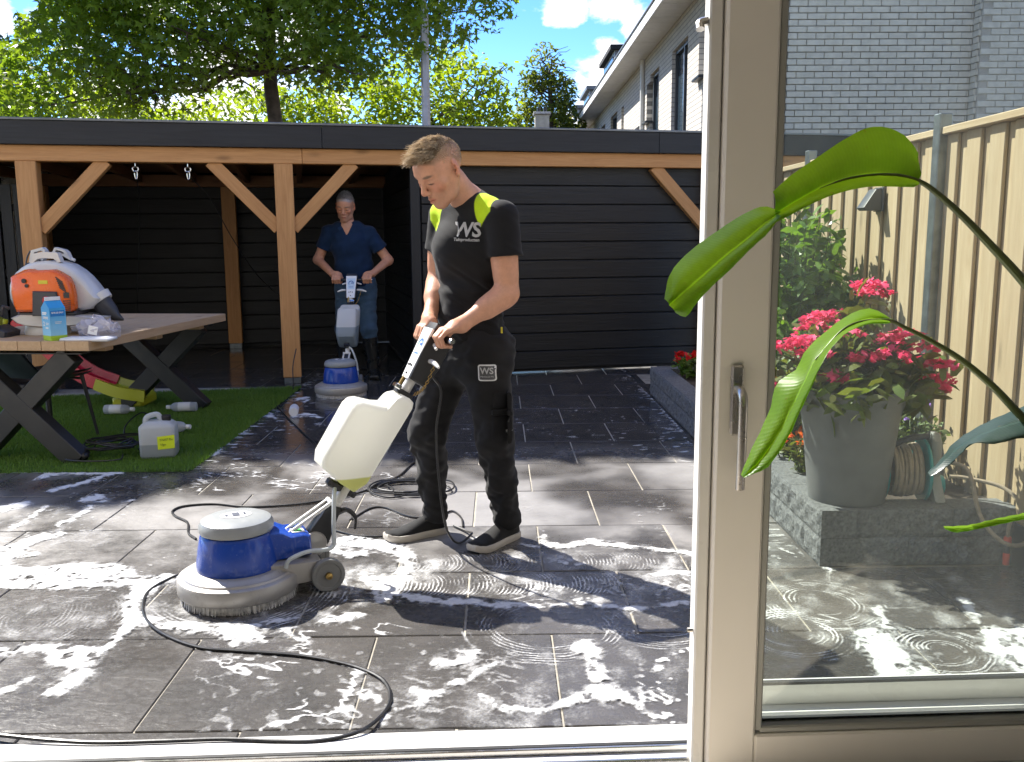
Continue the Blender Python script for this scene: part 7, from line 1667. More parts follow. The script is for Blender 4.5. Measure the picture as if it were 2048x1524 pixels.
# ------------------------------------------------------------------ soap foam on the tiles (outlines on the ground, metres)
FOAM_DENSE = [[(-2.202,3.578),(-2.096,3.450),(-2.008,3.431),(-1.920,3.413),(-1.831,3.395),(-1.776,3.409),(-1.724,3.422),(-1.672,3.436),(-1.627,3.459),(-1.582,3.482),(-1.538,3.506),(-1.522,3.509),(-1.500,3.509),(-1.477,3.510),(-1.475,3.541),(-1.501,3.587),(-1.534,3.616),(-1.568,3.646),(-1.609,3.678),(-1.672,3.680),(-1.732,3.682),(-1.793,3.684),(-1.850,3.672),(-1.907,3.660),(-1.959,3.649),(-2.047,3.665),(-2.139,3.682),(-2.232,3.699)],
 [(-2.024,3.447),(-1.993,3.410),(-1.901,3.407),(-1.810,3.404),(-1.718,3.401),(-1.635,3.405),(-1.553,3.410),(-1.470,3.414),(-1.424,3.430),(-1.378,3.446),(-1.331,3.462),(-1.302,3.475),(-1.274,3.489),(-1.245,3.502),(-1.251,3.545),(-1.276,3.580),(-1.305,3.566),(-1.334,3.552),(-1.362,3.538),(-1.409,3.521),(-1.456,3.505),(-1.502,3.488),(-1.586,3.484),(-1.670,3.480),(-1.753,3.475),(-1.846,3.478),(-1.940,3.481),(-2.034,3.484)],
 [(-2.146,3.642),(-2.074,3.592),(-2.076,3.668),(-2.077,3.746),(-2.078,3.827),(-2.076,3.876),(-2.074,3.928),(-2.074,3.977),(-2.052,3.997),(-2.026,4.019),(-2.001,4.042),(-2.009,4.073),(-2.030,4.100),(-2.068,4.101),(-2.106,4.102),(-2.147,4.101),(-2.161,4.058),(-2.173,4.020),(-2.185,3.981),(-2.196,3.912),(-2.206,3.845),(-2.215,3.781)],
 [(-2.082,3.822),(-2.052,3.779),(-2.032,3.770),(-2.012,3.761),(-1.988,3.752),(-1.980,3.768),(-1.974,3.782),(-1.969,3.797),(-1.987,3.844),(-2.014,3.870),(-2.019,3.855),(-2.025,3.840),(-2.028,3.828),(-2.045,3.836),(-2.066,3.845),(-2.086,3.855)],
 [(-1.337,3.063),(-1.315,3.089),(-1.327,3.137),(-1.339,3.186),(-1.349,3.219),(-1.349,3.265),(-1.348,3.323),(-1.349,3.379),(-1.340,3.427),(-1.330,3.478),(-1.321,3.531),(-1.335,3.581),(-1.359,3.600),(-1.376,3.558),(-1.393,3.517),(-1.409,3.474),(-1.416,3.419),(-1.423,3.368),(-1.428,3.307),(-1.411,3.236),(-1.398,3.185),(-1.385,3.135)],
 [(-1.355,3.109),(-1.322,3.056),(-1.272,3.041),(-1.222,3.025),(-1.172,3.010),(-1.117,3.003),(-1.063,2.996),(-1.008,2.988),(-0.952,2.995),(-0.896,3.001),(-0.839,3.008),(-0.798,3.030),(-0.757,3.053),(-0.715,3.075),(-0.715,3.100),(-0.727,3.118),(-0.771,3.101),(-0.815,3.083),(-0.857,3.066),(-0.914,3.060),(-0.970,3.053),(-1.026,3.047),(-1.082,3.059),(-1.139,3.072),(-1.196,3.085),(-1.247,3.107),(-1.300,3.129),(-1.353,3.151)],
 [(-0.765,3.919),(-0.743,3.874),(-0.716,3.864),(-0.688,3.855),(-0.664,3.845),(-0.636,3.834),(-0.605,3.822),(-0.574,3.810),(-0.535,3.790),(-0.496,3.769),(-0.461,3.751),(-0.435,3.722),(-0.407,3.690),(-0.396,3.693),(-0.410,3.709),(-0.414,3.656),(-0.417,3.628),(-0.429,3.597),(-0.445,3.552),(-0.462,3.501),(-0.471,3.457),(-0.478,3.424),(-0.482,3.316),(-0.439,3.238),(-0.423,3.229),(-0.407,3.221),(-0.383,3.245),(-0.395,3.320),(-0.408,3.352),(-0.422,3.384),(-0.410,3.344),(-0.404,3.304),(-0.399,3.339),(-0.396,3.365),(-0.384,3.403),(-0.369,3.448),(-0.350,3.508),(-0.347,3.587),(-0.347,3.644),(-0.355,3.774),(-0.402,3.839),(-0.431,3.868),(-0.465,3.902),(-0.507,3.920),(-0.546,3.938),(-0.586,3.955),(-0.619,3.977),(-0.652,3.999),(-0.689,4.023),(-0.716,4.005),(-0.739,3.987),(-0.762,3.969)],
 [(-0.771,3.837),(-0.755,3.781),(-0.724,3.749),(-0.694,3.717),(-0.659,3.682),(-0.629,3.695),(-0.603,3.709),(-0.576,3.722),(-0.574,3.771),(-0.594,3.809),(-0.621,3.795),(-0.648,3.781),(-0.670,3.768),(-0.696,3.797),(-0.727,3.830),(-0.758,3.864)],
 [(-0.577,3.544),(-0.565,3.473),(-0.537,3.411),(-0.510,3.350),(-0.493,3.308),(-0.489,3.304),(-0.473,3.269),(-0.457,3.234),(-0.424,3.210),(-0.417,3.279),(-0.423,3.325),(-0.430,3.373),(-0.449,3.458),(-0.490,3.504),(-0.522,3.533),(-0.554,3.562)],
 [(-0.438,3.283),(-0.416,3.227),(-0.372,3.224),(-0.328,3.221),(-0.285,3.218),(-0.235,3.207),(-0.185,3.197),(-0.135,3.186),(-0.085,3.175),(-0.036,3.164),(0.013,3.154),(0.055,3.152),(0.096,3.151),(0.138,3.150),(0.181,3.164),(0.224,3.177),(0.267,3.191),(0.272,3.206),(0.268,3.219),(0.225,3.214),(0.182,3.210),(0.139,3.205),(0.098,3.206),(0.056,3.207),(0.014,3.209),(-0.035,3.220),(-0.085,3.231),(-0.135,3.242),(-0.186,3.256),(-0.236,3.271),(-0.288,3.285),(-0.334,3.301),(-0.379,3.318),(-0.426,3.334)],
 [(0.268,3.206),(0.272,3.187),(0.320,3.177),(0.368,3.168),(0.416,3.159),(0.458,3.153),(0.500,3.147),(0.542,3.141),(0.596,3.152),(0.651,3.162),(0.705,3.173),(0.717,3.198),(0.713,3.219),(0.657,3.205),(0.602,3.192),(0.548,3.178),(0.507,3.187),(0.465,3.196),(0.423,3.205),(0.374,3.211),(0.325,3.218),(0.275,3.224)],
 [(0.183,4.129),(0.173,4.090),(0.175,4.009),(0.178,3.930),(0.185,3.831),(0.221,3.818),(0.250,3.815),(0.281,3.812),(0.319,3.817),(0.357,3.823),(0.394,3.828),(0.442,3.817),(0.491,3.807),(0.540,3.797),(0.581,3.780),(0.622,3.764),(0.663,3.748),(0.737,3.720),(0.810,3.693),(0.882,3.666),(0.894,3.687),(0.895,3.714),(0.822,3.742),(0.748,3.770),(0.673,3.798),(0.633,3.819),(0.593,3.840),(0.551,3.862),(0.503,3.881),(0.454,3.901),(0.403,3.921),(0.361,3.902),(0.322,3.883),(0.284,3.864),(0.257,3.881),(0.228,3.898),(0.207,3.905),(0.206,3.955),(0.201,4.031),(0.196,4.111)],
 [(-0.069,2.550),(-0.075,2.522),(-0.072,2.507),(-0.069,2.492),(-0.063,2.469),(-0.049,2.454),(-0.038,2.442),(-0.025,2.428),(0.003,2.419),(0.028,2.411),(0.055,2.403),(0.074,2.405),(0.091,2.407),(0.110,2.410),(0.127,2.420),(0.144,2.430),(0.160,2.440),(0.178,2.445),(0.196,2.450),(0.215,2.455),(0.238,2.463),(0.261,2.471),(0.284,2.480),(0.301,2.531),(0.282,2.567),(0.258,2.552),(0.235,2.537),(0.212,2.523),(0.193,2.512),(0.175,2.501),(0.155,2.489),(0.138,2.477),(0.121,2.465),(0.107,2.454),(0.091,2.452),(0.073,2.449),(0.058,2.447),(0.033,2.457),(0.007,2.467),(-0.017,2.477),(-0.025,2.488),(-0.036,2.502),(-0.044,2.512),(-0.045,2.516),(-0.049,2.529),(-0.054,2.543)],
 [(0.227,2.821),(0.240,2.783),(0.253,2.781),(0.267,2.778),(0.271,2.777),(0.270,2.775),(0.278,2.760),(0.281,2.764),(0.279,2.752),(0.275,2.723),(0.271,2.684),(0.272,2.641),(0.272,2.607),(0.272,2.576),(0.272,2.560),(0.272,2.539),(0.278,2.490),(0.301,2.471),(0.317,2.461),(0.334,2.450),(0.346,2.449),(0.357,2.448),(0.367,2.449),(0.378,2.437),(0.390,2.423),(0.401,2.410),(0.411,2.391),(0.421,2.372),(0.431,2.353),(0.443,2.357),(0.446,2.378),(0.437,2.398),(0.427,2.420),(0.417,2.442),(0.407,2.460),(0.396,2.478),(0.385,2.496),(0.375,2.510),(0.366,2.522),(0.359,2.533),(0.345,2.549),(0.330,2.566),(0.321,2.573),(0.326,2.564),(0.326,2.584),(0.325,2.609),(0.320,2.643),(0.315,2.674),(0.310,2.698),(0.314,2.715),(0.318,2.744),(0.324,2.792),(0.315,2.831),(0.310,2.850),(0.296,2.883),(0.272,2.879),(0.258,2.872),(0.243,2.864)],
 [(-0.344,2.355),(-0.334,2.356),(-0.329,2.375),(-0.323,2.394),(-0.319,2.410),(-0.311,2.423),(-0.301,2.438),(-0.292,2.452),(-0.274,2.460),(-0.256,2.468),(-0.237,2.476),(-0.218,2.486),(-0.200,2.496),(-0.180,2.508),(-0.166,2.531),(-0.155,2.551),(-0.144,2.571),(-0.128,2.587),(-0.111,2.604),(-0.093,2.622),(-0.075,2.642),(-0.058,2.663),(-0.041,2.682),(-0.025,2.696),(-0.007,2.710),(0.012,2.726),(0.025,2.753),(0.036,2.778),(0.048,2.804),(0.047,2.823),(0.039,2.825),(0.027,2.801),(0.015,2.777),(0.004,2.756),(-0.013,2.745),(-0.031,2.732),(-0.050,2.720),(-0.068,2.698),(-0.085,2.677),(-0.102,2.657),(-0.120,2.641),(-0.138,2.626),(-0.157,2.609),(-0.170,2.588),(-0.183,2.568),(-0.193,2.551),(-0.210,2.540),(-0.228,2.528),(-0.246,2.516),(-0.264,2.505),(-0.282,2.495),(-0.302,2.485),(-0.314,2.469),(-0.325,2.455),(-0.336,2.439),(-0.342,2.415),(-0.346,2.394),(-0.350,2.374)],
 [(-0.225,2.727),(-0.207,2.700),(-0.197,2.705),(-0.187,2.711),(-0.177,2.716),(-0.170,2.756),(-0.188,2.784),(-0.199,2.778),(-0.209,2.773),(-0.220,2.767)],
 [(-0.171,2.709),(-0.148,2.683),(-0.133,2.696),(-0.118,2.709),(-0.100,2.725),(-0.090,2.744),(-0.082,2.759),(-0.074,2.774),(-0.076,2.830),(-0.102,2.841),(-0.109,2.825),(-0.117,2.810),(-0.121,2.799),(-0.135,2.788),(-0.151,2.774),(-0.166,2.760)],
 [(-0.054,2.618),(-0.040,2.601),(-0.032,2.607),(-0.025,2.613),(-0.017,2.620),(-0.012,2.651),(-0.026,2.668),(-0.034,2.662),(-0.042,2.655),(-0.050,2.649)],
 [(-0.277,2.819),(-0.266,2.796),(-0.258,2.797),(-0.250,2.798),(-0.242,2.799),(-0.236,2.824),(-0.247,2.847),(-0.255,2.846),(-0.263,2.845),(-0.271,2.844)],
 [(-0.177,2.816),(-0.168,2.797),(-0.157,2.799),(-0.147,2.801),(-0.136,2.804),(-0.130,2.825),(-0.139,2.844),(-0.150,2.842),(-0.161,2.840),(-0.172,2.837)],
 [(-0.279,2.584),(-0.273,2.558),(-0.259,2.547),(-0.246,2.537),(-0.234,2.528),(-0.231,2.521),(-0.225,2.511),(-0.220,2.501),(-0.207,2.504),(-0.207,2.530),(-0.213,2.540),(-0.219,2.550),(-0.227,2.564),(-0.242,2.576),(-0.255,2.587),(-0.269,2.598)],
 [(-0.433,2.532),(-0.416,2.510),(-0.405,2.514),(-0.393,2.519),(-0.386,2.524),(-0.380,2.515),(-0.369,2.502),(-0.357,2.489),(-0.343,2.499),(-0.348,2.533),(-0.360,2.546),(-0.372,2.560),(-0.389,2.578),(-0.406,2.573),(-0.418,2.568),(-0.430,2.563)],
 [(-1.525,2.867),(-1.500,2.838),(-1.480,2.842),(-1.459,2.845),(-1.440,2.848),(-1.400,2.843),(-1.360,2.838),(-1.320,2.833),(-1.321,2.861),(-1.344,2.893),(-1.385,2.898),(-1.427,2.903),(-1.468,2.908),(-1.490,2.905),(-1.511,2.902),(-1.531,2.899)],
 [(-1.524,2.867),(-1.466,2.780),(-1.429,2.757),(-1.392,2.734),(-1.368,2.720),(-1.364,2.714),(-1.340,2.688),(-1.351,2.730),(-1.359,2.731),(-1.364,2.699),(-1.369,2.669),(-1.371,2.642),(-1.374,2.615),(-1.376,2.588),(-1.366,2.561),(-1.348,2.550),(-1.333,2.559),(-1.318,2.569),(-1.303,2.580),(-1.292,2.603),(-1.280,2.625),(-1.270,2.678),(-1.328,2.779),(-1.351,2.812),(-1.397,2.868),(-1.444,2.891),(-1.480,2.906),(-1.515,2.922)],
 [(-1.332,3.174),(-1.358,3.167),(-1.350,3.124),(-1.343,3.082),(-1.336,3.043),(-1.333,3.003),(-1.330,2.962),(-1.327,2.925),(-1.328,2.907),(-1.330,2.886),(-1.332,2.865),(-1.318,2.832),(-1.300,2.823),(-1.295,2.839),(-1.290,2.855),(-1.285,2.875),(-1.286,2.914),(-1.287,2.952),(-1.288,2.993),(-1.292,3.032),(-1.295,3.070),(-1.298,3.108)],
 [(-1.514,2.578),(-1.500,2.567),(-1.487,2.580),(-1.474,2.593),(-1.460,2.607),(-1.456,2.631),(-1.453,2.654),(-1.449,2.678),(-1.459,2.700),(-1.472,2.705),(-1.475,2.681),(-1.479,2.658),(-1.482,2.636),(-1.494,2.623),(-1.508,2.610),(-1.521,2.597)],
 [(-1.698,2.853),(-1.674,2.829),(-1.635,2.836),(-1.595,2.844),(-1.556,2.851),(-1.535,2.852),(-1.513,2.852),(-1.491,2.853),(-1.495,2.879),(-1.518,2.906),(-1.540,2.905),(-1.561,2.905),(-1.584,2.904),(-1.625,2.896),(-1.665,2.889),(-1.705,2.881)],
 [(-0.990,3.004),(-0.968,2.964),(-0.930,2.952),(-0.893,2.940),(-0.858,2.929),(-0.840,2.912),(-0.818,2.892),(-0.796,2.873),(-0.783,2.891),(-0.798,2.935),(-0.820,2.955),(-0.843,2.976),(-0.869,2.999),(-0.909,3.012),(-0.947,3.024),(-0.986,3.037)],
 [(-0.926,3.029),(-0.946,3.030),(-0.947,3.009),(-0.948,2.989),(-0.946,2.947),(-0.923,2.905),(-0.911,2.885),(-0.899,2.866),(-0.879,2.866),(-0.887,2.908),(-0.900,2.928),(-0.912,2.948),(-0.915,2.946),(-0.911,2.943),(-0.909,2.963),(-0.908,2.983)],
 [(-0.777,3.002),(-0.767,2.971),(-0.738,2.946),(-0.710,2.922),(-0.680,2.897),(-0.663,2.901),(-0.650,2.906),(-0.637,2.910),(-0.636,2.936),(-0.650,2.957),(-0.663,2.952),(-0.676,2.947),(-0.686,2.942),(-0.711,2.965),(-0.740,2.990),(-0.769,3.016)],
 [(-0.479,3.131),(-0.488,3.147),(-0.515,3.140),(-0.541,3.133),(-0.567,3.127),(-0.594,3.114),(-0.622,3.102),(-0.649,3.090),(-0.650,3.071),(-0.641,3.056),(-0.612,3.059),(-0.583,3.063),(-0.553,3.066),(-0.529,3.081),(-0.505,3.096),(-0.481,3.111)],
 [(1.206,2.900),(1.187,2.829),(1.189,2.794),(1.191,2.759),(1.187,2.741),(1.177,2.705),(1.167,2.653),(1.160,2.618),(1.159,2.609),(1.153,2.577),(1.147,2.545),(1.188,2.495),(1.277,2.608),(1.290,2.644),(1.305,2.681),(1.326,2.746),(1.326,2.803),(1.324,2.846),(1.322,2.909),(1.294,2.930),(1.272,2.933),(1.249,2.935)],
 [(1.309,2.654),(1.280,2.592),(1.283,2.565),(1.286,2.539),(1.289,2.513),(1.322,2.524),(1.352,2.583),(1.349,2.610),(1.347,2.638),(1.344,2.666)],
 [(1.627,2.934),(1.592,2.859),(1.581,2.807),(1.570,2.756),(1.564,2.695),(1.582,2.655),(1.593,2.622),(1.604,2.590),(1.778,2.744),(1.861,2.980),(1.817,2.967),(1.773,2.955),(1.736,2.937),(1.718,2.935),(1.695,2.947),(1.672,2.958)],
 [(1.730,3.214),(1.700,3.169),(1.685,3.116),(1.671,3.065),(1.658,3.017),(1.645,2.982),(1.632,2.945),(1.619,2.909),(1.629,2.896),(1.656,2.931),(1.670,2.967),(1.683,3.004),(1.699,3.045),(1.714,3.098),(1.729,3.151),(1.745,3.205)],
 [(1.353,3.155),(1.328,3.098),(1.328,3.062),(1.328,3.026),(1.328,2.991),(1.327,2.962),(1.326,2.932),(1.325,2.903),(1.348,2.905),(1.373,2.955),(1.374,2.985),(1.376,3.016),(1.378,3.048),(1.378,3.086),(1.379,3.123),(1.379,3.161)],
 [(1.308,4.502),(1.295,4.463),(1.294,4.390),(1.293,4.319),(1.292,4.250),(1.295,4.190),(1.298,4.133),(1.300,4.078),(1.302,4.027),(1.303,3.976),(1.304,3.927),(1.303,3.875),(1.303,3.824),(1.303,3.774),(1.302,3.727),(1.302,3.681),(1.302,3.636),(1.302,3.602),(1.302,3.569),(1.303,3.533),(1.316,3.516),(1.328,3.500),(1.340,3.485),(1.353,3.499),(1.358,3.522),(1.346,3.538),(1.334,3.553),(1.322,3.567),(1.323,3.597),(1.322,3.631),(1.322,3.665),(1.323,3.710),(1.323,3.757),(1.324,3.804),(1.325,3.855),(1.325,3.907),(1.326,3.961),(1.325,4.012),(1.324,4.063),(1.323,4.116),(1.321,4.173),(1.318,4.231),(1.316,4.290),(1.317,4.358),(1.318,4.430),(1.320,4.504)],
 [(1.305,8.208),(1.288,8.120),(1.282,7.893),(1.277,7.678),(1.271,7.473),(1.268,7.248),(1.264,7.037),(1.261,6.837),(1.257,6.662),(1.253,6.494),(1.249,6.334),(1.247,6.203),(1.245,6.078),(1.244,5.958),(1.241,5.837),(1.239,5.721),(1.236,5.610),(1.246,5.610),(1.258,5.653),(1.261,5.766),(1.263,5.884),(1.267,6.007),(1.269,6.130),(1.271,6.257),(1.273,6.389),(1.278,6.551),(1.282,6.721),(1.288,6.901),(1.291,7.105),(1.296,7.321),(1.300,7.548),(1.306,7.755),(1.313,7.975),(1.320,8.207)],
 [(-2.535,4.474),(-2.504,4.438),(-2.471,4.471),(-2.438,4.504),(-2.404,4.538),(-2.423,4.589),(-2.455,4.627),(-2.488,4.592),(-2.522,4.558),(-2.555,4.524)],
 [(-2.302,4.291),(-2.281,4.277),(-2.285,4.352),(-2.289,4.429),(-2.293,4.509),(-2.316,4.560),(-2.338,4.576),(-2.333,4.494),(-2.329,4.415),(-2.325,4.338)],
 [(-2.115,4.195),(-2.093,4.175),(-2.085,4.218),(-2.076,4.262),(-2.068,4.307),(-2.063,4.369),(-2.058,4.433),(-2.054,4.498),(-2.073,4.549),(-2.096,4.568),(-2.100,4.501),(-2.104,4.436),(-2.108,4.373),(-2.116,4.328),(-2.124,4.283),(-2.132,4.239)],
 [(-2.198,4.638),(-2.159,4.586),(-2.140,4.600),(-2.120,4.615),(-2.103,4.628),(-2.084,4.614),(-2.060,4.598),(-2.036,4.582),(-2.038,4.628),(-2.077,4.700),(-2.102,4.717),(-2.126,4.733),(-2.157,4.752),(-2.179,4.737),(-2.199,4.721),(-2.218,4.706)],
 [(-2.706,4.796),(-2.680,4.771),(-2.670,4.852),(-2.659,4.936),(-2.648,5.022),(-2.604,5.062),(-2.558,5.104),(-2.511,5.146),(-2.528,5.197),(-2.558,5.238),(-2.605,5.194),(-2.651,5.151),(-2.697,5.107),(-2.708,5.016),(-2.719,4.929),(-2.729,4.845)],
 [(-2.434,4.790),(-2.412,4.764),(-2.375,4.837),(-2.338,4.913),(-2.299,4.992),(-2.269,5.051),(-2.238,5.112),(-2.206,5.174),(-2.220,5.222),(-2.244,5.253),(-2.275,5.189),(-2.306,5.126),(-2.337,5.065),(-2.376,4.985),(-2.413,4.907),(-2.450,4.831)],
 [(-2.997,5.234),(-2.975,5.204),(-2.874,5.196),(-2.774,5.188),(-2.673,5.180),(-2.593,5.173),(-2.513,5.166),(-2.433,5.159),(-2.348,5.163),(-2.263,5.167),(-2.178,5.171),(-2.185,5.200),(-2.202,5.229),(-2.288,5.225),(-2.374,5.221),(-2.459,5.217),(-2.540,5.224),(-2.621,5.231),(-2.702,5.239),(-2.803,5.247),(-2.905,5.255),(-3.007,5.263)],
 [(-2.308,4.143),(-2.288,4.127),(-2.283,4.176),(-2.277,4.226),(-2.272,4.278),(-2.289,4.318),(-2.310,4.336),(-2.315,4.283),(-2.320,4.232),(-2.325,4.181)],
 [(-1.982,4.543),(-1.968,4.525),(-1.946,4.554),(-1.923,4.583),(-1.900,4.612),(-1.907,4.639),(-1.921,4.657),(-1.944,4.628),(-1.967,4.598),(-1.989,4.569)],
 [(-1.736,7.592),(-1.710,7.529),(-1.677,7.567),(-1.643,7.605),(-1.614,7.645),(-1.643,7.688),(-1.640,7.607),(-1.637,7.527),(-1.617,7.437),(-1.599,7.426),(-1.601,7.504),(-1.603,7.583),(-1.637,7.791),(-1.678,7.753),(-1.712,7.713),(-1.746,7.674)],
 [(-1.597,6.869),(-1.571,6.804),(-1.531,6.822),(-1.490,6.839),(-1.451,6.857),(-1.421,6.819),(-1.388,6.779),(-1.355,6.739),(-1.350,6.787),(-1.373,6.870),(-1.406,6.911),(-1.440,6.953),(-1.478,6.999),(-1.522,6.981),(-1.563,6.962),(-1.604,6.944)],
 [(-1.879,7.000),(-1.850,6.918),(-1.809,6.883),(-1.768,6.848),(-1.729,6.815),(-1.712,6.786),(-1.692,6.753),(-1.671,6.720),(-1.664,6.756),(-1.688,6.842),(-1.709,6.876),(-1.730,6.910),(-1.755,6.949),(-1.797,6.987),(-1.839,7.023),(-1.881,7.060)],
 [(-2.004,5.706),(-1.940,5.582),(-1.898,5.581),(-1.856,5.579),(-1.811,5.577),(-1.793,5.602),(-1.779,5.623),(-1.765,5.645),(-1.793,5.791),(-1.854,5.894),(-1.868,5.871),(-1.883,5.847),(-1.894,5.827),(-1.935,5.829),(-1.979,5.831),(-2.023,5.833)],
 [(-1.955,5.989),(-1.918,5.916),(-1.882,5.924),(-1.846,5.932),(-1.810,5.941),(-1.821,6.020),(-1.857,6.095),(-1.894,6.086),(-1.931,6.078),(-1.968,6.069)],
 [(-1.858,6.252),(-1.835,6.206),(-1.815,6.216),(-1.795,6.226),(-1.774,6.235),(-1.782,6.289),(-1.804,6.336),(-1.825,6.326),(-1.845,6.315),(-1.866,6.305)],
 [(0.201,3.684),(0.203,3.654),(0.222,3.630),(0.242,3.605),(0.263,3.580),(0.298,3.583),(0.333,3.585),(0.368,3.588),(0.376,3.612),(0.372,3.635),(0.337,3.632),(0.302,3.629),(0.268,3.626),(0.251,3.649),(0.231,3.674),(0.212,3.699)],
 [(0.568,3.477),(0.574,3.447),(0.601,3.453),(0.629,3.460),(0.656,3.466),(0.687,3.458),(0.718,3.449),(0.750,3.441),(0.767,3.471),(0.765,3.506),(0.733,3.515),(0.701,3.523),(0.668,3.532),(0.638,3.525),(0.610,3.519),(0.582,3.512)],
 [(0.621,3.332),(0.624,3.295),(0.642,3.291),(0.661,3.288),(0.681,3.284),(0.703,3.298),(0.721,3.310),(0.740,3.323),(0.755,3.365),(0.746,3.392),(0.727,3.378),(0.708,3.365),(0.692,3.353),(0.676,3.357),(0.657,3.361),(0.638,3.365)],
 [(0.537,2.727),(0.535,2.697),(0.543,2.685),(0.551,2.674),(0.560,2.662),(0.575,2.674),(0.578,2.704),(0.570,2.716),(0.561,2.728),(0.553,2.739)],
 [(0.470,2.648),(0.476,2.637),(0.485,2.642),(0.494,2.647),(0.503,2.652),(0.510,2.672),(0.503,2.684),(0.494,2.679),(0.486,2.673),(0.477,2.668)],
 [(-0.144,3.894),(-0.134,3.873),(-0.116,3.888),(-0.098,3.903),(-0.079,3.919),(-0.075,3.951),(-0.085,3.972),(-0.104,3.956),(-0.122,3.941),(-0.140,3.926)],
 [(0.080,3.861),(0.083,3.839),(0.112,3.824),(0.141,3.810),(0.169,3.797),(0.176,3.813),(0.173,3.835),(0.144,3.849),(0.115,3.863),(0.086,3.878)]]
FOAM_FILM = [([(-0.369,2.834),(0.642,2.841),(0.535,2.341),(-0.311,2.338)],0.3),
 ([(-1.742,2.951),(-1.262,2.937),(-1.129,2.526),(-1.516,2.537)],0.28),
 ([(-1.015,2.853),(-0.369,2.834),(-0.338,2.339),(-0.838,2.353)],0.24),
 ([(-1.892,5.439),(-0.552,5.445),(-0.483,4.720),(-1.614,4.765)],0.22),
 ([(-0.638,3.693),(0.214,3.788),(0.846,3.691),(0.737,3.195),(0.271,3.177),(-0.418,3.256),(-0.682,3.264)],0.55),
 ([(-1.962,3.354),(-1.431,3.362),(-1.264,2.898),(-1.721,2.912)],0.38),
 ([(-2.629,4.572),(-1.997,4.592),(-1.648,3.853),(-2.143,3.684)],0.36),
 ([(-0.809,3.418),(-0.518,3.435),(-0.456,3.119),(-0.698,2.991),(-1.004,2.976),(-1.329,3.060),(-1.460,3.338),(-1.362,3.600)],0.5),
 ([(-0.115,3.176),(0.489,3.157),(0.717,3.105),(0.659,2.841),(0.241,2.816),(-0.089,2.863)],0.34),
 ([(0.997,3.465),(1.514,3.448),(1.693,2.926),(1.518,2.606),(1.080,2.555),(0.776,2.660)],0.42),
 ([(1.249,4.338),(1.300,4.174),(1.299,3.676),(1.153,3.516),(1.022,3.520)],0.55),
 ([(-0.327,2.475),(0.208,2.418),(0.457,2.370),(0.516,2.316),(-0.305,2.292)],0.42),
 ([(1.739,3.335),(2.138,3.483),(1.767,2.845),(1.642,2.928)],0.42),
 ([(1.416,3.507),(2.204,3.596),(2.106,3.429),(1.714,3.285)],0.42)]
FOAM_VEIN = [([(-0.975,2.780),(-0.729,2.826),(-0.425,2.764),(-0.382,2.505),(-0.417,2.315),(-0.764,2.338),(-0.906,2.520)],1),
 ([(-0.768,2.993),(-0.310,3.093),(-0.332,2.797),(-0.651,2.770)],1),
 ([(-0.088,3.674),(0.744,3.316),(0.708,3.150),(-0.192,3.248)],0.5),
 ([(-0.369,2.834),(0.226,2.835),(0.176,2.378),(-0.300,2.364)],0.55),
 ([(-1.861,5.438),(-0.911,5.397),(-0.507,4.976),(-1.074,4.744),(-1.669,4.767)],0.8),
 ([(-0.779,4.415),(-0.502,4.404),(-0.399,4.085),(-0.697,4.059)],0.45),
 ([(-0.109,4.754),(0.156,4.647),(0.206,4.063),(-0.050,4.147)],0.4)]
FOAM_SPK = [([(0.432,2.774),(0.659,2.879),(0.536,2.315),(0.355,2.346)],1),
 ([(0.056,3.497),(0.778,3.473),(0.708,3.150),(0.068,3.170)],0.8),
 ([(1.249,4.338),(1.304,3.657),(1.153,3.516),(1.022,3.520)],0.8),
 ([(-1.924,3.353),(-1.286,3.332),(-1.115,2.856),(-1.666,2.873)],0.35),
 ([(-1.028,2.891),(-0.373,2.872),(-0.308,2.313),(-0.843,2.327)],0.5),
 ([(1.265,3.022),(1.842,3.004),(1.574,2.541),(1.080,2.555)],0.6),
 ([(-0.344,2.627),(0.218,2.548),(0.200,2.324),(-0.311,2.338)],0.5)]
FOAM_SWIRL = [(0.169, 3.006, 0.134, 0.297, 0.0, 360.0, 0.75), (0.575, 3.022, 0.063, 0.211, 0.0, 360.0, 0.7), (1.004, 2.927, 0.032, 0.214, 0.0, 360.0, 1.0), (1.179, 3.181, 0.084, 0.24, 0.0, 360.0, 0.9), (1.432, 2.781, 0.038, 0.188, 0.0, 360.0, 0.9), (1.47, 3.344, 0.116, 0.233, 0.0, 360.0, 0.6), (-1.0, 3.335, 0.24, 0.43, -70.0, 60.0, 1.0), (-1.0, 3.335, 0.235, 0.33, 100.0, 300.0, 0.8), (-1.602, 3.155, 0.083, 0.236, 0.0, 360.0, 0.5)]
FOAM_TRACE = [(-0.426, 0.464, 3.397, 0.117, 1.0), (-0.381, 0.808, 3.638, 0.113, 0.7), (-1.732, -1.32, 3.096, 0.173, 0.5)]
def vnoise(X, Y, sc, seed, oct_=3, rough=0.5):
    """value noise on the ground plane, 0..1"""
    o = np.zeros(X.shape, np.float32); a = 1.0; tot = 0.0
    sx, sy = (sc, sc) if np.isscalar(sc) else sc
    for k in range(oct_):
        r = np.random.RandomState(seed + 17 * k).rand(128, 128).astype(np.float32)
        x = X * sx + 31.7 * k; y = Y * sy + 11.3 * k; i = np.floor(x).astype(int); j = np.floor(y).astype(int); u = x - i; v = y - j; u = u * u * (3 - 2 * u); v = v * v * (3 - 2 * v)
        i0, i1, j0, j1 = i % 128, (i + 1) % 128, j % 128, (j + 1) % 128
        o += a * ((r[i0, j0] * (1 - u) + r[i1, j0] * u) * (1 - v) + (r[i0, j1] * (1 - u) + r[i1, j1] * u) * v); tot += a; a *= rough; sx *= 2.03; sy *= 2.03
    return o / tot
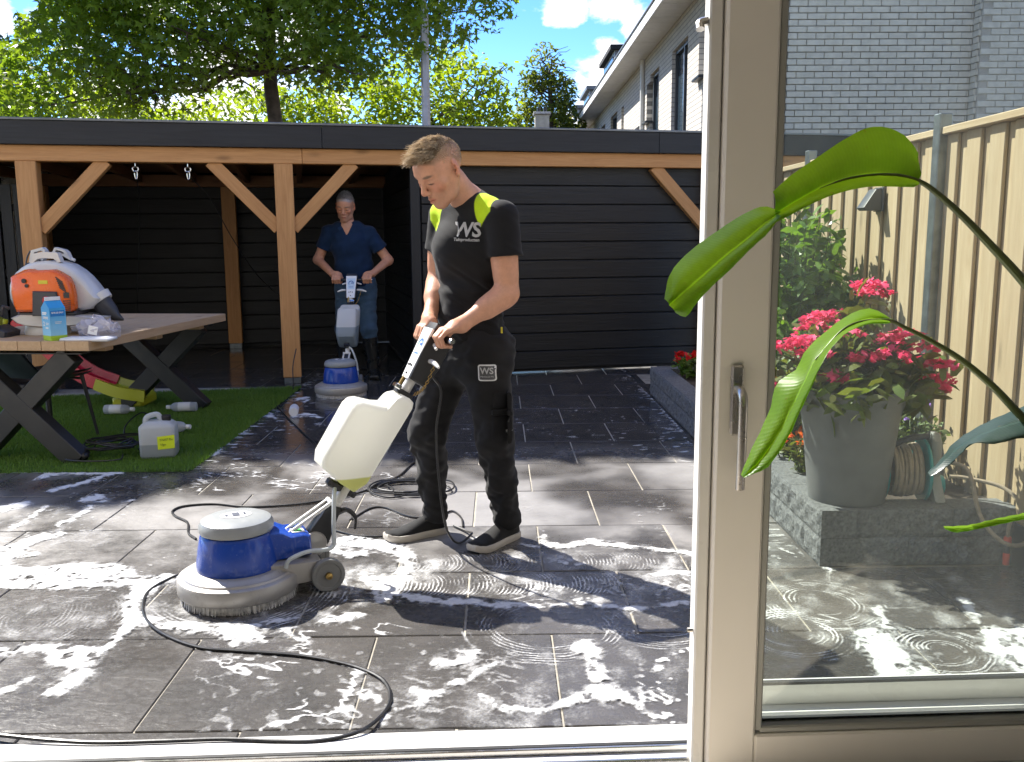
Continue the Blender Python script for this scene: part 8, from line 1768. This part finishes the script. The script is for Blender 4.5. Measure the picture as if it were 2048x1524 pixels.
def fill(X, Y, poly):
    """even-odd test"""
    c = np.zeros(X.shape, bool); n = len(poly)
    for k in range(n):
        (x0, y0), (x1, y1) = poly[k], poly[(k + 1) % n]
        if y0 == y1: continue
        c ^= ((y0 > Y) != (y1 > Y)) & (X < (x1 - x0) * (Y - y0) / (y1 - y0) + x0)
    return c
def blur(A, n):
    for _ in range(2):
        for ax in (0, 1):
            c = np.cumsum(np.concatenate([np.repeat(np.take(A, [0], ax), n + 1, ax), A, np.repeat(np.take(A, [-1], ax), n, ax)], ax), ax)
            A = (np.take(c, np.arange(2 * n + 1, c.shape[ax]), ax) - np.take(c, np.arange(0, c.shape[ax] - 2 * n - 1), ax)) / (2 * n + 1)
    return A
def region(X, Y, polys, soft):
    A = np.zeros(X.shape, np.float32)
    for (p, v) in polys:
        xs = [q[0] for q in p]; ys = [q[1] for q in p]; m = (X > min(xs)) & (X < max(xs)) & (Y > min(ys)) & (Y < max(ys)); idx = np.argwhere(m)
        if len(idx) == 0: continue
        (a, b), (c, d) = idx.min(0), idx.max(0) + 1; A[a:c, b:d] = np.maximum(A[a:c, b:d], fill(X[a:c, b:d], Y[a:c, b:d], p) * v)
    return blur(A, soft)
def foam_field(x0, x1, y0, y1, h, far):
    xs = np.arange(x0, x1, h); ys = np.arange(y0, y1, h); X, Y = np.meshgrid(xs, ys, indexing='ij')
    # ragged edges: look the outlines up at slightly displaced places
    wx = X + 0.050 * (vnoise(X, Y, 9, 1) - 0.5) + 0.022 * (vnoise(X, Y, 38, 2, 2) - 0.5); wy = Y + 0.085 * (vnoise(X, Y, 8, 3) - 0.5) + 0.030 * (vnoise(X, Y, 34, 4, 2) - 0.5)
    D = np.zeros(X.shape, np.float32)
    for p in FOAM_DENSE:
        px = [q[0] for q in p]; py = [q[1] for q in p]; a, b = max(0, int((min(px) - 0.1 - x0) / h)), max(0, int((max(px) + 0.1 - x0) / h)); c, d = max(0, int((min(py) - 0.1 - y0) / h)), max(0, int((max(py) + 0.1 - y0) / h))
        if b <= a or d <= c or a >= X.shape[0] or c >= X.shape[1]: continue
        D[a:b, c:d] = np.maximum(D[a:b, c:d], fill(wx[a:b, c:d], wy[a:b, c:d], p))
    soft = blur(D, max(1, int(0.016 / h))); fine = vnoise(X, Y, 44, 6, 3, 0.6); hole = vnoise(X, Y, 24, 7, 3)
    halo = blur(D, max(2, int(0.04 / h)))
    D = np.clip((soft + 0.95 * (fine - 0.5) - 0.26) / 0.62, 0, 1) * (soft > 0.03); D = D * (1 - 0.85 * np.clip((hole - 0.62) / 0.09, 0, 1)); D = np.maximum(D, np.clip(halo * 1.2, 0, 0.6) * np.clip((fine - 0.34) * 3.4, 0, 1))
    film = region(X, Y, FOAM_FILM, int(0.05 / h)); n1 = vnoise(X, Y, (14, 9), 11, 4); film = film * np.clip((n1 - 0.28) * 2.6, 0, 1.5)
    ve = region(X, Y, FOAM_VEIN, int(0.03 / h)); q = vnoise(X * 0.62 + 0.10 * vnoise(X, Y, 6, 22), Y * 0.95 + 0.10 * vnoise(X, Y, 5, 23) + 0.30 * X, 19, 21, 3); rid = 1 - np.abs(2 * q - 1) * 1.0
    vein = ve * np.clip((rid - 0.86) / 0.10, 0, 1) * np.clip((vnoise(X, Y, 7, 25, 2) - 0.34) * 5, 0, 1)
    sp = region(X, Y, FOAM_SPK, int(0.03 / h)); Xr, Yr = 0.83 * X + 0.56 * Y + 0.02 * vnoise(X, Y, 13, 35, 2), -0.56 * X + 0.83 * Y + 0.03 * vnoise(X, Y, 11, 36, 2); dots = np.clip((vnoise(Xr, Yr * 0.7, 40, 31, 2) - 0.64) / 0.10, 0, 1); spk = sp * np.maximum(dots, 0.8 * np.clip((vnoise(Yr, Xr * 0.8, 24, 33, 3) - 0.64) / 0.12, 0, 1))
    lines = np.zeros(X.shape, np.float32); br = np.clip((vnoise(X, Y, 16, 41, 3) - 0.36) * 3.2, 0, 1)
    n10 = vnoise(X, Y, 10, 43, 2); n5 = vnoise(X, Y, 5, 47, 2)
    for (cx, cy, r0, r1, a0, a1, st) in FOAM_SWIRL:
        a, b = max(0, int((cx - r1 - 0.03 - x0) / h)), max(0, int((cx + r1 + 0.03 - x0) / h)); c, e = max(0, int((cy - r1 - 0.03 - y0) / h)), max(0, int((cy + r1 + 0.03 - y0) / h))
        if b <= a or e <= c or a >= X.shape[0] or c >= X.shape[1]: continue
        w_ = (slice(a, b), slice(c, e)); dx, dy = X[w_] - cx, Y[w_] - cy; r = np.sqrt(dx * dx + dy * dy); an = np.degrees(np.arctan2(dy, dx)); rr_ = r + 0.022 * (n10[w_] - 0.5) + 0.00014 * an
        w = np.clip((rr_ - r0) / 0.03, 0, 1) * np.clip((r1 - rr_) / 0.02, 0, 1); ok = ((an - a0) % 360) <= (a1 - a0) if a1 - a0 < 360 else np.ones(r.shape, bool)
        ph = rr_ / (0.0165 if r1 > 0.2 else 0.014) + 0.5 * n5[w_]; ln = np.clip((np.sin(ph * 6.283) + 0.05) / 0.7, 0, 1) * np.clip((vnoise(rr_ * 40, an * 0.012, 1.0, 49, 2) - 0.26) * 3.5, 0, 1)
        edge = np.exp(-((rr_ - r1 + 0.01) / 0.007) ** 2) * 0.8
        film[w_] = np.maximum(film[w_], 0.30 * st * ok * w * np.clip((n1[w_] - 0.25) * 2.4, 0, 1)); lines[w_] = np.maximum(lines[w_], st * ok * np.maximum(w * ln * (0.30 + 0.70 * br[w_]), edge * br[w_] * (rr_ < r1 + 0.02)))
    for (xa, xb, yc, hw, st) in FOAM_TRACE:
        v = (Y - yc) / hw; ok = (np.abs(v) < 1) & (X > xa) & (X < xb); cxx = X - 0.05 * np.sqrt(np.clip(1 - v * v, 0, 1)) + 0.012 * vnoise(X, Y, 8, 53, 2)
        ln = np.clip((np.sin(cxx / 0.0165 * 6.283) - 0.15) / 0.6, 0, 1); lines = np.maximum(lines, ok * st * ln * np.clip((1 - v * v) * 3, 0, 1) * (0.3 + 0.7 * br))
    Fm = np.maximum.reduce([D, film * 1.15 * (0.55 + 0.45 * fine), vein * 0.9, spk * 0.85, lines * 1.0])
    # rinse streaks on the wet, shaded part and round the lawn
    st = vnoise(X + 0.2 * Y, Y, (7, 17), 61, 3); st2 = vnoise(X * 0.9 - 0.3 * Y, Y, (16, 44), 63, 2)
    wk = np.clip((Y - 5.2) / 0.3, 0, 1) * np.clip((vnoise(X, Y, 1.1, 65, 2) - 0.46) * 5, 0, 1); edge = np.exp(-np.clip(X + 1.80, 0, 9) / 0.16) * (X > -1.84) * (Y > 5.2) + np.exp(-np.clip(1.30 - X, 0, 9) / 0.22) * (Y > 3.7)
    streak = wk * (np.clip((st2 - 0.76) / 0.05, 0, 1) * 0.6 + np.clip((st - 0.80) / 0.04, 0, 1) * 0.5) + np.clip(edge, 0, 1) * np.clip((st2 - 0.60) / 0.08, 0, 1) * 0.75
    lit = np.clip((vnoise(X, Y, (30, 60), 67, 2) - 0.74) / 0.05, 0, 1) * np.clip((vnoise(X, Y, 1.4, 69, 2) - 0.42) * 4, 0, 1) * 0.55
    Fm = np.maximum.reduce([Fm, np.clip(streak, 0, 1), lit])
    Fm = Fm * ~((X > 1.285) & (Y > 3.54)) * ~((X < -1.83) & (Y > 5.215) & (Y < 8.24)) * (Y > 2.335)
    return X, Y, Fm.astype(np.float32), D
def foam_mesh(name, ext, h, far):
    X, Y, Fm, D = foam_field(*ext, h, far); nx, ny = X.shape
    k = blur((Fm > 0.06).astype(np.float32), 1) > 0.01; cell = k[:-1, :-1] | k[1:, :-1] | k[:-1, 1:] | k[1:, 1:]
    cell &= (X[:-1, :-1] > -0.60 * Y[:-1, :-1] - 0.15)
    I = np.argwhere(cell); v = lambda a, b: (I[:, 0] + a) * ny + I[:, 1] + b
    Fq = np.stack([v(0, 0), v(1, 0), v(1, 1), v(0, 1)], 1); used, inv = np.unique(Fq, return_inverse=True); Fq = inv.reshape(Fq.shape)
    lump = vnoise(X, Y, 55, 71, 3); Z = 0.0022 + 0.0045 * blur(D, 3) ** 1.5 * (0.35 + 1.1 * lump) + 0.0010 * Fm
    V = np.stack([X.ravel(), Y.ravel(), Z.ravel()], 1)[used]; me = npmesh(name, V, Fq, M_FOAM, True)
    at = me.attributes.new('foam', 'FLOAT', 'POINT'); at.data.foreach_set('value', Fm.ravel()[used].astype(np.float32)); return me
def mat_foam():
    t = NT('soap_foam'); a = t.n('ShaderNodeAttribute', attribute_name='foam'); w = t.coord('World', rnd=False); n = t.noise(w, 120, 3, 0.6); n2 = t.noise(w, 28, 4, 0.6)
    al = t.math('ADD', a.outputs['Fac'], t.math('MULTIPLY', t.math('SUBTRACT', n, 0.5), 0.5)); al = t.math('ADD', al, t.math('MULTIPLY', t.math('SUBTRACT', n2, 0.5), 0.25))
    al = t.mrange(al, 0.12, 1.15, 0, 0.93, True)
    b = t.bsdf(t.mix(n2, (0.66, 0.66, 0.66), (0.80, 0.80, 0.79)), 0.6, 0, 0.4, t.math('ADD', n, n2), 0.5, 0.006)
    tp = t.n('ShaderNodeBsdfTransparent'); ms = t.n('ShaderNodeMixShader'); t.l(al, ms.inputs[0]); t.l(tp.outputs[0], ms.inputs[1]); t.l(b.outputs[0], ms.inputs[2]); return t.end(ms)
M_FOAM = mat_foam()
fo = obj('foam', foam_mesh('foam', (-2.65, 2.2, 2.33, 5.2), 0.005, False)); tag(fo, 'white soap foam and brush swirls spread over the near tiles', 'foam', kind='stuff')
fo2 = obj('foam', foam_mesh('foam', (-4.2, 1.32, 5.2, 9.6), 0.011, True)); tag(fo2, 'thin rinse streaks of foam on the wet shaded tiles', 'foam', kind='stuff')

# ------------------------------------------------------------------ house plant with paddle leaves, inside the room at the right
def mat_paddle(name, c, tcol, trans):
    t = NT(name); v = t.coord('UV', (1, 1, 1), rnd=False); sp = t.n('ShaderNodeSeparateXYZ'); t.l(v, sp.inputs[0]); o = t.coord('Object', rnd=False)
    vn = t.math('SINE', t.math('ADD', t.math('MULTIPLY', sp.outputs[0], 300.0), t.math('MULTIPLY', sp.outputs[1], 60.0)))
    n = t.noise(o, 9, 4); cc_ = t.mix(t.mrange(vn, -1, 1, 0, 0.22), c, tuple(x * 0.7 for x in c)); cc_ = t.mix(t.mrange(n, 0.35, 0.7, 0, 0.3), cc_, tuple(x * 1.35 for x in c))
    cc_ = t.mix(t.mrange(t.noise(o, 70, 4, 0.65), 0.66, 0.74, 0, 0.55), cc_, (0.16, 0.12, 0.03)); cc_ = t.mix(t.mrange(t.noise(o, 16, 3), 0.3, 0.7, 0, 0.45), cc_, tuple(x * 0.6 for x in c))
    rib = t.mrange(t.math('ABSOLUTE', t.math('SUBTRACT', sp.outputs[1], 0.5)), 0.012, 0.03, 0.6, 0.0); cc_ = t.mix(rib, cc_, tuple(min(1, x * 1.9) for x in c))
    b = t.bsdf(cc_, 0.32, 0, 0.5, t.math('MULTIPLY', vn, 0.5), 0.10, 0.002); tr = t.n('ShaderNodeBsdfTranslucent'); t.val(tr.inputs[0], t.mix(1.0, cc_, tcol, 'MULTIPLY'))
    ms = t.n('ShaderNodeMixShader'); ms.inputs[0].default_value = trans; t.l(b.outputs[0], ms.inputs[1]); t.l(tr.outputs[0], ms.inputs[2]); return t.end(ms)
M_PAD = mat_paddle('paddle_leaf', (0.13, 0.26, 0.028), (2.6, 2.4, 0.4), 0.60)
M_PADD = mat_paddle('paddle_leaf_dark', (0.03, 0.055, 0.05), (1.6, 1.8, 0.8), 0.25)
M_PETI = plain('leaf_stalk', (0.10, 0.13, 0.04), 0.4, var=0.2)
sp_ = thing('paddle_plant', 'house plant with long glossy paddle leaves arching in front of the door', 'house plant', (1.35, 1.45, 0.015))
ORGP = Vector((1.35, 1.45, 0.015))
def blade(name, upper, rib, lower, mat, bow=0.0, nseg=26, nc=7):
    """leaf from three outlines: upper margin, midrib, lower margin"""
    def rs_(P, n):
        P = [Vector(p) for p in P]; S = smoothpath(P, 10); L = [0.0]
        for a, c in zip(S[:-1], S[1:]): L.append(L[-1] + (c - a).length)
        o = []
        for k in range(n + 1):
            t = L[-1] * k / n; j = max(0, min(len(S) - 2, int(np.searchsorted(L, t)) - 1)); f = (t - L[j]) / max(1e-9, L[j + 1] - L[j]); o.append(S[j].lerp(S[j + 1], min(1, max(0, f))))
        return o
    U, Rb, Lw = rs_(upper, nseg), rs_(rib, nseg), rs_(lower, nseg); rows = []; uv = []
    for i in range(nseg + 1):
        row = []
        for j in range(2 * nc + 1):
            if j <= nc: t = j / nc; p = U[i].lerp(Rb[i], t); e = math.sin(math.pi * t)
            else: t = (j - nc) / nc; p = Rb[i].lerp(Lw[i], t); e = math.sin(math.pi * t)
            p = p + Vector((0, -bow * e + 0.0016 * math.sin(i * 2.3 + j), 0)); row.append(p - ORGP); uv.append((i / nseg, j / (2 * nc)))
        rows.append(row)
    m = MB().strip(rows); me = m.mesh(name, mat, 80); ul = me.uv_layers.new(name='UVMap')
    for lp in me.loops: ul.data[lp.index].uv = uv[lp.vertex_index]
    return obj(name, me, sp_)
def stalk(pts, r0, r1):
    S = smoothpath([Vector(p) - ORGP for p in pts], 8); MB().tube(S, [r0 + (r1 - r0) * i / (len(S) - 1) for i in range(len(S))], 10).build('stalk', M_PETI, sp_)
blade("leaf", [(0.7430, 1.6350, 1.4620), (0.7490, 1.6600, 1.4920), (0.7200, 1.6750, 1.5250), (0.6700, 1.6700, 1.5320), (0.6160, 1.6500, 1.5090), (0.5560, 1.6250, 1.4730), (0.5070, 1.6050, 1.4430), (0.4720, 1.5850, 1.4150)], [(0.7370, 1.6200, 1.4340), (0.7050, 1.6200, 1.4430), (0.6570, 1.6100, 1.4450), (0.6100, 1.6000, 1.4380), (0.5630, 1.5900, 1.4250), (0.5260, 1.5800, 1.4080), (0.4940, 1.5700, 1.3910), (0.4680, 1.5600, 1.3770)], [(0.7130, 1.5800, 1.4210), (0.6720, 1.5600, 1.4210), (0.6290, 1.5500, 1.4210), (0.5880, 1.5400, 1.4150), (0.5510, 1.5400, 1.4040), (0.5150, 1.5400, 1.3880), (0.4850, 1.5400, 1.3720), (0.4640, 1.5400, 1.3620)], M_PAD, 0.012)
blade("leaf_tip", [(0.4810, 1.5800, 1.3840), (0.4590, 1.6000, 1.3910), (0.4210, 1.6000, 1.3750), (0.3780, 1.6000, 1.3470), (0.3370, 1.5900, 1.3190), (0.3050, 1.5700, 1.2920), (0.2880, 1.5500, 1.2680), (0.2790, 1.5300, 1.2370)], [(0.4730, 1.5550, 1.3770), (0.4500, 1.5500, 1.3620), (0.4150, 1.5400, 1.3340), (0.3790, 1.5300, 1.3080), (0.3460, 1.5200, 1.2810), (0.3180, 1.5100, 1.2590), (0.2970, 1.5100, 1.2410), (0.2830, 1.5100, 1.2280)], [(0.4690, 1.5400, 1.3670), (0.4490, 1.5300, 1.3440), (0.4180, 1.5200, 1.3180), (0.3830, 1.5100, 1.2850), (0.3530, 1.5000, 1.2600), (0.3280, 1.5000, 1.2330), (0.3100, 1.5000, 1.2090), (0.2920, 1.5000, 1.2160)], M_PAD, 0.014)
stalk([(1.1100, 1.5000, 0.9750), (0.9770, 1.5200, 1.1540), (0.8990, 1.5500, 1.2590), (0.8510, 1.5700, 1.3180), (0.8050, 1.5900, 1.3720), (0.7660, 1.6100, 1.4130), (0.7370, 1.6200, 1.4340), (0.6810, 1.6060, 1.4440), (0.6070, 1.5920, 1.4380), (0.5530, 1.5850, 1.4200)], 0.010, 0.0012)
blade("leaf", [(0.6770, 1.5800, 1.2020), (0.6580, 1.6000, 1.2130), (0.6220, 1.6000, 1.2030), (0.5790, 1.5900, 1.1760), (0.5390, 1.5800, 1.1420), (0.5200, 1.5700, 1.1100), (0.4860, 1.5700, 1.0840), (0.4750, 1.5600, 1.0460), (0.4550, 1.5500, 1.0040), (0.4350, 1.5400, 0.9680), (0.4180, 1.5300, 0.9310)], [(0.6720, 1.5600, 1.1960), (0.6410, 1.5600, 1.1990), (0.5990, 1.5500, 1.1870), (0.5660, 1.5400, 1.1640), (0.5380, 1.5300, 1.1310), (0.5160, 1.5200, 1.0910), (0.5000, 1.5200, 1.0550), (0.4820, 1.5200, 1.0150), (0.4620, 1.5200, 0.9800), (0.4410, 1.5200, 0.9520), (0.4190, 1.5250, 0.9300)], [(0.6640, 1.5400, 1.1910), (0.6280, 1.5300, 1.1920), (0.5920, 1.5200, 1.1810), (0.5620, 1.5100, 1.1590), (0.5390, 1.5000, 1.1270), (0.5220, 1.5000, 1.0840), (0.5060, 1.5000, 1.0470), (0.4910, 1.5000, 1.0090), (0.4720, 1.5000, 0.9750), (0.4540, 1.5100, 0.9460), (0.4200, 1.5200, 0.9300)], M_PAD, 0.010)
stalk([(1.0600, 1.4600, 0.8550), (0.9610, 1.4800, 0.9550), (0.8880, 1.5000, 1.0310), (0.8410, 1.5200, 1.0850), (0.7970, 1.5400, 1.1260), (0.7480, 1.5500, 1.1580), (0.7030, 1.5600, 1.1820), (0.6650, 1.5550, 1.1960), (0.5960, 1.5420, 1.1870), (0.5370, 1.5260, 1.1320)], 0.009, 0.001)
blade("drooping_leaf", [(0.9660, 1.5200, 1.0850), (0.9100, 1.5400, 1.0460), (0.8670, 1.5500, 1.0230), (0.8300, 1.5600, 0.9980), (0.8000, 1.5600, 0.9750), (0.7800, 1.5600, 0.9460), (0.7540, 1.5500, 0.9260)], [(0.9450, 1.4800, 1.0410), (0.8890, 1.5000, 1.0280), (0.8460, 1.5100, 1.0120), (0.8140, 1.5200, 0.9940), (0.7940, 1.5300, 0.9750), (0.7750, 1.5400, 0.9470), (0.7530, 1.5450, 0.9250)], [(0.9360, 1.4600, 1.0030), (0.8730, 1.4700, 1.0050), (0.8310, 1.4800, 0.9930), (0.8030, 1.5000, 0.9900), (0.7900, 1.5100, 0.9710), (0.7790, 1.5300, 0.9430), (0.7520, 1.5400, 0.9230)], M_PADD, 0.010)
blade("thin_leaf", [(0.9720, 1.5000, 0.8790), (0.9020, 1.5000, 0.8660), (0.8520, 1.5000, 0.8560), (0.8100, 1.5000, 0.8460), (0.7790, 1.5000, 0.8440), (0.7630, 1.5000, 0.8440)], [(0.9660, 1.4900, 0.8750), (0.8960, 1.4900, 0.8640), (0.8470, 1.4900, 0.8540), (0.8060, 1.4900, 0.8440), (0.7770, 1.4900, 0.8420), (0.7580, 1.4900, 0.8460)], [(0.9670, 1.4900, 0.8680), (0.8970, 1.4900, 0.8580), (0.8490, 1.4900, 0.8480), (0.8090, 1.4900, 0.8400), (0.7790, 1.4900, 0.8360), (0.7600, 1.4900, 0.8430)], M_PAD, 0.004)
stalk([(1.1000, 1.4600, 0.7930), (1.0110, 1.4700, 0.8970), (0.9450, 1.4800, 1.0410)], 0.009, 0.006)
MB().lathe([(0.0, 0.0), (0.13, 0.0), (0.17, 0.30), (0.175, 0.31), (0.16, 0.31), (0.15, 0.27), (0.0, 0.26)], 32).build('pot', M_LABELW, sp_, loc=(0.05, 0.0, 0.0))
